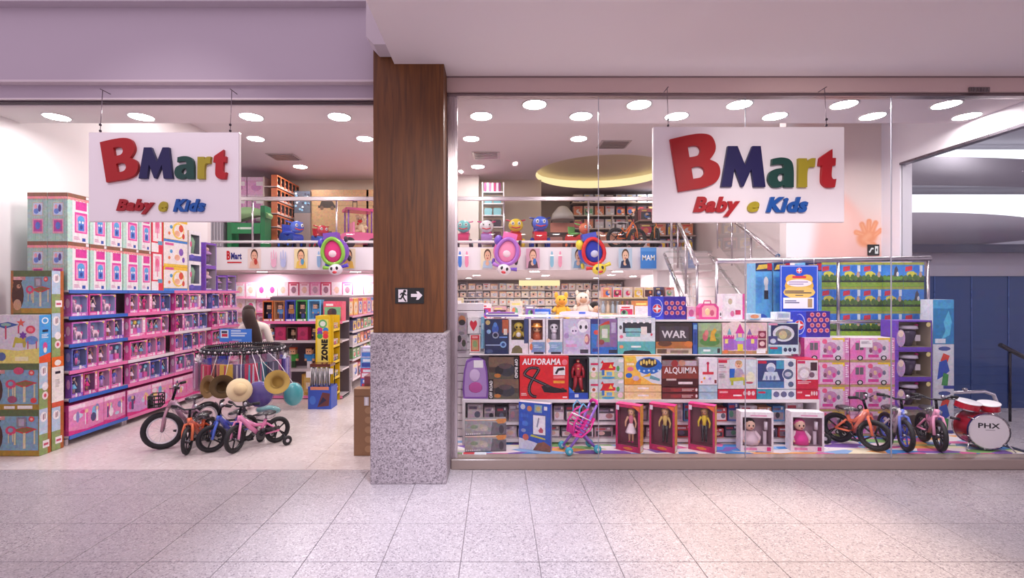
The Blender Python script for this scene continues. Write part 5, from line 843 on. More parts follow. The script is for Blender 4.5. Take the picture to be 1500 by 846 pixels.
tall_doll(1032, '#c08a64', '#b09050', '#e6c83a', '#2e2a34', 'orange sided doll box with a bright yellow jacket doll', False)
def baby_box(px, hairc, dressc, lab, cap=None):
    w, d, h = .315, .12, .40; mb, F, pane, (X0, X1, y0, y1, Z0, Z1) = winbox(w, d, h, '#efe4ec', (.06, .14, .94, .86), '#a88a98'); f = F['front']; f.rect(0, 0, 1, .13, '#ecdde8'); f.rect(.1, .03, .5, .09, '#e48ab8'); f.rect(.8, .02, .92, .12, '#d83a90'); f.rect(0, .87, 1, 1, '#f4eef2'); f.rect(.3, .89, .8, .93, '#e8a8c4')
    rt = mb.build('baby_doll_box'); pane.build('window_film', rt); b = MB(); x = -.05; y = (y0+y1)/2
    b.ell((x, y, Z0+.20), (.052, .045, .056), '#f0c8b0', 'p', 12, 8); b.ell((x, y+.012, Z0+.215), (.056, .046, .054), cap or hairc, 'c', 12, 8); b.lathe([(.085, Z0+.012), (.08, Z0+.06), (.045, Z0+.14)], dressc, 'c', 12, o=(x, y, 0)); [b.ell((x+s*.02, y-.042, Z0+.2), (.008, .006, .01), '#2a2430', 'g', 6, 5) for s in (-1, 1)]; b.ell((x, y-.046, Z0+.175), (.012, .006, .006), '#c85a6a', 'g', 6, 5)
    for s in (-1, 1): b.tube([(x+s*.045, y, Z0+.13), (x+s*.085, y-.02, Z0+.08), (x+s*.075, y-.035, Z0+.05)], [.022, .019, .014], '#f0d8e0', 'c', 7); b.ell((x+s*.07, y-.037, Z0+.04), (.014, .014, .014), '#f0c8b0', 'p', 7, 5); b.tube([(x+s*.035, y-.02, Z0+.03), (x+s*.06, y-.045, Z0+.018)], [.026, .02], '#f0c8b0', 'p', 7)
    b.build('baby_doll', rt); b = MB(); b.box(.08, .11, -.01, .02, Z0+.002, Z0+.14, '#d8c8d4', 'g'); b.cyl((.1, -.02, Z0+.16), (.1, -.02, Z0+.24), .018, '#e6dce8', 'g', 8); b.build('bottle', rt); p = at(px, 664, 4.80); rt.location = (p.x, 4.86, ZP+.001); rt.rotation_euler = (0, 0, -.12); return thing(rt, lab, 'doll box', 'white baby doll boxes')
baby_box(1110, '#3c2c34', '#d8c0cc', 'white topped baby doll box with a dark haired doll'); baby_box(1184, '#e0589c', '#d83a90', 'white topped baby doll box with a pink capped doll', '#dc4a94')
for bx_, c_, lab in (((-.12, .12, -.03, .03, 0, .004), '#f0ecf0', 'white leaflet lying flat on the play mat by the window frame'), ((-.11, .0, -.028, .025, .0045, .008), '#c83a44', 'red leaflet lying on the white one by the window frame'), ((.005, .11, -.025, .03, .0045, .008), '#dce4ee', 'pale blue leaflet lying on the white one by the window frame')):
    o = MB().box(*bx_, c_).build('leaflet'); o.location = (-.22, 4.735, ZP+.0005); thing(o, lab, 'leaflet', 'leaflets on the play mat')
# pink van boxes
def van(w=.503, h=.275):
    mb, F = carton(w, .2, h, '#e58cc0'); f = F['front']; f.rect(0, 0, 1, 1, '#ecb6d6'); f.rect(0, 0, 1, .10, '#b8a070'); f.rect(.02, .1, .9, .12, '#d84a98'); f.rect(.62, .84, .9, 1, '#ecc84a'); f.poly([(.0,.14),(.34,.14),(.34,.88),(.14,.88),(.0,.5)], '#e87abc'); f.rect(.12, .5, .3, .8, '#6a6a6e'); f.rect(.2, .5, .215, .8, '#e87abc'); f.rect(.36, .2, .86, .92, '#e2d0e0'); f.ell(.58, .58, .16, .26, '#c890b8', 12); [f.ell(.46+.1*q, .48+.1*(q % 2), .04, .1, ['#8a5a78', '#e8c8a8', '#d84a98', '#7a7a98'][q], 8) for q in range(4)]; f.rect(.4, .2, .64, .32, '#dc4a9c')
    f.ell(.45, .85, .06, .1, '#e8648c', 10); f.rect(.9, .1, 1, 1, '#dc8cc0'); bars(f, .915, .9, .07, 6, .05, '#f6e4f0'); 
    for u in (.22, .75): f.ell(u, .18, .068, .105, '#2a2428', 14); f.ell(u, .18, .04, .065, '#d8d4d8', 12)
    F['left'].rect(0, 0, 1, 1, '#d83a94'); F['left'].text('o', .0, .0, .001, .001, '#d83a94'); F['left'].ell(.5, .5, .2, .3, '#f6d8ea', 10); F['top'].rect(0, 0, 1, 1, '#e8dce4'); return mb
pv = van().build('van_playset_box'); thing(pv, 'x', 'toy box', 'pink van playset boxes'); first = True; vy = 5.32
for ci, x in enumerate((3.722, 4.236)):
    for r_ in range(4):
        lab = '%s pink van playset box, stack %s' % (['lowest', 'second lowest', 'third', 'topmost'][r_], ['touching the shelf end', 'behind the bicycles'][ci]); loc = (x, vy+.1, ZP+.001+r_*.2765)
        if first: pv.location = loc; pv['label'] = lab; o = pv; first = False
        else: o = dup(pv, loc, 0, lab)
b = MB(); b.box(-.07, .07, -.001, .001, 0, .085, '#f4f0f2'); f = Face(b, (-.07,-.001,0), (.14,0,0), (0,0,.085)); bars(f, .1, .8, .8, 4, .05, '#8a7a90'); thing(b.build('price_card', loc=(4.16, 5.312, 1.10)), 'white price card stuck on the topmost pink van box', 'price card')
# ================================================================== BICYCLES, DRUMS, HAT STAND, PEOPLE
def bicycle(loc, rz, steer, R, wb, frame, fork, lab, rim='spoke', basket=False, trainers=True, group=None, seatc='#24222a', rimc='#d8d4da', wrapped=True, guard=None):
    """origin: ground contact of the front wheel; the bike points along local +x."""
    t = empty('kids_bicycle', loc, lab, 'bicycle', group, rz); tr = R*.15
    def wheel(x, y, nm, par, ang=0):
        b = MB(); b.M = Matrix.Translation((x, y, R)) @ Matrix.Rotation(ang, 4, 'Z')
        b.torus((0,0,0), R-tr, tr, '#1d1b20', 'r', 'y', 28, 8, .95); o = b.build(nm, par)
        b = MB(); b.M = Matrix.Translation((x, y, R)) @ Matrix.Rotation(ang, 4, 'Z'); b.torus((0,0,0), R-tr*2.1, tr*.32, rimc, 'g', 'y', 24, 6, 1.6)
        n = 5 if rim == 'mag' else 14
        for i in range(n):
            a = 2*pi*i/n; b.tube([(.012*cos(a), 0, .012*sin(a)), ((R-tr*2)*cos(a), 0, (R-tr*2)*sin(a))], .009 if rim == 'mag' else .0016, rimc, 'g', 5)
        b.cyl((0,-.028,0), (0,.028,0), .016, '#8a8890', 'm', 10); b.build('rim', o)
    s2 = Matrix.Rotation(steer, 4, 'Z')
    # steering assembly as one empty-free part chain: front wheel, fork, handlebar turn about the head tube
    head = Vector((-R*.42, 0, R*2.55)); 
    wheel(0, 0, 'front_wheel', t, steer)
    b = MB(); c, s = cos(steer), sin(steer)
    def q(x, y, z): return (x*c-y*s, x*s+y*c, z)
    for sg in (-1, 1): b.tube([q(0, sg*.045, R), q(-.02, sg*.045, R*1.7), q(-.045, sg*.035, R*2.12), q(-.05, 0, R*2.2)], .014, fork, 'g', 8)
    b.tube([q(-.05, 0, R*2.18), q(-R*.45, 0, R*2.6)], .017, fork, 'g', 8); b.build('fork', t)
    if guard: 
        b = MB(); pts = [q((R+.022)*cos(a), 0, R+(R+.022)*sin(a)) for a in [radians(v) for v in range(30, 151, 15)]]; b.tube(pts, .02, guard, 'g', 6); b.build('mudguard', t)
    hz = R*2.6; b = MB(); b.tube([q(-R*.45, 0, hz), q(-R*.62, 0, hz+R*.62)], .013, '#2a282e', 'm', 8); top = hz+R*.62; hx = -R*.62
    w = min(.19, R*1.25+.04)
    b.tube([q(hx-.05, -w, top+.03), q(hx-.01, -w*.6, top+.03), q(hx+.01, -w*.25, top), q(hx+.01, w*.25, top), q(hx-.01, w*.6, top+.03), q(hx-.05, w, top+.03)], .010, '#2a282e', 'g', 7)
    hb = b.build('handlebar', t)
    for sg in (-1, 1): MB().tube([q(hx-.052, sg*w, top+.03), q(hx-.02, sg*w*.68, top+.03)], .016, '#1b1a1e', 'r', 8).build('grip', hb); MB().tube([q(hx+.03, sg*w*.85, top+.025), q(hx+.02, sg*w*.45, top+.01)], .006, '#3a383e', 'g', 5).build('brake_lever', hb)
    MB().ell(q(hx+.005, w*.3, top+.03), .02, '#b8b8c0', 'm', 8, 6).build('bell', hb)
    rear = Vector((-wb, 0, R)); bb = Vector((-wb*.56, 0, R*.95)); seat = Vector((-wb*.72, 0, R*2.35)); hd = Vector(q(-R*.45, 0, R*2.55)); 
    b = MB(); b.tube([hd, (hd+bb)*.5+Vector((0,0,-R*.10)), bb], [.024,.026,.024], frame, 'g', 9); b.tube([hd-Vector((0,0,.02)), (hd*.4+seat*.6)+Vector((0,0,-R*.75)), seat-Vector((0,0,R*.75))], .02, frame, 'g', 8); b.tube([bb, seat-Vector((0,0,R*.35))], .018, frame, 'g', 8)
    for sg in (-1, 1): b.tube([rear+Vector((0,sg*.05,0)), bb+Vector((0,sg*.025,0))], .011, frame, 'g', 6); b.tube([rear+Vector((0,sg*.05,0)), seat+Vector((0,sg*.02,-R*.65))], .011, frame, 'g', 6)
    b.build('frame', t); wheel(-wb, 0, 'rear_wheel', t)
    b = MB(); b.tube([seat-Vector((0,0,R*.4)), seat], .012, '#8a8890', 'm', 7); b.M = Matrix.Identity(4); b.ell(seat+Vector((-.03,0,.012)), (.085,.065,.025), seatc, 'r', 10, 6); b.ell(seat+Vector((.06,0,.012)), (.06,.025,.018), seatc, 'r', 8, 5); b.build('saddle', t)
    b = MB(); b.cyl(bb+Vector((0,-.07,0)), bb+Vector((0,.07,0)), .01, '#3a383e', 'm', 7); b.tube([bb+Vector((0,-.07,0)), bb+Vector((.06,-.07,-.06))], .008, '#3a383e', 'm', 6); b.tube([bb+Vector((0,.07,0)), bb+Vector((-.06,.07,.06))], .008, '#3a383e', 'm', 6); b.box(bb.x+.03, bb.x+.09, -.115, -.07, bb.z-.07, bb.z-.05, '#26242a', 'r').box(bb.x-.09, bb.x-.03, .07, .115, bb.z+.05, bb.z+.07, '#26242a', 'r'); b.build('pedal', t)
    b = MB(); b.lathe([(.05,.03),(.055,.036),(.05,.042)], '#2c2a30', 'g', 14, 'y', tuple(bb)); b.tube([rear+Vector((0,.04,.03)), bb+Vector((0,.04,.05))], .022, '#2c2a30', 'g', 6); b.build('chain_guard', t)
    if trainers:
        for sg in (-1, 1):
            b = MB(); b.tube([(rear.x, sg*.05, R), (rear.x-.01, sg*.12, R*.75), (rear.x-.02, sg*.17, .055)], .008, '#3a383e', 'm', 6); o = b.build('stabiliser', t); b = MB(); b.torus((rear.x-.02, sg*.19, .055), .036, .019, '#1f1d22', 'r', 'y', 16, 7); b.lathe([(.02,-.012),(.02,.012)], '#d8d4da', 'g', 8, 'y', (rear.x-.02, sg*.19, .055)); b.build('small_wheel', o)
    if basket:
        b = MB(); bx = -R*.1; 
        for z in (R*2.35, R*2.55, R*2.75, R*2.95): b.tube([q(bx+.02+e, f, z) for e, f in ((.0,-.09),(.11,-.10),(.11,.10),(.0,.09))], .006, '#1d1b20', 'g', 5, closed=True)
        for e, f in ((0,-.09),(.055,-.095),(.11,-.1),(.11,-.05),(.11,0),(.11,.05),(.11,.1),(.055,.095),(0,.09),(0,0)): b.tube([q(bx+.02+e, f, R*2.33), q(bx+.02+e, f, R*2.97)], .006, '#1d1b20', 'g', 5)
        b.face([q(bx+.02, -.09, R*2.34), q(bx+.13, -.1, R*2.34), q(bx+.13, .1, R*2.34), q(bx+.02, .09, R*2.34)], '#1d1b20', 'g'); b.build('basket', t)
    if wrapped:
        b = MB(); b.ell(seat+Vector((0,0,-.005)), (.11,.085,.055), '#e8e8f0', 'f', 10, 7); b.build('poly_bag', t)
        b = MB(); m_ = (hd+bb)*.5; b.tube([hd+Vector((.0,0,-.01)), m_+Vector((0,0,-.01)), bb], [.045,.055,.045], '#e8e8f0', 'f', 9); b.build('wrapping_film', t)
    return t
GBk = 'bicycles at the shop entrance'; GW = 'bicycles in the shop window'
bicycle(at(238, 657.5, 5.18).xy.to_3d(), radians(250), radians(-46), .205, .52, '#c9a2b8', '#b88a9c', 'largest bicycle at the entrance, lilac pink with a black basket', 'spoke', True, True, GBk, '#3a343c', '#e4e0e6')
bicycle(at(274, 664.5, 5.02).xy.to_3d(), radians(273), radians(12), .142, .44, '#e8643c', '#ee7a50', 'orange bicycle at the entrance facing the mall', 'mag', False, True, GBk, '#2a262c', '#26242a')
bicycle(at(310, 662.5, 5.08).xy.to_3d(), radians(248), radians(-28), .148, .44, '#3a4fc0', '#4a6ad0', 'blue bicycle at the entrance between the orange and pink ones', 'mag', False, True, GBk, '#24222a', '#26242a')
bicycle(at(344, 662.5, 5.06).xy.to_3d(), radians(231), radians(28), .148, .46, '#f08ab8', '#f29ac4', 'pink bicycle with stabilisers at the entrance, beside the hat stand', 'mag', False, True, GBk, '#2e2a30', '#26242a')
def wl(px, py, Y): p = at(px, py, Y); return (p.x, Y, ZP+.001)
bicycle(wl(1281, 664, 4.82), radians(-62), radians(4), .158, .34, '#f07a58', '#f47c58', 'orange bicycle in the shop window before the pink van boxes', 'mag', False, True, GW, '#3a363c', '#2a282e')
bicycle(wl(1327, 666, 4.81), radians(-103), radians(-4), .158, .34, '#d8c8d0', '#6a7ad0', 'blue rimmed bicycle in the shop window between orange and pink ones', 'mag', False, False, GW, '#3a363c', '#4a5ac0')
bicycle(wl(1377, 666, 4.81), radians(-110), radians(-4), .158, .34, '#ef9cc0', '#f4a8c8', 'pink bicycle in the shop window beside the red drum kit', 'mag', False, True, GW, '#3a363c', '#2a282e')
b = MB(); b.box(-.045, .045, -.001, .001, 0, .12, '#f0ecf2'); f = Face(b, (-.045,-.001,0), (.09,0,0), (0,0,.12)); f.rect(.1, .85, .9, .92, '#8a7ab0'); bars(f, .12, .7, .7, 4, .03, '#b8a8cc'); f.rect(.15, .08, .8, .14, '#5a5ab0')
# drum kit
t = empty('drum_kit', (5.05, 4.93, ZP+.001), 'red toy drum kit with white PHX bass drum in the shop window', 'drum kit', rz=radians(-12)); t.scale = (.87, .87, .87)
def drum(nm, o, r, dep, ax, shell, par, mod=None):
    b = MB(); b.lathe([(r, -dep/2), (r, dep/2)], shell, 'g', 28, ax, o, cap=False); d = b.build(nm, par)
    b = MB()
    for e in (-dep/2, dep/2): b.lathe([(r+.002, e-.008), (r+.009, e-.006), (r+.009, e+.006), (r+.002, e+.008), (r-.004, e+.004)], '#d8d4da', 'm', 28, ax, o, cap=False)
    b.build('hoop', d); return d
bd = drum('bass_drum', (0, 0, .225), .20, .26, 'y', '#a01c30', t)
b = MB(); b.lathe([(.197, -.1315), (.001, -.1316)], '#ece6ea', 'g', 28, 'y', (0, 0, .225), cap=False); f = Face(b, (-.12, -.1322, .262), (.24, 0, 0), (0, 0, .066)); f.text('PHX', .05, .05, .95, .95, '#1d1a22', .028); f.rect(.35, -.3, .75, -.22, '#7a747c'); b.build('drum_head', bd)
b = MB(); b.lathe([(.212, -.137), (.214, -.115)], '#2a2658', 'g', 28, 'y', (0, 0, .225), cap=False)
for i in range(6): a = i*pi/3+.3; b.cyl((.21*cos(a), -.14, .225+.21*sin(a)), (.21*cos(a), -.05, .225+.21*sin(a)), .008, '#d8d4da', 'm', 6)
b.build('bass_hoop', bd)
for s in (-1, 1): MB().tube([(s*.17, -.10, .12), (s*.24, -.16, .004)], .008, '#d8d4da', 'm', 6).build('leg', t)
for x, y, z, r, tilt in ((-.11, .03, .50, .115, .12), (.12, .05, .485, .10, -.1)):
    b = MB(); b.M = Matrix.Translation((x, y, z)) @ Matrix.Rotation(tilt, 4, 'Y') @ Matrix.Rotation(.16, 4, 'X'); b.lathe([(r, -.04), (r, .04)], '#c01c34', 'g', 24, cap=False); o = b.build('tom_drum', t)
    b2 = MB(); b2.M = b.M.copy(); b2.lathe([(r+.006, .034), (r+.006, .046), (r-.002, .047), (.001, .046)], '#f4f0f4', 'g', 24, cap=False); b2.lathe([(r+.006, -.046), (r+.006, -.034)], '#d8d4da', 'm', 24, cap=False); b2.lathe([(.001, -.043), (r, -.043)], '#e8e0e4', 'g', 24, cap=False); b2.build('drum_head', o)
    MB().tube([(0, .02, .42), (x*.5, y, z-.02), (x*.75, y, z)], .008, '#d8d4da', 'm', 6).build('tom_arm', t)
b = MB(); b.tube([(.0,.02,.42),(.0,.02,.435)], .02, '#d8d4da', 'm', 8); b.build('tom_mount', t)
MB().tube([(-.27, .06, .33), (-.19, .02, .32)], .017, '#2a2630', 'g', 7).build('pedal_arm', t)
# hat and swim-bag stand
t = SX, SY = -3.31, 6.20
t = empty('hat_stand', (SX, SY, 0), 'round black garment stand hung with bagged swim goods and straw hats', 'stand')
RR = .46
b = MB(); b.torus((0,0,1.0), RR, .014, '#1f1d22', 'g', 'z', 30, 7).torus((0,0,.955), RR-.03, .01, '#1f1d22', 'g', 'z', 30, 6)
for i in range(4): a = pi/4+i*pi/2; b.tube([(0,0,.98),(RR*cos(a),RR*sin(a),.99)], .010, '#1f1d22', 'g', 6)
b.build('ring', t); b = MB(); b.cyl((0,0,.03), (0,0,1.0), .02, '#26242a', 'g', 8)
for i in range(4): a = i*pi/2; b.tube([(0,0,.06),(.42*cos(a),.42*sin(a),.02)], .014, '#26242a', 'g', 6)
b.build('post', t)
b = MB()
for i in range(96): a = 2*pi*i/96; b.tube([(RR*cos(a), RR*sin(a), 1.022), ((RR+.02)*cos(a), (RR+.02)*sin(a), 1.005), ((RR+.02)*cos(a), (RR+.02)*sin(a), .95)], .009, '#2a2830', 'g', 5); i % 3 or b.ell(((RR+.03)*cos(a), (RR+.03)*sin(a), .985), (.012, .012, .014), '#e8e4ea', 'g', 6, 4)
b.build('hook_row', t)
r6 = random.Random(3)
def bagpack(i, a, w, h, cols, lab, nm='bagged_swimwear'):
    rr_ = RR+.03+.052*(i % 2); t_ = empty(nm, (SX+rr_*cos(a), SY+rr_*sin(a), .94-h), lab, 'bagged goods', 'bags of swim goods on the round stand', a+pi/2)
    b = MB(); b.prism([(-w*.44, .02), (w*.44, .02), (w*.42, h*.80), (-w*.42, h*.80)], -.012, .012, cols[0], 'c'); 
    for k in range(1, len(cols)): x0 = -w*.4+.8*w*(k-.4)/len(cols); b.prism([(x0, .03), (x0+w*.18, .03), (x0+w*.15, h*.78), (x0+.01, h*.78)], -.018, -.012, cols[k], 'c')
    b.build('garment', t_); b = MB(); b.prism([(-w/2, 0), (w/2, 0), (w/2, h*.80), (w*.12, h*.96), (-w*.12, h*.96), (-w/2, h*.80)], -.022, .022, '#e8e8f0', 'f'); b.build('poly_bag', t_)
    MB().tube([(0,0,h*.93),(0,0,h+.02),(0,-.02,h+.05),(0,-.035,h+.06)], .005, '#26242a', 'g', 5).build('hook', t_)
bc = [('#3a4ab8','#e8ecf4','#8ac4dc'), ('#b88aa8','#e8d8e4'), ('#2434c0','#f0ecf2'), ('#7a2a40','#5a2434'), ('#b8b4c4','#dcd8e4','#6a6878'), ('#c88aac','#6a5a80','#f0e4ec'), ('#8a7a9c','#e0a060'), ('#d83a68','#e8c0a8','#c8283a'), ('#e08a7a','#3a3440','#d84a6a'), ('#e8c03c','#c83a5a'), ('#7a6a9c','#e8e4f0','#4a6ac0'), ('#d82a58','#6ab8d0','#e8e0ec'), ('#4a8a9c','#c85a8c'), ('#3a3a58','#8a8aa0'), ('#c86a9a','#f0dce8'), ('#6a5ab0','#c8b8e0')]
for i in range(24):
    a = radians(150+i*14.2); bagpack(i, a, .165, .43+.05*r6.random(), bc[i % 16], '%s bag of swim goods from the doll shelf side of the round stand' % ORD[i])
# blue header card on the stand
b = MB(); b.box(-.21, .21, -.006, .006, 0, .165, '#2f6fd0'); f = Face(b, (-.21,-.006,0), (.42,0,0), (0,0,.165)); f.rect(0, 0, 1, 1, '#3f80dc'); f.rect(.03, .3, .28, .92, '#dce8f4'); f.rect(.07, .4, .25, .62, '#d02a40'); f.rect(.06, .66, .24, .84, '#3a3a50'); bars(f, .36, .9, .5, 2, .10, '#cfe0f8'); f.rect(.36, .42, .8, .56, '#bcd4f4'); f.rect(.4, .1, .7, .2, '#8ab4ec'); f.rect(.3, .03, .6, .07, '#e05060')
b.cyl((-.1,.0,-.08), (-.1,0,0), .008, '#2a2830', 'g', 6).cyl((.1,.0,-.08), (.1,0,0), .008, '#2a2830', 'g', 6); b.build('header_card', t, loc=(.0, -.20, 1.09), rz=-.08)
def straw_hat(px, py, Y, tilt, yaw, lab, band='#8a6a3a', dark=None, s=.78):
    b = MB(); b.M = Matrix.Scale(s, 4) @ Matrix.Rotation(yaw, 4, 'Z') @ Matrix.Rotation(tilt, 4, 'X'); b.lathe([(.175, .0), (.17, .012), (.10, .018), (.085, .022)], '#e4cfa4', 'c', 22, cap=False); b.lathe([(.086, .0), (.086, .022)], band, 'c', 22, cap=False); b.lathe([(.0845, .022), (.082, .07), (.065, .105), (.001, .115)], '#dcc496', 'c', 22, cap=False); b.lathe([(.174, .0), (.084, .008), (.080, .06), (.06, .095), (.001, .10)], dark or '#c9ac74', 'c', 22, cap=False)
    o = b.build('straw_hat'); o.location = at(px, py, Y); z0 = .97-o.location.z; dx, dy = (SX-o.location.x), (SY-Y); dd = math.hypot(dx, dy); q_ = (dd-RR-.02)/dd; MB().tube([(0, .03, .06), (dx*q_*.6, dy*q_*.6, z0*.6), (dx*q_, dy*q_, z0)], .003, '#e8e0d8', 'g', 4).build('hanging_cord', o); return thing(o, lab, 'hat', 'straw hats on the round stand')
straw_hat(406, 559, 5.40, radians(-104), radians(18), 'large pale straw hat hanging at the front of the round stand', dark='#b89a50'); straw_hat(304, 566, 5.56, radians(-98), radians(-24), 'straw hat hanging low on the doll shelf side of the stand', dark='#8a6a3c'); straw_hat(326, 566, 5.48, radians(-100), radians(40), 'straw hat partly behind another on the round stand', dark='#5a4426'); straw_hat(351, 571, 5.37, radians(70), radians(40), 'small straw hat with a red band hanging crown forward', '#c02a34')
def swimring(px, py, Y, rx, rz_, col, lab, yaw=0):
    b = MB(); b.M = Matrix.Rotation(yaw, 4, 'Z'); b.ell((0,0,0), (rx, .05, rz_), col, 'c', 14, 9); o = b.build('beach_bag', loc=at(px, py, Y)); b = MB(); b.M = Matrix.Rotation(yaw, 4, 'Z'); b.ell((0,0,.0), (rx*1.08, .06, rz_*1.1), '#e8e8f0', 'f', 12, 8); b.build('poly_bag', o); dx, dy, z0 = SX-o.location.x, SY-Y, .97-o.location.z; dd = math.hypot(dx, dy); q_ = (dd-RR-.01)/dd; MB().tube([(0, 0, rz_*.9), (dx*q_*.6, dy*q_*.6, rz_+(z0-rz_)*.7), (dx*q_, dy*q_, z0)], .004, '#e8e4ec', 'g', 5).build('cord', o); return thing(o, lab, 'beach bag', 'bagged beach goods low on the stand')
swimring(380, 577, 5.51, .16, .15, '#5a4a9c', 'round purple bagged beach mat under the stand'); swimring(430, 577, 5.74, .11, .14, '#4ab4b8', 'turquoise bagged beach bag hanging off the side of the stand', .5); swimring(393, 600, 5.72, .15, .055, '#8ccfcc', 'pale turquoise folded float below the purple beach mat')
# people
def person(loc, rz, height, hair, top, lower, label, lean=0, hairlong=True, skin='#e8b896'):
    H = height; nodes = {}; edges = []; rad = {}
    def nd(k, p, r, par=None):
        nodes[k] = Vector(p)*H; rad[k] = (r*H if not isinstance(r, tuple) else r[0]*H, r*H if not isinstance(r, tuple) else r[1]*H)
        if par: edges.append((par, k))
    nd('pelvis', (0,0,.53), (.085,.065)); nd('waist', (0,0,.61), (.072,.055), 'pelvis'); nd('chest', (0,-.005,.72), (.088,.065), 'waist'); nd('coll', (0,.0,.80), (.06,.05), 'chest'); nd('neck', (lean*.02,0,.845), .032, 'coll'); nd('jaw', (lean*.05,-.012,.885), (.042,.048), 'neck'); nd('skull', (lean*.07,-.005,.935), (.052,.06), 'jaw'); nd('crown', (lean*.08,.0,.975), (.036,.04), 'skull')
    for s, n in ((-1,'l'),(1,'r')):
        nd('sh'+n, (s*.105,0,.79), .042, 'coll'); nd('el'+n, (s*.145,-.02,.63), .032, 'sh'+n); nd('wr'+n, (s*.11,-.14,.60), .02, 'el'+n); nd('pa'+n, (s*.10,-.185,.60), (.024,.012), 'wr'+n)
        for i in range(4): x = s*(.10+(i-1.5)*.012); nd('fa%d%s' % (i, n), (x, -.215-.003*(i in (1,2)), .597), .0068, 'pa'+n); nd('fb%d%s' % (i, n), (x, -.232-.006*(i in (1,2)), .583), .0055, 'fa%d%s' % (i, n))
        nd('ta'+n, (s*.078, -.175, .603), .0075, 'pa'+n); nd('tb'+n, (s*.068, -.20, .597), .006, 'ta'+n)
        nd('hp'+n, (s*.05,0,.49), .062, 'pelvis'); nd('kn'+n, (s*.055,-.01,.28), .04, 'hp'+n); nd('an'+n, (s*.055,.012,.05), .026, 'kn'+n); nd('to'+n, (s*.06,-.08,.022), .024, 'an'+n)
    me = bpy.data.meshes.new('b'); keys = list(nodes); me.from_pydata([nodes[k] for k in keys], [(keys.index(a), keys.index(c_)) for a, c_ in edges], []); o = bpy.data.objects.new('b', me); COL.objects.link(o)
    o.modifiers.new('s', 'SKIN'); o.modifiers.new('u', 'SUBSURF').levels = 2
    for k, d in zip(keys, me.skin_vertices[0].data): d.radius = rad[k]; d.use_root = (k == 'pelvis')
    ev = o.evaluated_get(bpy.context.evaluated_depsgraph_get()); em = ev.to_mesh(); b = MB(); [b.vert(v.co) for v in em.vertices]
    for p in em.polygons:
        c_ = p.center/H; z = c_.z; hand = c_.y < -.15 and z > .4
        col = skin if (z > .84 or hand) else (top if z > .50 else lower if z > .06 else '#3a3238'); b.fi(tuple(p.vertices), col, 'c' if col != skin else 'p', True)
    ev.to_mesh_clear(); bpy.data.objects.remove(o); body = b.build('person'); body.location = loc; body.rotation_euler = (0, 0, rz)
    b = MB(); cx = lean*.07*H; b.ell((cx, .012*H, .945*H), (.056*H, .062*H, .058*H), hair, 'c', 14, 10)
    if hairlong: b.tube([(cx, .045*H, .95*H), (cx*.6, .068*H, .87*H), (-.015*H, .082*H, .77*H), (-.052*H, .085*H, .66*H), (-.066*H, .075*H, .55*H)], [.053*H, .06*H, .056*H, .046*H, .016*H], hair, 'c', 10)
    else: b.ell((cx, .05*H, .93*H), (.045*H, .04*H, .05*H), hair, 'c', 10, 8)
    b.build('hair', body); b = MB()
    for s in (-1, 1): b.ell((cx+s*.022*H, -.062*H, .928*H), (.008*H, .006*H, .006*H), '#f4f0ee', 'g', 8, 5); b.ell((cx+s*.022*H, -.067*H, .928*H), (.004*H, .003*H, .004*H), '#2a1c18', 'g', 6, 4); b.ell((cx+s*.055*H, .0, .925*H), (.007*H, .012*H, .018*H), skin, 'p', 7, 5)
    b.ell((cx, -.068*H, .908*H), (.008*H, .012*H, .014*H), skin, 'p', 7, 5); b.ell((cx, -.060*H, .884*H), (.016*H, .006*H, .006*H), '#b85a58', 'p', 8, 5); b.build('face', body)
    b = MB(); b.lathe([(.088*H, .495*H), (.094*H, .56*H), (.082*H, .62*H)], top, 'c', 16, cap=False); b.build('shirt_hem', body)
    return thing(body, label, 'person')
person((-3.58, 6.98, .002), radians(192), 1.53, '#33211d', '#efe4da', '#4a4450', 'person with long dark hair in a cream top seen from behind among shelves', .6)
person((1.66, 7.95, .002), radians(20), 1.56, '#1d1616', '#c8b0a0', '#4a4450', 'person with short black hair half hidden behind the window display', 0, False)
# cartons by the column
b = MB(); b.box(-.15, .15, -.07, .07, 0, .70, '#8f6a4a'); f = Face(b, (-.15,-.07,0), (.3,0,0), (0,0,.70)); [f.disc(.5, .10+i*.145, .036, '#a8835f', 16) for i in range(5)]; f.rect(.36, .75, .52, .88, '#c8c4c8'); f.rect(.40, .76, .48, .87, '#e8e4e8'); f.disc(.78, .79, .02, '#c8a888', 8); f.rect(0, .88, 1, .90, '#7a583c'); f.rect(0, .0, .01, 1, '#7a583c')
thing(b.build('shipping_carton', loc=(-1.345, 5.03, .005)), 'tall brown shipping carton with pale dots beside the granite column', 'carton')
b = MB(); b.box(-.14, .14, -.1, .1, 0, .80, '#7d4a4a'); f = Face(b, (-.14,-.1,0), (.28,0,0), (0,0,.80)); f.rect(0, .9, 1, 1, '#8a4a58'); thing(b.build('shipping_carton', loc=(-1.30, 5.25, .005)), 'dark red carton behind the tall brown carton', 'carton')
for i in range(4):
    mb, F = carton(.30, .2, .13, ['#4a6ac0', '#c84a6a', '#6a9ad0', '#b8b4d0'][i]); F['front'].rect(.05, .1, .7, .5, ['#c83a4a', '#e8e0ec', '#3a4a9c', '#4a7ac8'][i]); F['front'].rect(.1, .6, .9, .85, '#dce4f0'); put(mb, 'toy_box', (-1.56, 6.05, .505+i*.131), '%s small blue and red box of the stack on the brown carton' % ['lowest', 'second', 'third', 'topmost'][i], group='small boxes behind the column')
mb, F = carton(.42, .3, .50, '#8a6a50'); put(mb, 'shipping_carton', (-1.56, 6.05, .005), 'brown carton under the small blue boxes behind the column', 'carton')
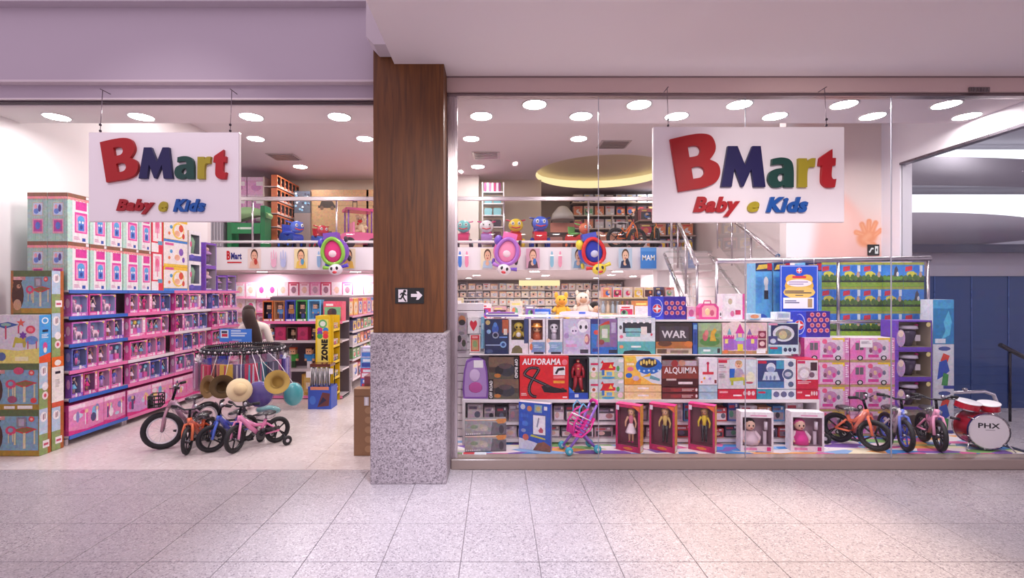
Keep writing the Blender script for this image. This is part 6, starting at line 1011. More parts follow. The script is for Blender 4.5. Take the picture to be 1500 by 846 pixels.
# ================================================================== GONDOLA AND AISLE BEHIND THE HAT STAND
r7 = random.Random(21)
SHC = '#e6dce2'
def generic_box(w, d, h, base, r, acc=None):
    mb, F = carton(w, d, h, base); f = F['front']
    acc = acc or ['#f0e6ec', '#3a3440', '#d83a6a', '#3a6ac0', '#f0c84a', '#7ab88a', '#e8885a', '#8a5ab8', '#d8d0d8', '#5a3a40']
    f.rect(.06, .06, .94, .94, r.choice(acc)); f.rect(.06, .72, .94, .94, base); f.ell(r.uniform(.35, .65), .42, .26, .24, r.choice(acc), 9); f.ell(r.uniform(.3, .7), .5, .14, .14, r.choice(['#f0c4a4', '#e8e0e8', '#3a3440', '#e8885a']), 8); f.rect(.14, .78, r.uniform(.5, .86), .88, r.choice(['#f8f4f6', '#f8e080', '#d83a4a'])); f.rect(.62, .08, .86, .2, '#f4f0f2'); return mb
# gondola body: end bay facing the entrance, long side facing the right-hand aisle
g = empty('gondola_shelf', (-3.14, 7.6, 0), 'double sided white gondola shelf beyond the hat stand', 'shelf')
GX0, GX1, GL = -.66, .665, 4.3
MB().box(GX0+.02, GX1-.46, .36, GL, .02, 1.66, '#b8acb4').build('body', g)
MB().box(GX0, GX1, .0, .36, .0, .05, '#2a262c', 'g').build('plinth', g)
MB().box(GX0, GX1, .34, .36, .05, 1.64, '#5a5058').build('end_panel', g)
EZ = [1.252, .945, .485, .055]
for i, z in enumerate(EZ):
    s_ = MB().box(GX0, GX1, .0, .34, z-.025, z, SHC, 'g').build('shelf', g); MB().box(GX0, GX1, -.012, .0, z-.038, z+.004, [PK, '#cfc4ca', '#cfc4ca', PK][i], 'g').build('edge_strip', s_)
SZ = [1.315, 1.05, .80, .56, .22]
for i, z in enumerate(SZ):
    s_ = MB().box(GX1-.46, GX1-.012, .55, GL, z-.022, z, SHC, 'g').build('shelf', g); MB().box(GX1-.012, GX1, .55, GL, z-.036, z+.004, [LP, WH, '#d8d0d6', '#d8d0d6', WH][i], 'g').build('edge_strip', s_)
for i in range(4): MB().box(GX1-.46, GX1-.03, .55+i*1.2, .575+i*1.2, 0, SZ[4]-.02, '#d8d0d6', 'g').build('foot', g)
def blocky(mb, y, z, h, shirt, leg, head, hair):
    s = h/1.0; mb.box(-.11*s, -.005*s, y-.06*s, y+.06*s, z, z+.32*s, leg, 'g').box(.005*s, .11*s, y-.06*s, y+.06*s, z, z+.32*s, leg, 'g').box(-.12*s, .12*s, y-.065*s, y+.065*s, z+.32*s, z+.66*s, shirt, 'g')
    for q in (-1, 1): mb.box(q*.18*s-.055*s, q*.18*s+.055*s, y-.06*s, y+.06*s, z+.44*s, z+.66*s, shirt, 'g').box(q*.18*s-.05*s, q*.18*s+.05*s, y-.055*s, y+.055*s, z+.33*s, z+.44*s, head, 'g')
    mb.box(-.14*s, .14*s, y-.14*s, y+.12*s, z+.66*s, z+.93*s, head, 'g').box(-.145*s, .145*s, y-.12*s, y+.125*s, z+.86*s, z+.98*s, hair, 'g')
    for q in (-1, 1): mb.box(q*.06*s-.025*s, q*.06*s+.025*s, y-.144*s, y-.14*s, z+.76*s, z+.81*s, '#2a2a40', 'g')
def figbox(w, h, base, inner, shirt, leg, head, hair, lab, loc, grp):
    mb, F, pane, (X0, X1, y0, y1, Z0, Z1) = winbox(w, .14, h, base, (.1, .12, .9, .94), inner); F['front'].rect(.1, .02, .6, .09, '#f0e8ec'); F['front'].rect(.7, .02, .9, .1, '#f6f2f4'); rt = mb.build('figure_box'); pane.build('window_film', rt); m2 = MB(); blocky(m2, (y0+y1)/2+.01, Z0+.002, (Z1-Z0)*.85, shirt, leg, head, hair); m2.build('toy_figure', rt); rt.location = loc; return thing(rt, lab, 'toy box', grp)
GF = 'boxed block figures on the gondola end'
for i, (a, c_, h, col, inn_, sh) in enumerate(((384, 399.5, .33, '#c8642c', '#2a2428', '#3a3038'), (400, 416.5, .33, '#a86a40', '#d8a070', '#5a9ad0'), (417, 432.5, .34, '#3c4ab0', '#5a68c8', '#c88a50'), (433, 449.5, .34, '#3f9a4a', '#2c6a38', '#2a2a30'), (450, 470, .345, '#6ab8e8', '#8accf0', '#4a9ad8'))):
    k = 7.62/FPX; figbox((c_-a)*k-.006, h, col, inn_, sh, '#3a4a9c', '#d8a888', '#3a2a20', ['orange boxed dark block figure on the top gondola shelf', 'brown boxed block figure on the top gondola shelf', 'violet blue boxed block figure on the top gondola shelf', 'green boxed block figure on the top gondola shelf', 'sky blue boxed block figure on the top gondola shelf'][i], ((a+c_)/2*k-VX*k, 7.7, EZ[0]+.001), GF)
for i, (a, c_, col, sh) in enumerate(((389, 401, None, '#8ab8e0'), (402, 418.5, '#a8285a', 0), (419, 434.5, '#5a4038', '#c8a888'), (435, 451, '#a8285a', 0), (452, 467, None, '#4a4a58'))):
    k = 7.62/FPX; x = (a+c_)/2*k-VX*k; w = (c_-a)*k-.006
    if col == '#a8285a': mb, F = carton(w, .14, .21, col); F['front'].rect(.1, .1, .9, .9, '#b83468'); F['front'].ell(.5, .5, .25, .2, '#a02858', 9); put(mb, 'toy_box', (x, 7.7, EZ[1]+.001), ['magenta toy box between two figures on the second gondola shelf', 'second magenta toy box on the second gondola shelf'][i > 2], group='magenta boxes on the gondola')
    elif col: figbox(w, .21, col, '#3a2a28', sh, '#5a4a40', '#d8a888', '#3a2a20', 'brown boxed block figure between the magenta boxes', (x, 7.7, EZ[1]+.001), GF)
    else: b = MB(); blocky(b, 0, 0, .2, sh, '#3a3a50', '#d8a888', '#3a2a20'); thing(b.build('block_figure', loc=(x, 7.68, EZ[1]+.001)), ['loose pale blue block figure on the second gondola shelf', 'loose dark block figure at the end of the second gondola shelf'][i > 2], 'toy figure', 'loose block figures')
for i, (px, sh, hr, lg) in enumerate(((428, '#4a9a4a', '#d8643c', '#3a5a3a'), (452, '#3a8ad0', '#4a3428', '#e8e4ea'))):
    b = MB(); blocky(b, 0, 0, .34, sh, lg, '#e0ac88', hr); thing(b.build('block_figure', loc=((px-VX)*7.7/FPX, 7.75, EZ[2]+.001)), ['large green shirted block figure on the third gondola shelf', 'large blue shirted block figure on the third gondola shelf'][i], 'toy figure', 'large block figures')
mb, F = carton(.34, .2, .34, '#c8a04a'); F['front'].rect(.1, .15, .9, .9, '#d8b870'); F['front'].ell(.6, .5, .2, .2, '#8a5a50', 10); F['front'].rect(.2, .3, .4, .6, '#e8dcc8'); put(mb, 'toy_carton', (-2.98, 7.75, EZ[3]+.001), 'mustard yellow toy carton on the lowest gondola shelf')
# boxes along the aisle side (facing +x)
pal = ['#8a5a50', '#b8a0a8', '#4a3c48', '#c88a6a', '#d8c8b8', '#7a9a6a', '#c86a7a', '#e0d4d8', '#6a6a90', '#d8a050']
AP = []
for i in range(10): AP.append(generic_box(.24, .2, .19, pal[i], r7).build('toy_box')); 
usedA = set()
def place_any(pr, loc, rz, lab, cat, grp, sx=1, sz=1):
    if pr.name in usedA: o = dup(pr, loc, rz, lab, grp)
    else: usedA.add(pr.name); pr.location = loc; pr.rotation_euler = (0,0,rz); o = thing(pr, lab, cat, grp)
    o.scale.x = sx; o.scale.z = sz; return o
lvn = ['fourth', 'third', 'second', 'lowest']
for li, z in enumerate(SZ[1:]):
    y = 8.2; n = 0; hh = [.215, .2, .2, .28][li]
    while y < 11.65:
        sx = r7.uniform(.6, 1.2); w = .24*sx
        if li == 2: pi_ = 5 if r7.random() < .5 else r7.randrange(10)
        else: pi_ = r7.randrange(10)
        place_any(AP[pi_], (-2.49-.1, y+w/2, z+.001), pi/2, '%s small toy box from the yellow stand, %s aisle shelf of the gondola' % (ORD[n], lvn[li]), 'toy box', 'small boxes on the %s aisle shelf' % lvn[li], sx, hh/.19*r7.uniform(.8, .98)); y += w+.02; n += 1
CP = ['#e86a8c', '#e8a04a', '#c83a5a', '#f0b04a', '#e07a9c', '#4a8ad0']
BP = []
for c_ in CP:
    mb, F = carton(.26, .2, .30, c_); f = F['front']; f.rect(.05, .05, .95, .95, r7.choice(['#f0a0b4', '#f4c870', '#e8d4dc'])); f.ell(.5, .45, .36, .34, r7.choice(['#e04a6a', '#5a7ad0', '#f0e0d0']), 12); f.ell(.5, .45, .22, .2, '#f0c8a8', 10); f.ell(.42, .48, .04, .04, '#2a2430', 6); f.ell(.58, .48, .04, .04, '#2a2430', 6); f.rect(.1, .82, .9, .95, c_); BP.append(mb.build('toy_box'))
y = 7.98; n = 0
while y < 11.65: place_any(BP[n % 6], (-2.60, y+.14, SZ[0]+.001), pi/2, '%s coloured doll head box from the yellow stand on top of the gondola aisle side' % ORD[n], 'toy box', 'boxes along the top of the gondola aisle side'); y += .29; n += 1
put(generic_box(.3, .2, .32, '#e8607c', r7), 'toy_box', (-2.64, 7.72, EZ[0]+.001), 'pink square doll head box beside the sky blue figure box')
# yellow display stand
t = empty('display_stand', (-2.66, 7.26, 0), 'tall yellow cardboard display stand with ZONE lettering', 'display stand')
b = MB(); b.box(-.11, .11, -.02, .02, 0, 1.36, '#e8c422'); f = Face(b, (-.11,-.02,0), (.22,0,0), (0,0,1.36)); f.rect(.12, .28, .90, .96, '#f0dc70'); f.ell(.5, .91, .3, .05, '#6ab86a', 12); f.ell(.5, .91, .2, .03, '#e8f0e0', 10)
for i, c_ in enumerate(('#d83a8c', '#3a8ad0', '#7a4ab0', '#e8642c', '#4aa85a', '#e83a4a')): f.ell(.3+.4*(i % 2), .84-.035*(i//2), .2, .03, c_, 9)
f.text('ZONE', .40, .49, .86, .735, '#1d1a16', .08, 0, 90); f.rect(.1, .02, .9, .22, '#d8b020'); b.build('front_panel', t)
MB().box(-.11, .0, .02, .32, 0, 1.36, '#e2be20').build('spine', t)
for i in range(5): s_ = MB().box(.0, .15, .03, .31, .10+i*.25, .115+i*.25, '#e8c422').box(.14, .15, .03, .31, .10+i*.25, .155+i*.25, '#e8c422').build('tray', t)
MB().box(.0, .15, .02, .03, 0, 1.36, '#dcb81e').build('side_panel', t); MB().box(.0, .15, .31, .32, 0, 1.36, '#dcb81e').build('side_panel', t)
for i in range(5):
    for j in range(3): put(generic_box(.085, .1, .12, r7.choice(['#c8b4b0', '#e8d8c8', '#8a7a70', '#d8c060', '#b8a8a0']), r7), 'snack_box', (-2.66+.075, 7.26+.08+j*.092, .117+i*.25), '%s small packet from the front, %s tray of the yellow stand' % (ORD[j], ['lowest', 'second', 'third', 'fourth', 'topmost'][i]), 'packet', 'packets in the yellow stand', pi/2)
# umbrella bin
t = empty('umbrella_bin', (-2.60, 7.08, 0), 'blue printed bin under a rail of black and white dotted umbrellas', 'bin')
b = MB(); b.box(-.17, .17, -.13, .13, 0, .33, '#2f4fae'); f = Face(b, (-.17,-.13,0), (.34,0,0), (0,0,.33)); f.rect(0, 0, 1, .86, '#3a58b8'); f.rect(.1, .86, .9, 1, '#d88a6a'); f.poly([(.4,.1),(.62,.75),(.95,.7),(.9,.15)], '#6a3a3c'); f.poly([(.45,.15),(.64,.55),(.8,.4)], '#2a2a4a'); f.ell(.2, .4, .14, .2, '#4a78d0', 10); b.build('bin_body', t)
b = MB(); b.box(-.15, .15, -.11, .11, .62, .66, '#6a3c30', 'g'); [b.cyl((sx*.14, sy*.1, .33), (sx*.14, sy*.1, .63), .008, '#3a3438', 'm', 6) for sx in (-1, 1) for sy in (-1, 1)]; b.build('rail', t)
for i in range(8):
    x = -.13+i*.037; b = MB(); b.tube([(x, -.09-.01*(i % 2), .33), (x+.01, -.12, .50), (x, -.10, .61)], [.010, .022, .012], '#1f1c22' if i % 2 else '#ece8ec', 'c', 7); b.tube([(x+.012, -.122, .35), (x+.018, -.14, .50), (x+.004, -.115, .60)], [.004, .007, .004], '#ece8ec' if i % 2 else '#1f1c22', 'c', 5); thing(b.build('umbrella', loc=(-2.60, 7.08, 0)), '%s umbrella from the left in the blue bin, %s' % (ORD[i], ['mostly white with a dark stripe', 'mostly black with a white stripe'][i % 2]), 'umbrella', 'umbrellas in the blue bin')
MB().box(-.19, -.12, -.15, -.148, .47, .56, '#f0ecf0').box(.15, .2, -.14, -.138, .52, .60, '#f0ecf0').build('price_card', t)
# pink wall at the far end of the left aisle
t = empty('wall_shelving', (-4.6, 12.3, 0), 'white wall shelving with rows of pink boxes at the far end of the store', 'shelf'); MB().box(-2.2, 2.0, .1, .14, 0, 2.2, '#e8c8d8').build('back_panel', t)
for z in (.45, .85, 1.22, 1.58): MB().box(-2.2, 2.0, -.25, .1, z-.03, z, LP, 'g').build('shelf', t)
PP = []
for c_ in ('#f06aa8', '#f8b8d4', '#f4e0ea', '#e8a0b8', '#e8d8d0', '#f08cc0', '#d8486c'):
    mb, F = carton(.28, .16, .40, c_); f = F['front']; f.rect(.08, .1, .92, .9, r7.choice(['#fbe0ee', '#f6c4dc', '#f0ecf2'])); f.ell(.5, .5, .24, .22, r7.choice(['#e04a90', '#c8a0b8', '#f0c8b8', '#a87a90']), 10); f.rect(.2, .78, .8, .88, c_); PP.append(mb.build('toy_box'))
for li, z in enumerate((1.58, 1.22, .85)):
    x = -6.7; n = 0
    while x < -2.75:
        place_any(PP[r7.randrange(7)], (x+.14, 12.17, z+.001), 0, '%s pink box from the wall side on the %s far aisle shelf' % (ORD[n], ['top', 'middle', 'lower'][li]), 'toy box', 'pink boxes on the far wall shelving', .95, 1.0 if li == 0 else .8); x += .275; n += 1
# ================================================================== BACK OF THE STORE SEEN OVER THE WINDOW DISPLAY
t = empty('wall_shelving', (1.4, 19.7, 0), 'long white wall shelving full of boxed goods on the back wall', 'shelf'); MB().box(-3.9, 3.8, .2, .26, 0, 2.15, '#e0d6da').build('back_panel', t); BZ = [.55, .88, 1.20, 1.52, 1.83]
for z in BZ: MB().box(-3.9, 3.8, -.2, .2, z-.03, z, '#e8dcd4', 'g').build('shelf', t)
for i in range(7): MB().box(-3.9+i*1.28, -3.87+i*1.28, -.18, .2, 0, 2.15, '#d8ccd0', 'g').build('upright', t)
QP = []
for c_ in ('#f0e4e0', '#c8d4e8', '#e8b8a8', '#f4ecd8', '#d8ccd4', '#f0e4ec', '#e4eaf0', '#6a6470', '#f4d8c8', '#e8b0b0'): QP.append(generic_box(.3, .2, .25, c_, r7, ['#f8f0ee', '#f0c8b8', '#c8d8ec', '#f4e4c8', '#e8d8e4', '#b8c4d8', '#f0a890', '#f6ece8', '#8a8498']).build('store_box'))
for li, z in enumerate(BZ[1:]):
    n = 0
    for i in range(6):
        x = 1.4-3.85+i*1.28
        for j in range(4): place_any(QP[r7.randrange(10) if i else r7.choice([4, 7, 7])], (x+.16+j*.305, 19.62, z+.001), 0, '%s box from the column side on the %s shelf of the back wall' % (ORD[n], ['second', 'third', 'fourth', 'topmost'][li]), 'box', 'boxes on the back wall shelving', .96, .9+.15*r7.random()); n += 1
# island fixture behind the window display with plush and goods
t = empty('island_table', (1.15, 7.0, 0), 'white island shelf behind the window display carrying plush toys', 'shelf'); MB().box(-1.6, 1.4, -.3, .3, 1.30, 1.335, '#f0e8ec', 'g').build('table_top', t); MB().box(-1.5, 1.3, -.26, .26, 0, 1.30, '#d8ccd0').build('body', t)
def plush(px, zb, Y, s, col, spot_, lab, ear):
    b = MB(); b.ell((0,0,.15*s), (.12*s,.10*s,.14*s), col, 'c', 12, 9); b.ell((0,-.02*s,.36*s), (.125*s,.11*s,.115*s), col, 'c', 12, 9); b.ell((0,-.11*s,.33*s), (.07*s,.05*s,.05*s), spot_, 'c', 10, 7)
    for q in (-1, 1):
        b.ell((q*.10*s, 0, .47*s), ear, col, 'c', 8, 6); b.tube([(q*.10*s,0,.22*s),(q*.18*s,-.05*s,.14*s)], [.045*s,.035*s], col, 'c', 7); b.tube([(q*.07*s,-.04*s,.05*s),(q*.12*s,-.16*s,.045*s)], [.055*s,.05*s], col, 'c', 7); b.ell((q*.045*s,-.125*s,.385*s), (.014*s,.01*s,.016*s), '#1f1a1c', 'g', 7, 5)
    for a in range(5): b.ell((.09*s*cos(a*1.3), -.06*s*abs(sin(a)), (.12+.07*a)*s), (.03*s,.03*s,.03*s), spot_, 'c', 6, 5)
    return thing(b.build('plush_toy', loc=((px-VX)*Y/FPX, Y, zb)), lab, 'plush toy', 'plush toys behind the window display')
plush(822, 1.336, 6.95, .72, '#f0b83c', '#d8882c', 'yellow plush animal sitting on the island shelf', (.03,.02,.05)); plush(853, 1.336, 7.0, .80, '#f0dccc', '#c89878', 'cream plush giraffe beside the yellow plush animal', (.025,.015,.04))
mb, F = carton(.30, .2, .14, '#3a6ad0'); F['front'].rect(.1, .0, .9, .72, '#c8d4ec'); F['front'].rect(.2, 0, .8, .5, '#8a94a8'); put(mb, 'toy_box', ((791-VX)*6.9/FPX, 6.95, 1.336), 'bright blue framed toy shelf box on the island shelf')
b = MB(); b.box(-.04, .22, -.04, .04, .26, .28, '#c8c4cc', 'g'); gr_ = thing(b.build('garment_rack', loc=((690-VX)*6.9/FPX-.1, 6.95, 1.336)), 'short rack of small grey garments on the island shelf by the column', 'rack'); [MB().cyl((x*.06, 0, 0), (x*.06, 0, .26), .026, '#8a8690', 'c', 8).build('garment', gr_) for x in range(4)]
for i, (px, w, h, c_) in enumerate(((673, .12, .30, '#e8d4b0'), (712, .16, .22, '#f0e8ec'), (732, .2, .18, '#d8a8b0'), (756, .18, .26, '#e8dcc8'), (776, .14, .20, '#9a94a8'), (888, .28, .08, '#c8a890'), (916, .2, .2, '#e8e0e4'), (938, .22, .26, '#d88a4a'), (958, .18, .24, '#4a4c60'))):
    put(generic_box(w, .12, h, c_, r7), 'goods_box', ((px-VX)*6.85/FPX, 6.85, 1.336), '%s upright box along the island shelf counting from the column' % ORD[i], 'box', 'boxes on the island shelf')
# hanging bottle display under the mezzanine
t = empty('peg_display', (2.75, 9.2, 0), 'white peg display of bottles under the mezzanine near the post', 'shelf'); MB().box(-.75, .75, .05, .08, 0, 1.75, '#ece2e0').build('back_panel', t); MB().box(-.75, .75, -.2, .05, 1.30, 1.32, '#e8d8c0', 'g').build('shelf', t); MB().box(-.75, .75, -.2, .05, 1.6, 1.62, '#f0dca8', 'g').build('shelf', t)
for i in range(16): 
    b = MB(); b.lathe([(.03,0),(.034,.02),(.034,.14),(.018,.17),(.018,.20),(.024,.20),(.024,.23)], r7.choice(['#d8c8d4', '#e0a050', '#b8c8d8', '#e8d0b8', '#4a4450', '#c88a9c']), 'g', 10); thing(b.build('bottle', loc=(2.06+i*.092, 9.1, 1.321)), '%s bottle from the column side on the peg display' % ORD[i], 'bottle', 'bottles on the peg display')
for i in range(7): put(generic_box(.17, .12, .2, r7.choice(['#f0d8c8', '#5a5a80', '#e8a8a0', '#d8d4e0']), r7), 'goods_box', (2.12+i*.2, 9.1, 1.621), '%s box on the upper shelf of the peg display' % ORD[i], 'box', 'boxes above the bottles')
# white partition with sheets behind the stair
b = MB(); b.box(3.95, 5.28, 12.9, 12.95, 0, 2.2, '#efe6ea', 'w'); struct(b.build('wall_partition'))
for i, (x, z, w, h, c_) in enumerate(((4.35, 1.0, .3, .5, '#f8f4f6'), (4.9, .8, .34, .6, '#f0d8e4'), (4.6, 1.6, .16, .28, '#8a94d8'))):
    b = MB(); b.box(-w/2, w/2, -.004, .004, 0, h, c_); f = Face(b, (-w/2,-.004,0), (w,0,0), (0,0,h)); bars(f, .15, .85, .7, 5, .05, '#d8b8c8'); thing(b.build('notice_sheet', loc=(x, 12.89, z)), ['white notice sheet on the partition behind the stair', 'pink notice sheet on the partition behind the stair', 'small violet notice sheet on the partition behind the stair'][i], 'notice')
for i in range(4): put(generic_box(.5, .3, .42, ['#efe0e8', '#f0d0e0', '#e8e0ec', '#f4ecf0'][i], r7), 'carton', (4.05+(i % 2)*.56+.2, 10.9, .005+.424*(i//2)), '%s pale carton under the stair flight' % ORD[i], 'carton', 'pale cartons under the stair')
# ================================================================== STAIR LANDING WITH BOXES, RAILS
r8 = random.Random(77)
ZL = 1.19                                                # landing level
b = MB(); b.box(2.60, 5.30, 5.58, 6.52, 1.06, ZL, '#e6dee2', 'w'); struct(b.build('floor_landing'))
b = MB()
for px0 in (2.74, 5.18): b.box(px0, px0+.10, 6.36, 6.46, 0, 1.06, '#e6dee2', 'w')
struct(b.build('trim_landing_post'))
# stair flight from landing up to the mezzanine
t = empty('stair_flight', (3.0, 6.52, ZL), 'white stair flight with steel and glass railings rising from the landing to the mezzanine', 'stairs')
n = 9
for i in range(n):
    x = .0+.105*i; MB().cbox((x+.25, .22+i*.42, .155*(i+1)), (.95, .30, .02), '#ffffff', 'rail_glass', .003).build('tread', t)
for sx in (-.24, .74): MB().tube([(sx, 0, 0.0), (sx+.92, 3.82, 1.36)], .035, '#d8d0d6', 'm', 6).build('stringer', t)
def rail_run(name, label, pts, gap=.95, post=True, glass=True, cat='railing', r=.032, nposts=None, low=None, grp=None, postx=None, par=None):
    P = [Vector(p) for p in pts]; o = Vector(par.location) if par else P[0]-Vector((0,0,gap)); t = par or empty(name, o, label, cat, grp); Q = [p-o for p in P]
    MB().tube(Q, r, '#c4bcc2', 'm', 10).build('handrail', t)
    if low: MB().tube([q-Vector((0,0,low)) for q in Q], r*.7, '#d0c8ce', 'm', 8).build('lower_rail', t)
    for a, c_ in zip(Q, Q[1:]):
        L = (c_-a).length; k = nposts or max(2, int(L/1.5)+1); ts = postx or [i/(k-1) for i in range(k)]
        for t_ in ts:
            p = a.lerp(c_, t_); MB().cyl(p-Vector((0,0,gap)), p, .018, '#b8b0b8', 'm', 8).build('post', t)
        if glass:
            for t0, t1 in zip(ts, ts[1:]):
                p, q_ = a.lerp(c_, t0+.015), a.lerp(c_, t1-.015); MB().face([p-Vector((0,0,gap-.08)), q_-Vector((0,0,gap-.08)), q_-Vector((0,0,.06)), p-Vector((0,0,.06))], '#ffffff', 'rail_glass').build('glass_panel', t)
    return t
ST = t
rail_run('landing_railing', 'steel railing along the landing in front of the green game boxes', [(2.62, 5.62, 2.09), (5.16, 5.62, 2.12)], .90, postx=[0, .57, .99], low=.74)
rail_run('stair_railing', 'steel and glass stair railing rising from the landing toward the mezzanine', [(2.76, 6.50, 2.10), (3.84, 10.34, 3.58)], .90, nposts=4, par=ST)
rail_run('stair_railing', 'steel stair railing beside the baby mural wall', [(3.86, 6.48, 2.22), (4.84, 10.34, 3.58)], .90, nposts=4, par=ST)
# green game boxes: rows with pictures of lawn animals
def lawnbox(w, h, alt):
    mb, F = carton(w, .24, h, '#3f86d8'); f = F['front']; f.rect(0, 0, 1, .18, '#8fb03c'); f.rect(0, .18, 1, .42, '#2c3a30'); f.rect(0, .9, 1, 1, '#a8b050'); f.rect(0, .42, 1, .9, '#3f8ae0'); 
    for i in range(5): f.ell(.1+.2*i, .36, .12, .12, ['#5a7a34','#44602c','#6a8a3a'][i % 3], 8)
    if alt: f.poly([(.5,.3),(.58,.75),(.66,.86),(.74,.72),(.7,.3)], '#4a4a54'); f.ell(.72, .52, .06, .1, '#e8e8ec', 8); f.poly([(.1,.28),(.9,.28),(1,.42),(0,.42)], '#6a9a38')
    else:
        f.poly([(.08,.62),(.42,.68),(.42,.86),(.1,.82)], '#d8344a'); f.ell(.40, .52, .26, .12, '#d8cc4a', 10); f.ell(.3, .40, .1, .12, '#4a7030', 8); f.ell(.55, .40, .1, .12, '#4a7030', 8); f.ell(.62, .72, .16, .16, '#2f78d8', 8); f.ell(.82, .5, .08, .12, '#c8a088', 8); f.rect(.78, .62, .92, .88, '#dce4f0')
    return mb
LB = [lawnbox(.252, .297, a).build('lawn_game_box') for a in (0, 1)]; usedL = set()
cx = [3.985, 4.30, 4.605, 4.905, 5.16]
for row in range(3):
    for i, x in enumerate((4.092, 4.346, 4.600, 4.854, 5.108)):
        pr = LB[1] if (row == 2 and i == 3) or (row == 1 and i == 4) else LB[0]
        place_any(pr, (x, 5.90, ZL+.001+row*.2985), 0, '%s green and blue lawn game box from the poster, %s row on the landing' % (ORD[i], ['bottom', 'middle', 'top'][row]), 'game box', 'green lawn game boxes on the landing', 1, 1)
# tall blue cartons and poster
def tallblue(w, h, seed):
    mb, F = carton(w, .2, h, '#7ab8e4'); f = F['front']; f.rect(0, 0, 1, .88, '#5aa4e0'); f.rect(0, .88, 1, 1, '#1f2c5c'); f.poly([(.05,.9),(.7,.92),(.9,.98),(.2,.97)], '#e8c04a'); f.rect(.72, .9, 1, .99, '#c82a3c'); f.ell(.64, .74, .14, .07, '#f0ece8', 10); f.rect(.52, .50, .78, .62, '#1f1d28'); f.rect(.56, .62, .74, .70, '#e8e4e8'); f.ell(.4, .22, .35, .08, '#2a5ac0', 10); f.ell(.5, .16, .25, .05, '#d83a4a', 10); f.rect(.1, .45, .4, .8, '#4a94dc'); f.ell(.6, .06, .15, .04, '#d82a4a', 8); return mb
for i, (x, y) in enumerate(((3.255, 5.75), (3.475, 5.75), (3.86, 5.75))): put(tallblue(.20, .89, i), 'tall_toy_carton', (x, y+.1, ZL+.001), ['first tall sky blue toy carton on the landing beside the stair', 'second tall sky blue toy carton on the landing by the poster', 'tall sky blue toy carton half hidden behind the blue poster'][i], 'toy carton', 'tall sky blue cartons on the landing')
b = MB(); b.box(-.225, .225, -.004, .004, 0, .64, '#2c50c8'); [b.tube([(q, .0, .63), (q, .006, .68), (q, .006, .72)], .004, '#d8d4da', 'm', 5) for q in (-.18, .18)]; f = Face(b, (-.225,-.004,0), (.45,0,0), (0,0,.64)); f.rect(.02, .012, .98, .988, '#e4ecfc'); f.rect(.03, .02, .97, .98, '#2450c4'); star_logo(f, .5, .90, .035); f.l += 2
f.ell(.5, .62, .38, .17, '#e8b84a', 16); f.ell(.3, .74, .16, .09, '#e8b84a', 12); f.ell(.7, .74, .16, .09, '#e8b84a', 12); f.ell(.5, .5, .42, .12, '#ecc86a', 14); f.rect(.32, .76, .68, .80, '#d8304a'); f.ell(.5, .67, .33, .07, '#f4eef0', 14); bars(f, .22, .70, .56, 2, .022, '#b8a4c8', r=r8); bars(f, .12, .53, .76, 2, .018, '#3a3050', r=r8); f.rect(.4, .435, .6, .45, '#5a4a50'); f.rect(.08, .20, .88, .40, '#f6f2f6'); f.rect(.72, .22, .84, .38, '#b89868'); bars(f, .12, .35, .5, 2, .018, '#3a3a68', r=r8); bars(f, .14, .10, .7, 2, .018, '#c4d4f8', r=r8)
thing(b.build('poster', loc=(3.575, 5.58, 1.40)), 'blue promotional poster with a yellow emblem hanging on the landing railing', 'poster')
# clear fronted purple cartons and tall blue cartons beside the pink vans
for i in range(3):
    mb, F, pane, (X0, X1, y0, y1, Z0, Z1) = winbox(.42, .2, .335, '#6a45b0', (.10, .10, .97, .95), '#a39684'); f = F['front']; f.rect(0, 0, .10, 1, '#7a50c0'); f.ell(.16, .4, .12, .3, '#b89ac4', 12); f.ell(.16, .55, .08, .12, '#f0d8c8', 8); f.ell(.9, .86, .06, .08, '#d8c890', 10); F['top'].rect(0, 0, 1, 1, '#8a6ac8')
    rt = mb.build('purple_carton'); pane.build('window_film', rt); m2 = MB(); m2.lathe([(.05, Z0+.002), (.06, Z0+.05), (.085, Z0+.12), (.09, Z0+.17), (.07, Z0+.19)], '#4a4058', 'g', 12, o=(.03, .03, 0)); m2.lathe([(.11, Z0+.20), (.10, Z0+.235), (.03, Z0+.24)], '#d8d0e4', 'g', 12, o=(.03, .03, 0)); m2.box(.09, .15, -.02, .05, Z0+.06, Z0+.13, '#dcd4dc', 'g'); m2.ell((.12, .0, Z0+.24), (.02, .02, .02), '#e84a9c', 'g', 7, 5); m2.build('toy', rt)
    rt.location = (4.725, 5.45, ZP+.001+i*.337+.29); thing(rt, '%s clear fronted purple carton in the stack beside the pink vans' % ['lowest', 'middle', 'topmost'][i], 'toy carton', 'clear fronted purple cartons by the bicycles')
mb, F = carton(.42, .2, .288, '#8a8078'); F['front'].rect(.1, .1, .9, .9, '#a0988c'); F['front'].ell(.5, .5, .3, .3, '#5a504c', 12); put(mb, 'toy_carton', (4.725, 5.45, ZP+.001), 'grey brown toy carton under the purple cartons', 'toy carton')
def robotcarton(top):
    mb, F = carton(.24, .16, .51, '#d8dce4'); f = F['front']
    if top: f.rect(0, 0, 1, 1, '#2f86c0'); f.rect(0, .8, 1, 1, '#4aa4d8'); f.poly([(.4,.1),(.6,.3),(.5,.5),(.75,.75),(.9,.5),(.8,.2)], '#5ac0e8'); f.rect(.1, .02, .6, .12, '#dce8f4')
    else: f.ell(.55, .90, .3, .05, '#4a5a9c', 10); f.poly([(.35,.62),(.5,.8),(.8,.74),(.7,.6)], '#d84a3c'); f.poly([(.2,.2),(.3,.6),(.65,.66),(.8,.4),(.55,.3)], '#3a5ab8'); f.poly([(.4,.08),(.5,.36),(.75,.32),(.7,.06)], '#4a9a5a'); f.rect(.5, 0, 1, .07, '#3a4aa0')
    return mb
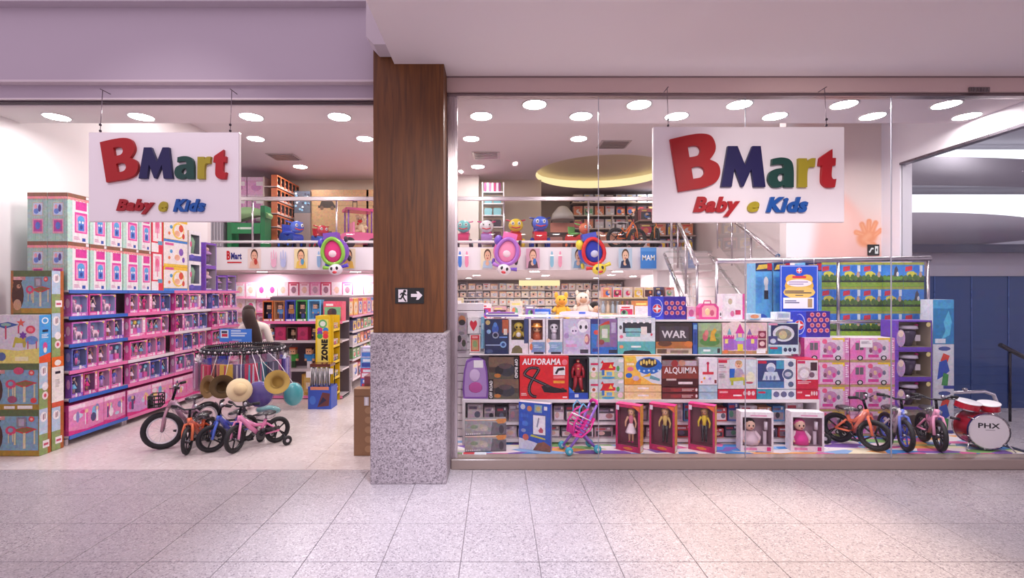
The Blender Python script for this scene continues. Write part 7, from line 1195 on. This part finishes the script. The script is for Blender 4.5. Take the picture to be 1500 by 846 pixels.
for i in range(3): put(robotcarton(i == 2), 'toy_carton', (5.13, 5.50, ZP+.001+i*.512), ['lowest tall white carton with a red and blue toy robot', 'middle tall white carton with a red and blue toy robot', 'topmost bright blue toy carton beside the side glass'][i], 'toy carton', 'tall cartons beside the side glass')
# chrome rail of a bench in the corridor, dark handrail
b = MB(); b.tube([(5.70, 6.1, .42), (6.30, 6.1, .44), (6.42, 6.1, .40), (6.46, 6.1, .30), (6.47, 6.1, 0)], .022, '#d8d4da', 'm', 10); b.tube([(5.70, 6.1, .42), (5.66, 6.1, .3), (5.66, 6.1, 0)], .022, '#d8d4da', 'm', 10); b.ell((6.05, 6.1, .47), (.03, .03, .02), '#c8c4ca', 'm', 8, 5); thing(b.build('corridor_barrier'), 'chrome tube barrier standing in the corridor beyond the side glass', 'barrier')
b = MB(); b.tube([(6.72, 6.3, 1.02), (7.3, 6.3, .72)], .03, '#1c1c24', 'g', 8); [b.cyl((x, 6.3, 0), (x, 6.3, .98-.5*(x-6.8)), .015, '#3a3a44', 'm', 6) for x in (6.85, 7.2)]; thing(b.build('corridor_handrail'), 'short dark sloping handrail in the blue lit corridor', 'handrail')
for i, (x, y, z, lab) in enumerate(((6.9, 6.4, 4.58, 'first'), (8.6, 7.0, 4.58, 'second'), (8.2, 8.0, 4.58, 'third'), (6.6, 5.4, 4.58, 'fourth'))):
    ceiling_light(x, y, z, .14, '%s round light in the corridor ceiling beyond the side glass' % lab, 'corridor lights')
b = MB()
# ================================================================== MEZZANINE: RAIL AND RIDE-ON TOYS
MZ = 2.722
def mrail(x0, x1, xs, lab):
    t = empty('mezzanine_railing', (0, 10.42, MZ), lab, 'railing', 'mezzanine railing runs')
    MB().cbox(((x0+x1)/2, 0, 1.06), (x1-x0, .06, .09), '#d9d2d8', 'm', .01).build('handrail', t); MB().tube([(x0, 0, .11), (x1, 0, .11)], .03, '#e6e0e6', 'g', 8).build('lower_rail', t)
    for x in xs: MB().cyl((x, 0, 0.0), (x, 0, 1.02), .022, '#dcd6dc', 'm', 8).build('post', t)
    for a, c_ in zip(xs, xs[1:]): MB().face([(a+.03, 0, .16), (c_-.03, 0, .16), (c_-.03, 0, 1.0), (a+.03, 0, 1.0)], '#ffffff', 'rail_glass').build('glass_panel', t)
X_ = lambda px, Y=10.42: (px-VX)*Y/FPX
mrail(X_(215), X_(560), [X_(220), X_(370), X_(493), X_(556)], 'steel and glass mezzanine railing above the open entrance'); mrail(X_(562), X_(985), [X_(566), X_(640), X_(738), X_(862), X_(983)], 'steel and glass mezzanine railing above the shop window')
def rideon(px, Y, lab, body, seat, wheel, accent, kind=0, s=1.0, yaw=0):
    t = empty('ride_on_toy', ((px-VX)*Y/FPX, Y, MZ+.001), lab, 'ride-on toy', 'ride-on toys on the mezzanine', yaw)
    b = MB(); b.prism(smooth([('c',-.30*s,.14*s),(-.33*s,.28*s),(-.22*s,.36*s),(-.05*s,.30*s),(.1*s,.34*s),(.26*s,.42*s),(.36*s,.30*s),('c',.34*s,.14*s)], 4), -.13*s, .13*s, body, 'g', 'yz'); b.build('body', t)
    for x in (-.17*s, .17*s):
        for y in (-.22*s, .22*s): w_ = MB().lathe([(.09*s,-.035*s),(.11*s,-.02*s),(.11*s,.02*s),(.09*s,.035*s)], wheel, 'r', 14, 'x', (x, y, .112*s)).build('wheel', t); MB().lathe([(.05*s,-.038*s),(.05*s,.038*s)], accent, 'g', 10, 'x', (x, y, .112*s)).build('hub', w_)
    b = MB(); b.ell((0, -.26*s, .52*s), (.17*s, .12*s, .15*s), accent, 'g', 14, 9); [b.ell((q*.07*s, -.37*s, .55*s), (.035*s, .02*s, .045*s), '#f4f0f2', 'g', 8, 6) for q in (-1, 1)]; [b.ell((q*.07*s, -.385*s, .55*s), (.016*s, .012*s, .022*s), '#26222a', 'g', 7, 5) for q in (-1, 1)]; b.tube([(-.10*s,-.36*s,.47*s),(0,-.385*s,.44*s),(.10*s,-.36*s,.47*s)], .014*s, '#d8404a', 'g', 6); b.build('front_head', t)
    b = MB(); b.tube([(-.22*s,-.12*s,.66*s),(-.06*s,-.16*s,.62*s),(.06*s,-.16*s,.62*s),(.22*s,-.12*s,.66*s)], .018*s, seat, 'g', 7); b.build('handlebar', t); b = MB(); b.ell((0, .10*s, .40*s), (.13*s,.17*s,.05*s), seat, 'g', 12, 7); b.prism([(-.1*s,.40*s),(.1*s,.40*s),(.12*s,.62*s),(-.12*s,.62*s)], .22*s, .26*s, seat, 'g'); b.build('seat', t)
    return t
rideon(680, 11.0, 'teal and pink ride-on toy next to the column on the mezzanine', '#d84a7a', '#e87aa8', '#4a3a48', '#7ac4c8', s=.95); rideon(713, 11.0, 'white and purple ride-on toy beside the teal one', '#b88ad0', '#d84a8c', '#5a4a6a', '#ece4ec', s=.95); rideon(755, 11.0, 'yellow and red ride-on toy on the mezzanine', '#d83a3c', '#d82a4a', '#e8c84a', '#ecc83c', s=1.0); rideon(790, 11.0, 'blue and red ride-on toy with a black steering wheel', '#d82f3c', '#3a4ac0', '#2a3a9c', '#4a6ae0', s=1.08)
rideon(427, 11.0, 'blue ride-on police truck with white side panel on the mezzanine', '#2a44b8', '#3a58d0', '#26242a', '#4a6ad8', s=.95, yaw=.9); rideon(468, 11.0, 'small blue and red ride-on car on the mezzanine', '#3a6ad0', '#c82a3c', '#2c2a30', '#c83a4a', s=.8, yaw=.7)
for px, c_, lab in ((846, '#d84a4a', 'red and green toddler slide car on the mezzanine'), (640, '#b87aa8', 'mauve ride-on toy half hidden behind the column')): rideon(px, 10.9, lab, c_, '#7ac06a', '#4a4048', '#e87a5a', s=.85, yaw=.6)
# steering wheel boards behind
b = MB(); b.torus((0,0,0), .12, .022, '#26242a', 'g', 'y', 20, 7); b.tube([(-.1,0,0),(.1,0,0)], .015, '#26242a', 'g', 6); b.cyl((0,.05,-.02), (0,.18,-.62), .03, '#3a383e', 'g', 8); b.box(-.15,.15,.05,.35,-.66,-.60, '#3a383e', 'g'); thing(b.build('toy_steering_wheel', loc=((787-VX)*11.4/FPX, 11.4, MZ+.661)), 'black toy steering wheel on a post behind the blue ride-on', 'toy')
# pink car with teddy
t = empty('pedal_car', ((526-VX)*11.0/FPX, 11.0, MZ+.001), 'pink toy pedal car with open roof on the mezzanine', 'toy car', 'toy cars', .5)
b = MB(); b.prism(smooth([('c',-.42,.12),(-.44,.30),(-.2,.36),(.2,.36),(.42,.32),('c',.44,.12)], 4), -.24, .24, '#e86a9c', 'g'); b.build('body', t)
for x in (-.26, .26):
    for y in (-.24, .24): MB().lathe([(.08,-.04),(.12,-.02),(.12,.02),(.08,.04)], '#3a2c38', 'r', 14, 'y', (x, y, .122)).build('wheel', t)
b = MB(); b.box(-.18, -.14, -.2, .2, .36, .60, '#f08ab4', 'g'); b.box(-.34, .30, -.24, .24, .86, .92, '#e05a90', 'g'); [b.cyl((x, y, .34), (x, y, .87), .018, '#8a5ab8', 'g', 6) for x in (-.28, .24) for y in (-.2, .2)]; b.build('roof', t); b = MB(); b.box(-.445, -.43, -.16, .16, .18, .26, '#c8b4c4', 'm'); b.ell((-.43,-.18,.27), (.02,.045,.04), '#f4f0e8', 'g', 8, 6); b.ell((-.43,.18,.27), (.02,.045,.04), '#f4f0e8', 'g', 8, 6); b.build('grille', t)
plush(529, MZ+.366, 10.98, .82, '#f0d8b4', '#d8302c', 'cream teddy bear with a red bow sitting in the pink pedal car', (.04,.02,.045))
# green play slide and crate
t = empty('play_slide', ((362-VX)*10.85/FPX, 10.85, MZ+.001), 'green plastic play slide with pale green top on the mezzanine', 'play slide')
for x in (-.38, .38): MB().box(x-.05, x+.05, -.05, .25, 0, .98, '#2a7a4c', 'g').build('side', t)
b = MB(); b.box(-.33, .33, -.06, .0, .34, .58, '#2f8a56', 'g'); f = Face(b, (-.33,-.06,.34), (.66,0,0), (0,0,.24)); f.rect(.3, .4, .7, .6, '#e4f0e8'); f.ell(.25, .5, .04, .1, '#e4f0e8', 8); b.build('panel', t); b = MB(); b.prism(smooth([('c',-.3,.62),(-.34,.80),(-.1,.95),(.25,.92),(.48,.80),('c',.46,.70),(.2,.76)], 4), .0, .22, '#9ac48a', 'g'); b.build('seat', t)
t = empty('toy_crate', ((313-VX)*11.0/FPX, 11.0, MZ+.001), 'grey wire toy crate beside the green slide', 'crate')
for i in range(9): MB().box(-.3+i*.07, -.27+i*.07, -.2, -.18, .05, .72, '#c8c0cc', 'g').build('slat', t)
MB().box(-.33, .33, -.18, .2, 0, .75, '#a8a0ac', 'g').build('body', t); MB().box(-.35, .35, -.22, .22, .75, .80, '#dcd4dc', 'g').build('rim', t)
# cartons stacked at the back of the mezzanine
def browncarton(w, h, icon):
    mb, F = carton(w, .4, h, '#b8926a'); f = F['front']; f.rect(0, .48, 1, .52, '#a8845c'); u, v = .4, .6
    if icon == 0: f.poly([(.25,.5),(.32,.68),(.62,.68),(.72,.5)], '#3a2c26'); f.rect(.2, .42, .78, .5, '#3a2c26'); f.ell(.32, .42, .06, .07, '#6a5040', 8); f.ell(.64, .42, .06, .07, '#6a5040', 8)
    else: f.rect(.35, .3, .55, .75, '#3a2c26'); f.rect(.38, .34, .52, .6, '#b8926a'); f.ell(.45, .67, .05, .04, '#b8926a', 8)
    return mb
BCs = [browncarton(.82, .80, 0).build('shipping_carton'), browncarton(.62, .80, 1).build('shipping_carton')]
i = 0
for px, pr, zz_ in ((478, 0, 0), (478, 0, 1), (520, 1, 0), (520, 1, 1), (559, 0, 0), (559, 0, 1)):
    place_any(BCs[pr], ((px-VX)*11.9/FPX, 12.2, MZ+.001+zz_*.801), 0, '%s brown shipping carton of the back mezzanine stack from the doll boxes, %s' % (ORD[i//2], ['lower', 'upper'][zz_]), 'carton', 'brown shipping cartons on the mezzanine'); i += 1
# tall rack of boxed dolls and pink kits on the left of the mezzanine
t = empty('mezzanine_shelf', (-5.40, 12.0, MZ), 'open shelf of orange window boxes on the mezzanine', 'shelf'); L8 = .75
MB().box(-.16, -.13, -L8, .6, 0, 1.75, '#c8b4b0').build('back_panel', t)
for i in range(5): MB().box(-.13, .18, -.75, .6, .25+i*.32-.02, .25+i*.32, '#d8c8c8', 'g').build('shelf', t)
DB = []
mb, F, pane, (X0, X1, y0, y1, Z0, Z1) = winbox(.2, .14, .27, '#d8744a', (.1, .16, .9, .88), '#2a2028'); F['front'].rect(.1, .03, .7, .12, '#f4e4d8'); rt = mb.build('doll_box'); pane.build('window_film', rt); m2 = MB(); m2.ell((0, 0, Z0+.12), (.05, .04, .055), '#f0c8ac', 'p', 9, 7); m2.ell((0, .01, Z0+.135), (.058, .045, .055), '#2a1c1c', 'c', 9, 7); m2.lathe([(.05, Z0+.002), (.03, Z0+.07)], '#d84a6a', 'c', 9); m2.build('doll', rt)
for li in range(5):
    for j in range(6): place_any(rt, (-5.40+.18-.075, 12.0-.64+j*.212, MZ+.251+li*.32), pi/2, '%s orange window doll box from the railing, %s mezzanine shelf' % (ORD[j], ['lowest', 'second', 'third', 'fourth', 'topmost'][li]), 'doll box', 'orange window boxes on the mezzanine')
mb, F = carton(.42, .3, .42, '#e0a0d0'); f = F['front']; f.rect(0, .8, 1, 1, '#e8c4e0'); f.ell(.5, .4, .3, .2, '#c87ab8', 10); f.rect(.5, .5, .9, .75, '#f4e8f0'); rt = mb.build('toy_carton')
for i in range(3):
    for j in range(2): place_any(rt, ((357+j*27-VX)*10.95/FPX, 11.62-.55, MZ+.801+i*.43) if False else ((346+j*27-VX)*11.3/FPX, 11.52, MZ+.50+i*.425), 0, '%s lilac toy carton of the mezzanine stack behind the sign, %s row' % (ORD[j], ['lower', 'middle', 'upper'][i]), 'toy carton', 'lilac cartons on the mezzanine')
MB_ = MB().box(-.40, .38, -.2, .2, 0, .498, '#6a5c66'); thing(MB_.build('storage_bench', loc=((359.5-VX)*11.3/FPX, 11.52, MZ+.001)), 'dark low bench under the lilac cartons on the mezzanine', 'bench')
mb, F = carton(.4, .3, .55, '#5a6070'); f = F['front']; [f.disc(r8.uniform(.1, .9), r8.uniform(.1, .9), .03, r8.choice(['#d8e8f4', '#8ac0e0', '#3a3a48']), 8) for _ in range(22)]; put(mb, 'toy_carton', ((440-VX)*11.8/FPX, 12.06, MZ+1.0), 'dark carton with pale glittering print beside the brown cartons', 'toy carton')
thing(MB().box(-.2, .2, -.15, .15, 0, .996, '#8a7a78').build('storage_bench', loc=((440-VX)*11.8/FPX, 12.06, MZ+.001)), 'grey brown pedestal under the glittering carton', 'bench')
# white bookcase by the pier, shelves at the back right
t = empty('bookcase', ((722-VX)*11.8/FPX, 11.85, MZ+.001), 'tall narrow white bookcase with books and blue bins on the mezzanine', 'bookcase')
for x in (-.27, .25): MB().box(x, x+.03, -.15, .15, 0, 1.72, '#f2ecee', 'g').build('side', t)
for i in range(6): MB().box(-.24, .25, -.15, .15, .02+i*.29, .045+i*.29, '#f2ecee', 'g').build('shelf', t)
for i in range(7): thing(MB().box(-.025, .025, -.09, .09, 0, .22, ['#b84a7a', '#e8d8e0', '#c86a90', '#f0e4ea', '#a83a6a', '#e0c0d0', '#8a3a6a'][i]).build('book', loc=((722-VX)*11.8/FPX-.19+i*.06, 11.82, MZ+.001+.046+5*.29)), '%s pink spined book along the top of the white bookcase' % ORD[i], 'book', 'books on the white bookcase')
for lv, cc in ((4, '#7ab0b8'), (3, '#8ac4cc'), (2, '#4a4450'), (1, '#5a3a44')):
    for j in range(2): b = MB(); b.prism([(-.09,0),(.09,0),(.10,.13),(.08,.17),(-.08,.17),(-.10,.13)], -.1, .1, cc, 'g'); thing(b.build('storage_bin', loc=((722-VX)*11.8/FPX-.115+j*.225, 11.82, MZ+.001+.046+lv*.29)), '%s %s bin on the %s shelf of the white bookcase' % (['first', 'second'][j], {'#7ab0b8': 'grey blue', '#8ac4cc': 'pale teal', '#4a4450': 'dark grey', '#5a3a44': 'dark maroon'}[cc], ['bottom', 'second', 'third', 'fourth', 'fifth'][lv]), 'bin', 'bins in the white bookcase')
t = empty('mezzanine_shelf', (3.3, 13.9, MZ), 'dark open shelving crowded with boxed toys at the back of the mezzanine', 'shelf'); MB().box(-1.1, 1.8, .2, .24, 0, 1.7, '#4a424a').build('back_panel', t)
for i in range(5): MB().box(-1.1, 1.8, -.2, .2, .1+i*.38-.03, .1+i*.38, '#d8c8bc', 'g').build('shelf', t)
for li in range(5):
    for j in range(9): place_any(AP[r8.randrange(10)] if li < 4 else QP[r8.choice([4, 7, 1])], (2.38+j*.31, 13.85, MZ+.101+li*.38), 0, '%s boxed toy from the railing post on the %s back mezzanine shelf' % (ORD[j], ['lowest', 'second', 'third', 'fourth', 'topmost'][li]), 'toy box', 'boxed toys on the back mezzanine shelving', 1.1 if li < 4 else .9, 1.4 if li < 4 else .9)
# kids' bikes on the mezzanine
for px, rz_, c1, c2, lab in ((933, 8, '#e8743c', '#e8743c', 'orange bicycle on the mezzanine by the end post'), (962, 262, '#5a7a3c', '#e8843c', 'green and orange bicycle on the mezzanine by the stair')):
    bicycle(((px-VX)*10.9/FPX, 10.9, MZ+.001), radians(rz_), 0, .24, .5, c1, c2, lab, 'mag', False, False, 'bicycles on the mezzanine', '#2c2a30', '#3a383e', wrapped=False)
# toy kitchen grill and coat rack in the middle
t = empty('toy_kitchen', ((826-VX)*11.6/FPX, 11.8, MZ+.001), 'brown and pink toy kitchen with grey hood on the mezzanine', 'toy kitchen'); MB().box(-.36, .36, -.15, .15, 0, .42, '#7a5a58', 'g').build('cabinet', t); MB().box(-.40, .40, -.18, .18, .42, .47, '#4a3a3a', 'g').build('worktop', t); MB().box(-.30, .30, .05, .12, .47, .74, '#e0907a', 'g').build('splashback', t); b = MB(); b.lathe([(.30,.80),(.26,.95),(.12,1.12),(.08,1.14)], '#b8b0ac', 'g', 14); b.build('hood', t)
for s in (-1, 1): MB().cyl((s*.28, .08, .74), (s*.24, .04, .85), .02, '#8a8480', 'm', 7).build('post', t); MB().box(s*.18-.15, s*.18+.15, -.155, -.15, .06, .36, '#c88a80', 'g').build('door', t)
b = MB(); b.ell((0,0,.22), (.34,.2,.22), '#e8a890', 'c', 14, 9); b.ell((-.28,-.06,.34), (.13,.12,.13), '#eab49c', 'c', 10, 8); thing(b.build('plush_toy', loc=((893-VX)*11.5/FPX, 11.5, MZ+.001)), 'large peach plush toy lying behind the mezzanine railing', 'plush toy')
t = empty('step_ladder', ((912-VX)*11.6/FPX, 11.9, MZ+.001), 'white folding step ladder standing on the mezzanine', 'ladder')
for s in (-1, 1): MB().tube([(s*.26, -.2, 0), (s*.18, 0, .92)], .02, '#e8e2e8', 'm', 7).build('rail', t); MB().tube([(s*.26, .25, 0), (s*.18, .02, .92)], .016, '#d8d2d8', 'm', 7).build('rear_leg', t)
for i in range(3): MB().box(-.24+i*.02, .24-i*.02, -.2+i*.05, -.08+i*.05, .22+i*.25, .25+i*.25, '#dcd6dc', 'g').build('step', t)
# dark toy boxes on the landing of the upper right
t = empty('mezzanine_shelf', (4.5, 12.6, MZ), 'dark shelving of reddish toy boxes behind the stair rail on the mezzanine', 'shelf'); MB().box(-.75, .75, .2, .24, 0, 1.2, '#5a3a3c').build('back_panel', t)
for i in range(3): MB().box(-.75, .75, -.2, .2, .1+i*.4-.03, .1+i*.4, '#b89a90', 'g').build('shelf', t)
for li in range(3):
    for j in range(4): place_any(AP[r8.choice([0, 2, 6, 3, 8])], (3.95+j*.36, 12.55, MZ+.101+li*.4), 0, '%s reddish toy box behind the stair rail, %s shelf' % (ORD[j], ['lowest', 'middle', 'top'][li]), 'toy box', 'reddish toy boxes behind the stair rail', 1.3, 1.6)
# baby walkers hung from the railing
def walker(px, py, Y, rim, shell, seat_, head_, lab, hat, tilt):
    p = at(px, py, Y); t = empty('baby_walker', p, lab, 'baby walker', 'baby walkers hung on the mezzanine railing'); t.rotation_euler = (0, radians(tilt), 0)
    b = MB(); b.ell((0, .08, .06), (.30, .17, .30), shell, 'g', 16, 10); b.build('shell', t); b = MB(); pts = [(.22*cos(a)*(1-.1*sin(a)), -.10-.015*sin(a), .05+.27*sin(a)) for a in [2*pi*i/20 for i in range(20)]]; b.tube(pts, .042, rim, 'g', 8, closed=True); b.build('ring', t)
    b = MB(); b.ell((0, -.085, .05), (.19, .05, .235), seat_, 'c', 14, 9); b.ell((0.0, -.12, .0), (.09, .03, .08), '#f4d8e4' if seat_ != '#2a3ab0' else '#c8cce8', 'c', 10, 6); b.build('seat', t)
    b = MB(); b.box(-.17, .13, -.10, .10, .30, .45, shell, 'g'); b.ell((-.24, .0, .25), (.09, .1, .11), hat, 'g', 10, 7); b.build('backrest', t)
    b = MB(); b.ell((.03, -.12, -.34), (.15, .11, .12), head_, 'g', 12, 8); [b.ell((.03+q*.055, -.21, -.32), (.03, .02, .04), '#26222a', 'g', 8, 6) for q in (-1, 1)]; b.ell((.03, -.21, -.40), (.05, .03, .03), '#d8404a', 'g', 8, 6); [b.tube([(.03+q*.1, -.10, -.30), (.03+q*.26, -.10, -.27)], [.03, .045], hat if q > 0 else rim, 'g', 7) for q in (-1, 1)]; b.build('front_figure', t)
    for x, z in ((-.24, -.20), (.25, -.10), (-.20, .30), (.22, .32)): MB().lathe([(.05,-.03),(.065,-.01),(.065,.01),(.05,.03)], '#3a3440' if x > 0 else hat, 'r', 12, 'x', (x, .18, z)).build('wheel', t)
    b = MB(); b.tube([(0, .10, .33), (.0, .28, .36), (.0, .335, .31)], .012, '#d8d2d8', 'g', 6); b.build('hanging_strap', t)
walker(490, 372, 10.06, '#8ac44a', '#7a4ab8', '#d83a80', '#e8e2ec', 'purple and pink baby walker with a lime ring hung over the entrance side', '#4a3ac0', -6)
walker(742, 372, 10.06, '#b070d0', '#e86ab0', '#f090b8', '#ece4ec', 'pink baby walker with a lilac ring hung near the column', '#7a5ac8', 14)
walker(869, 372, 10.06, '#d8262c', '#3a4ac0', '#2a3ab0', '#e8d44a', 'blue and yellow baby walker with a red ring hung above the window', '#e8d84a', -12)
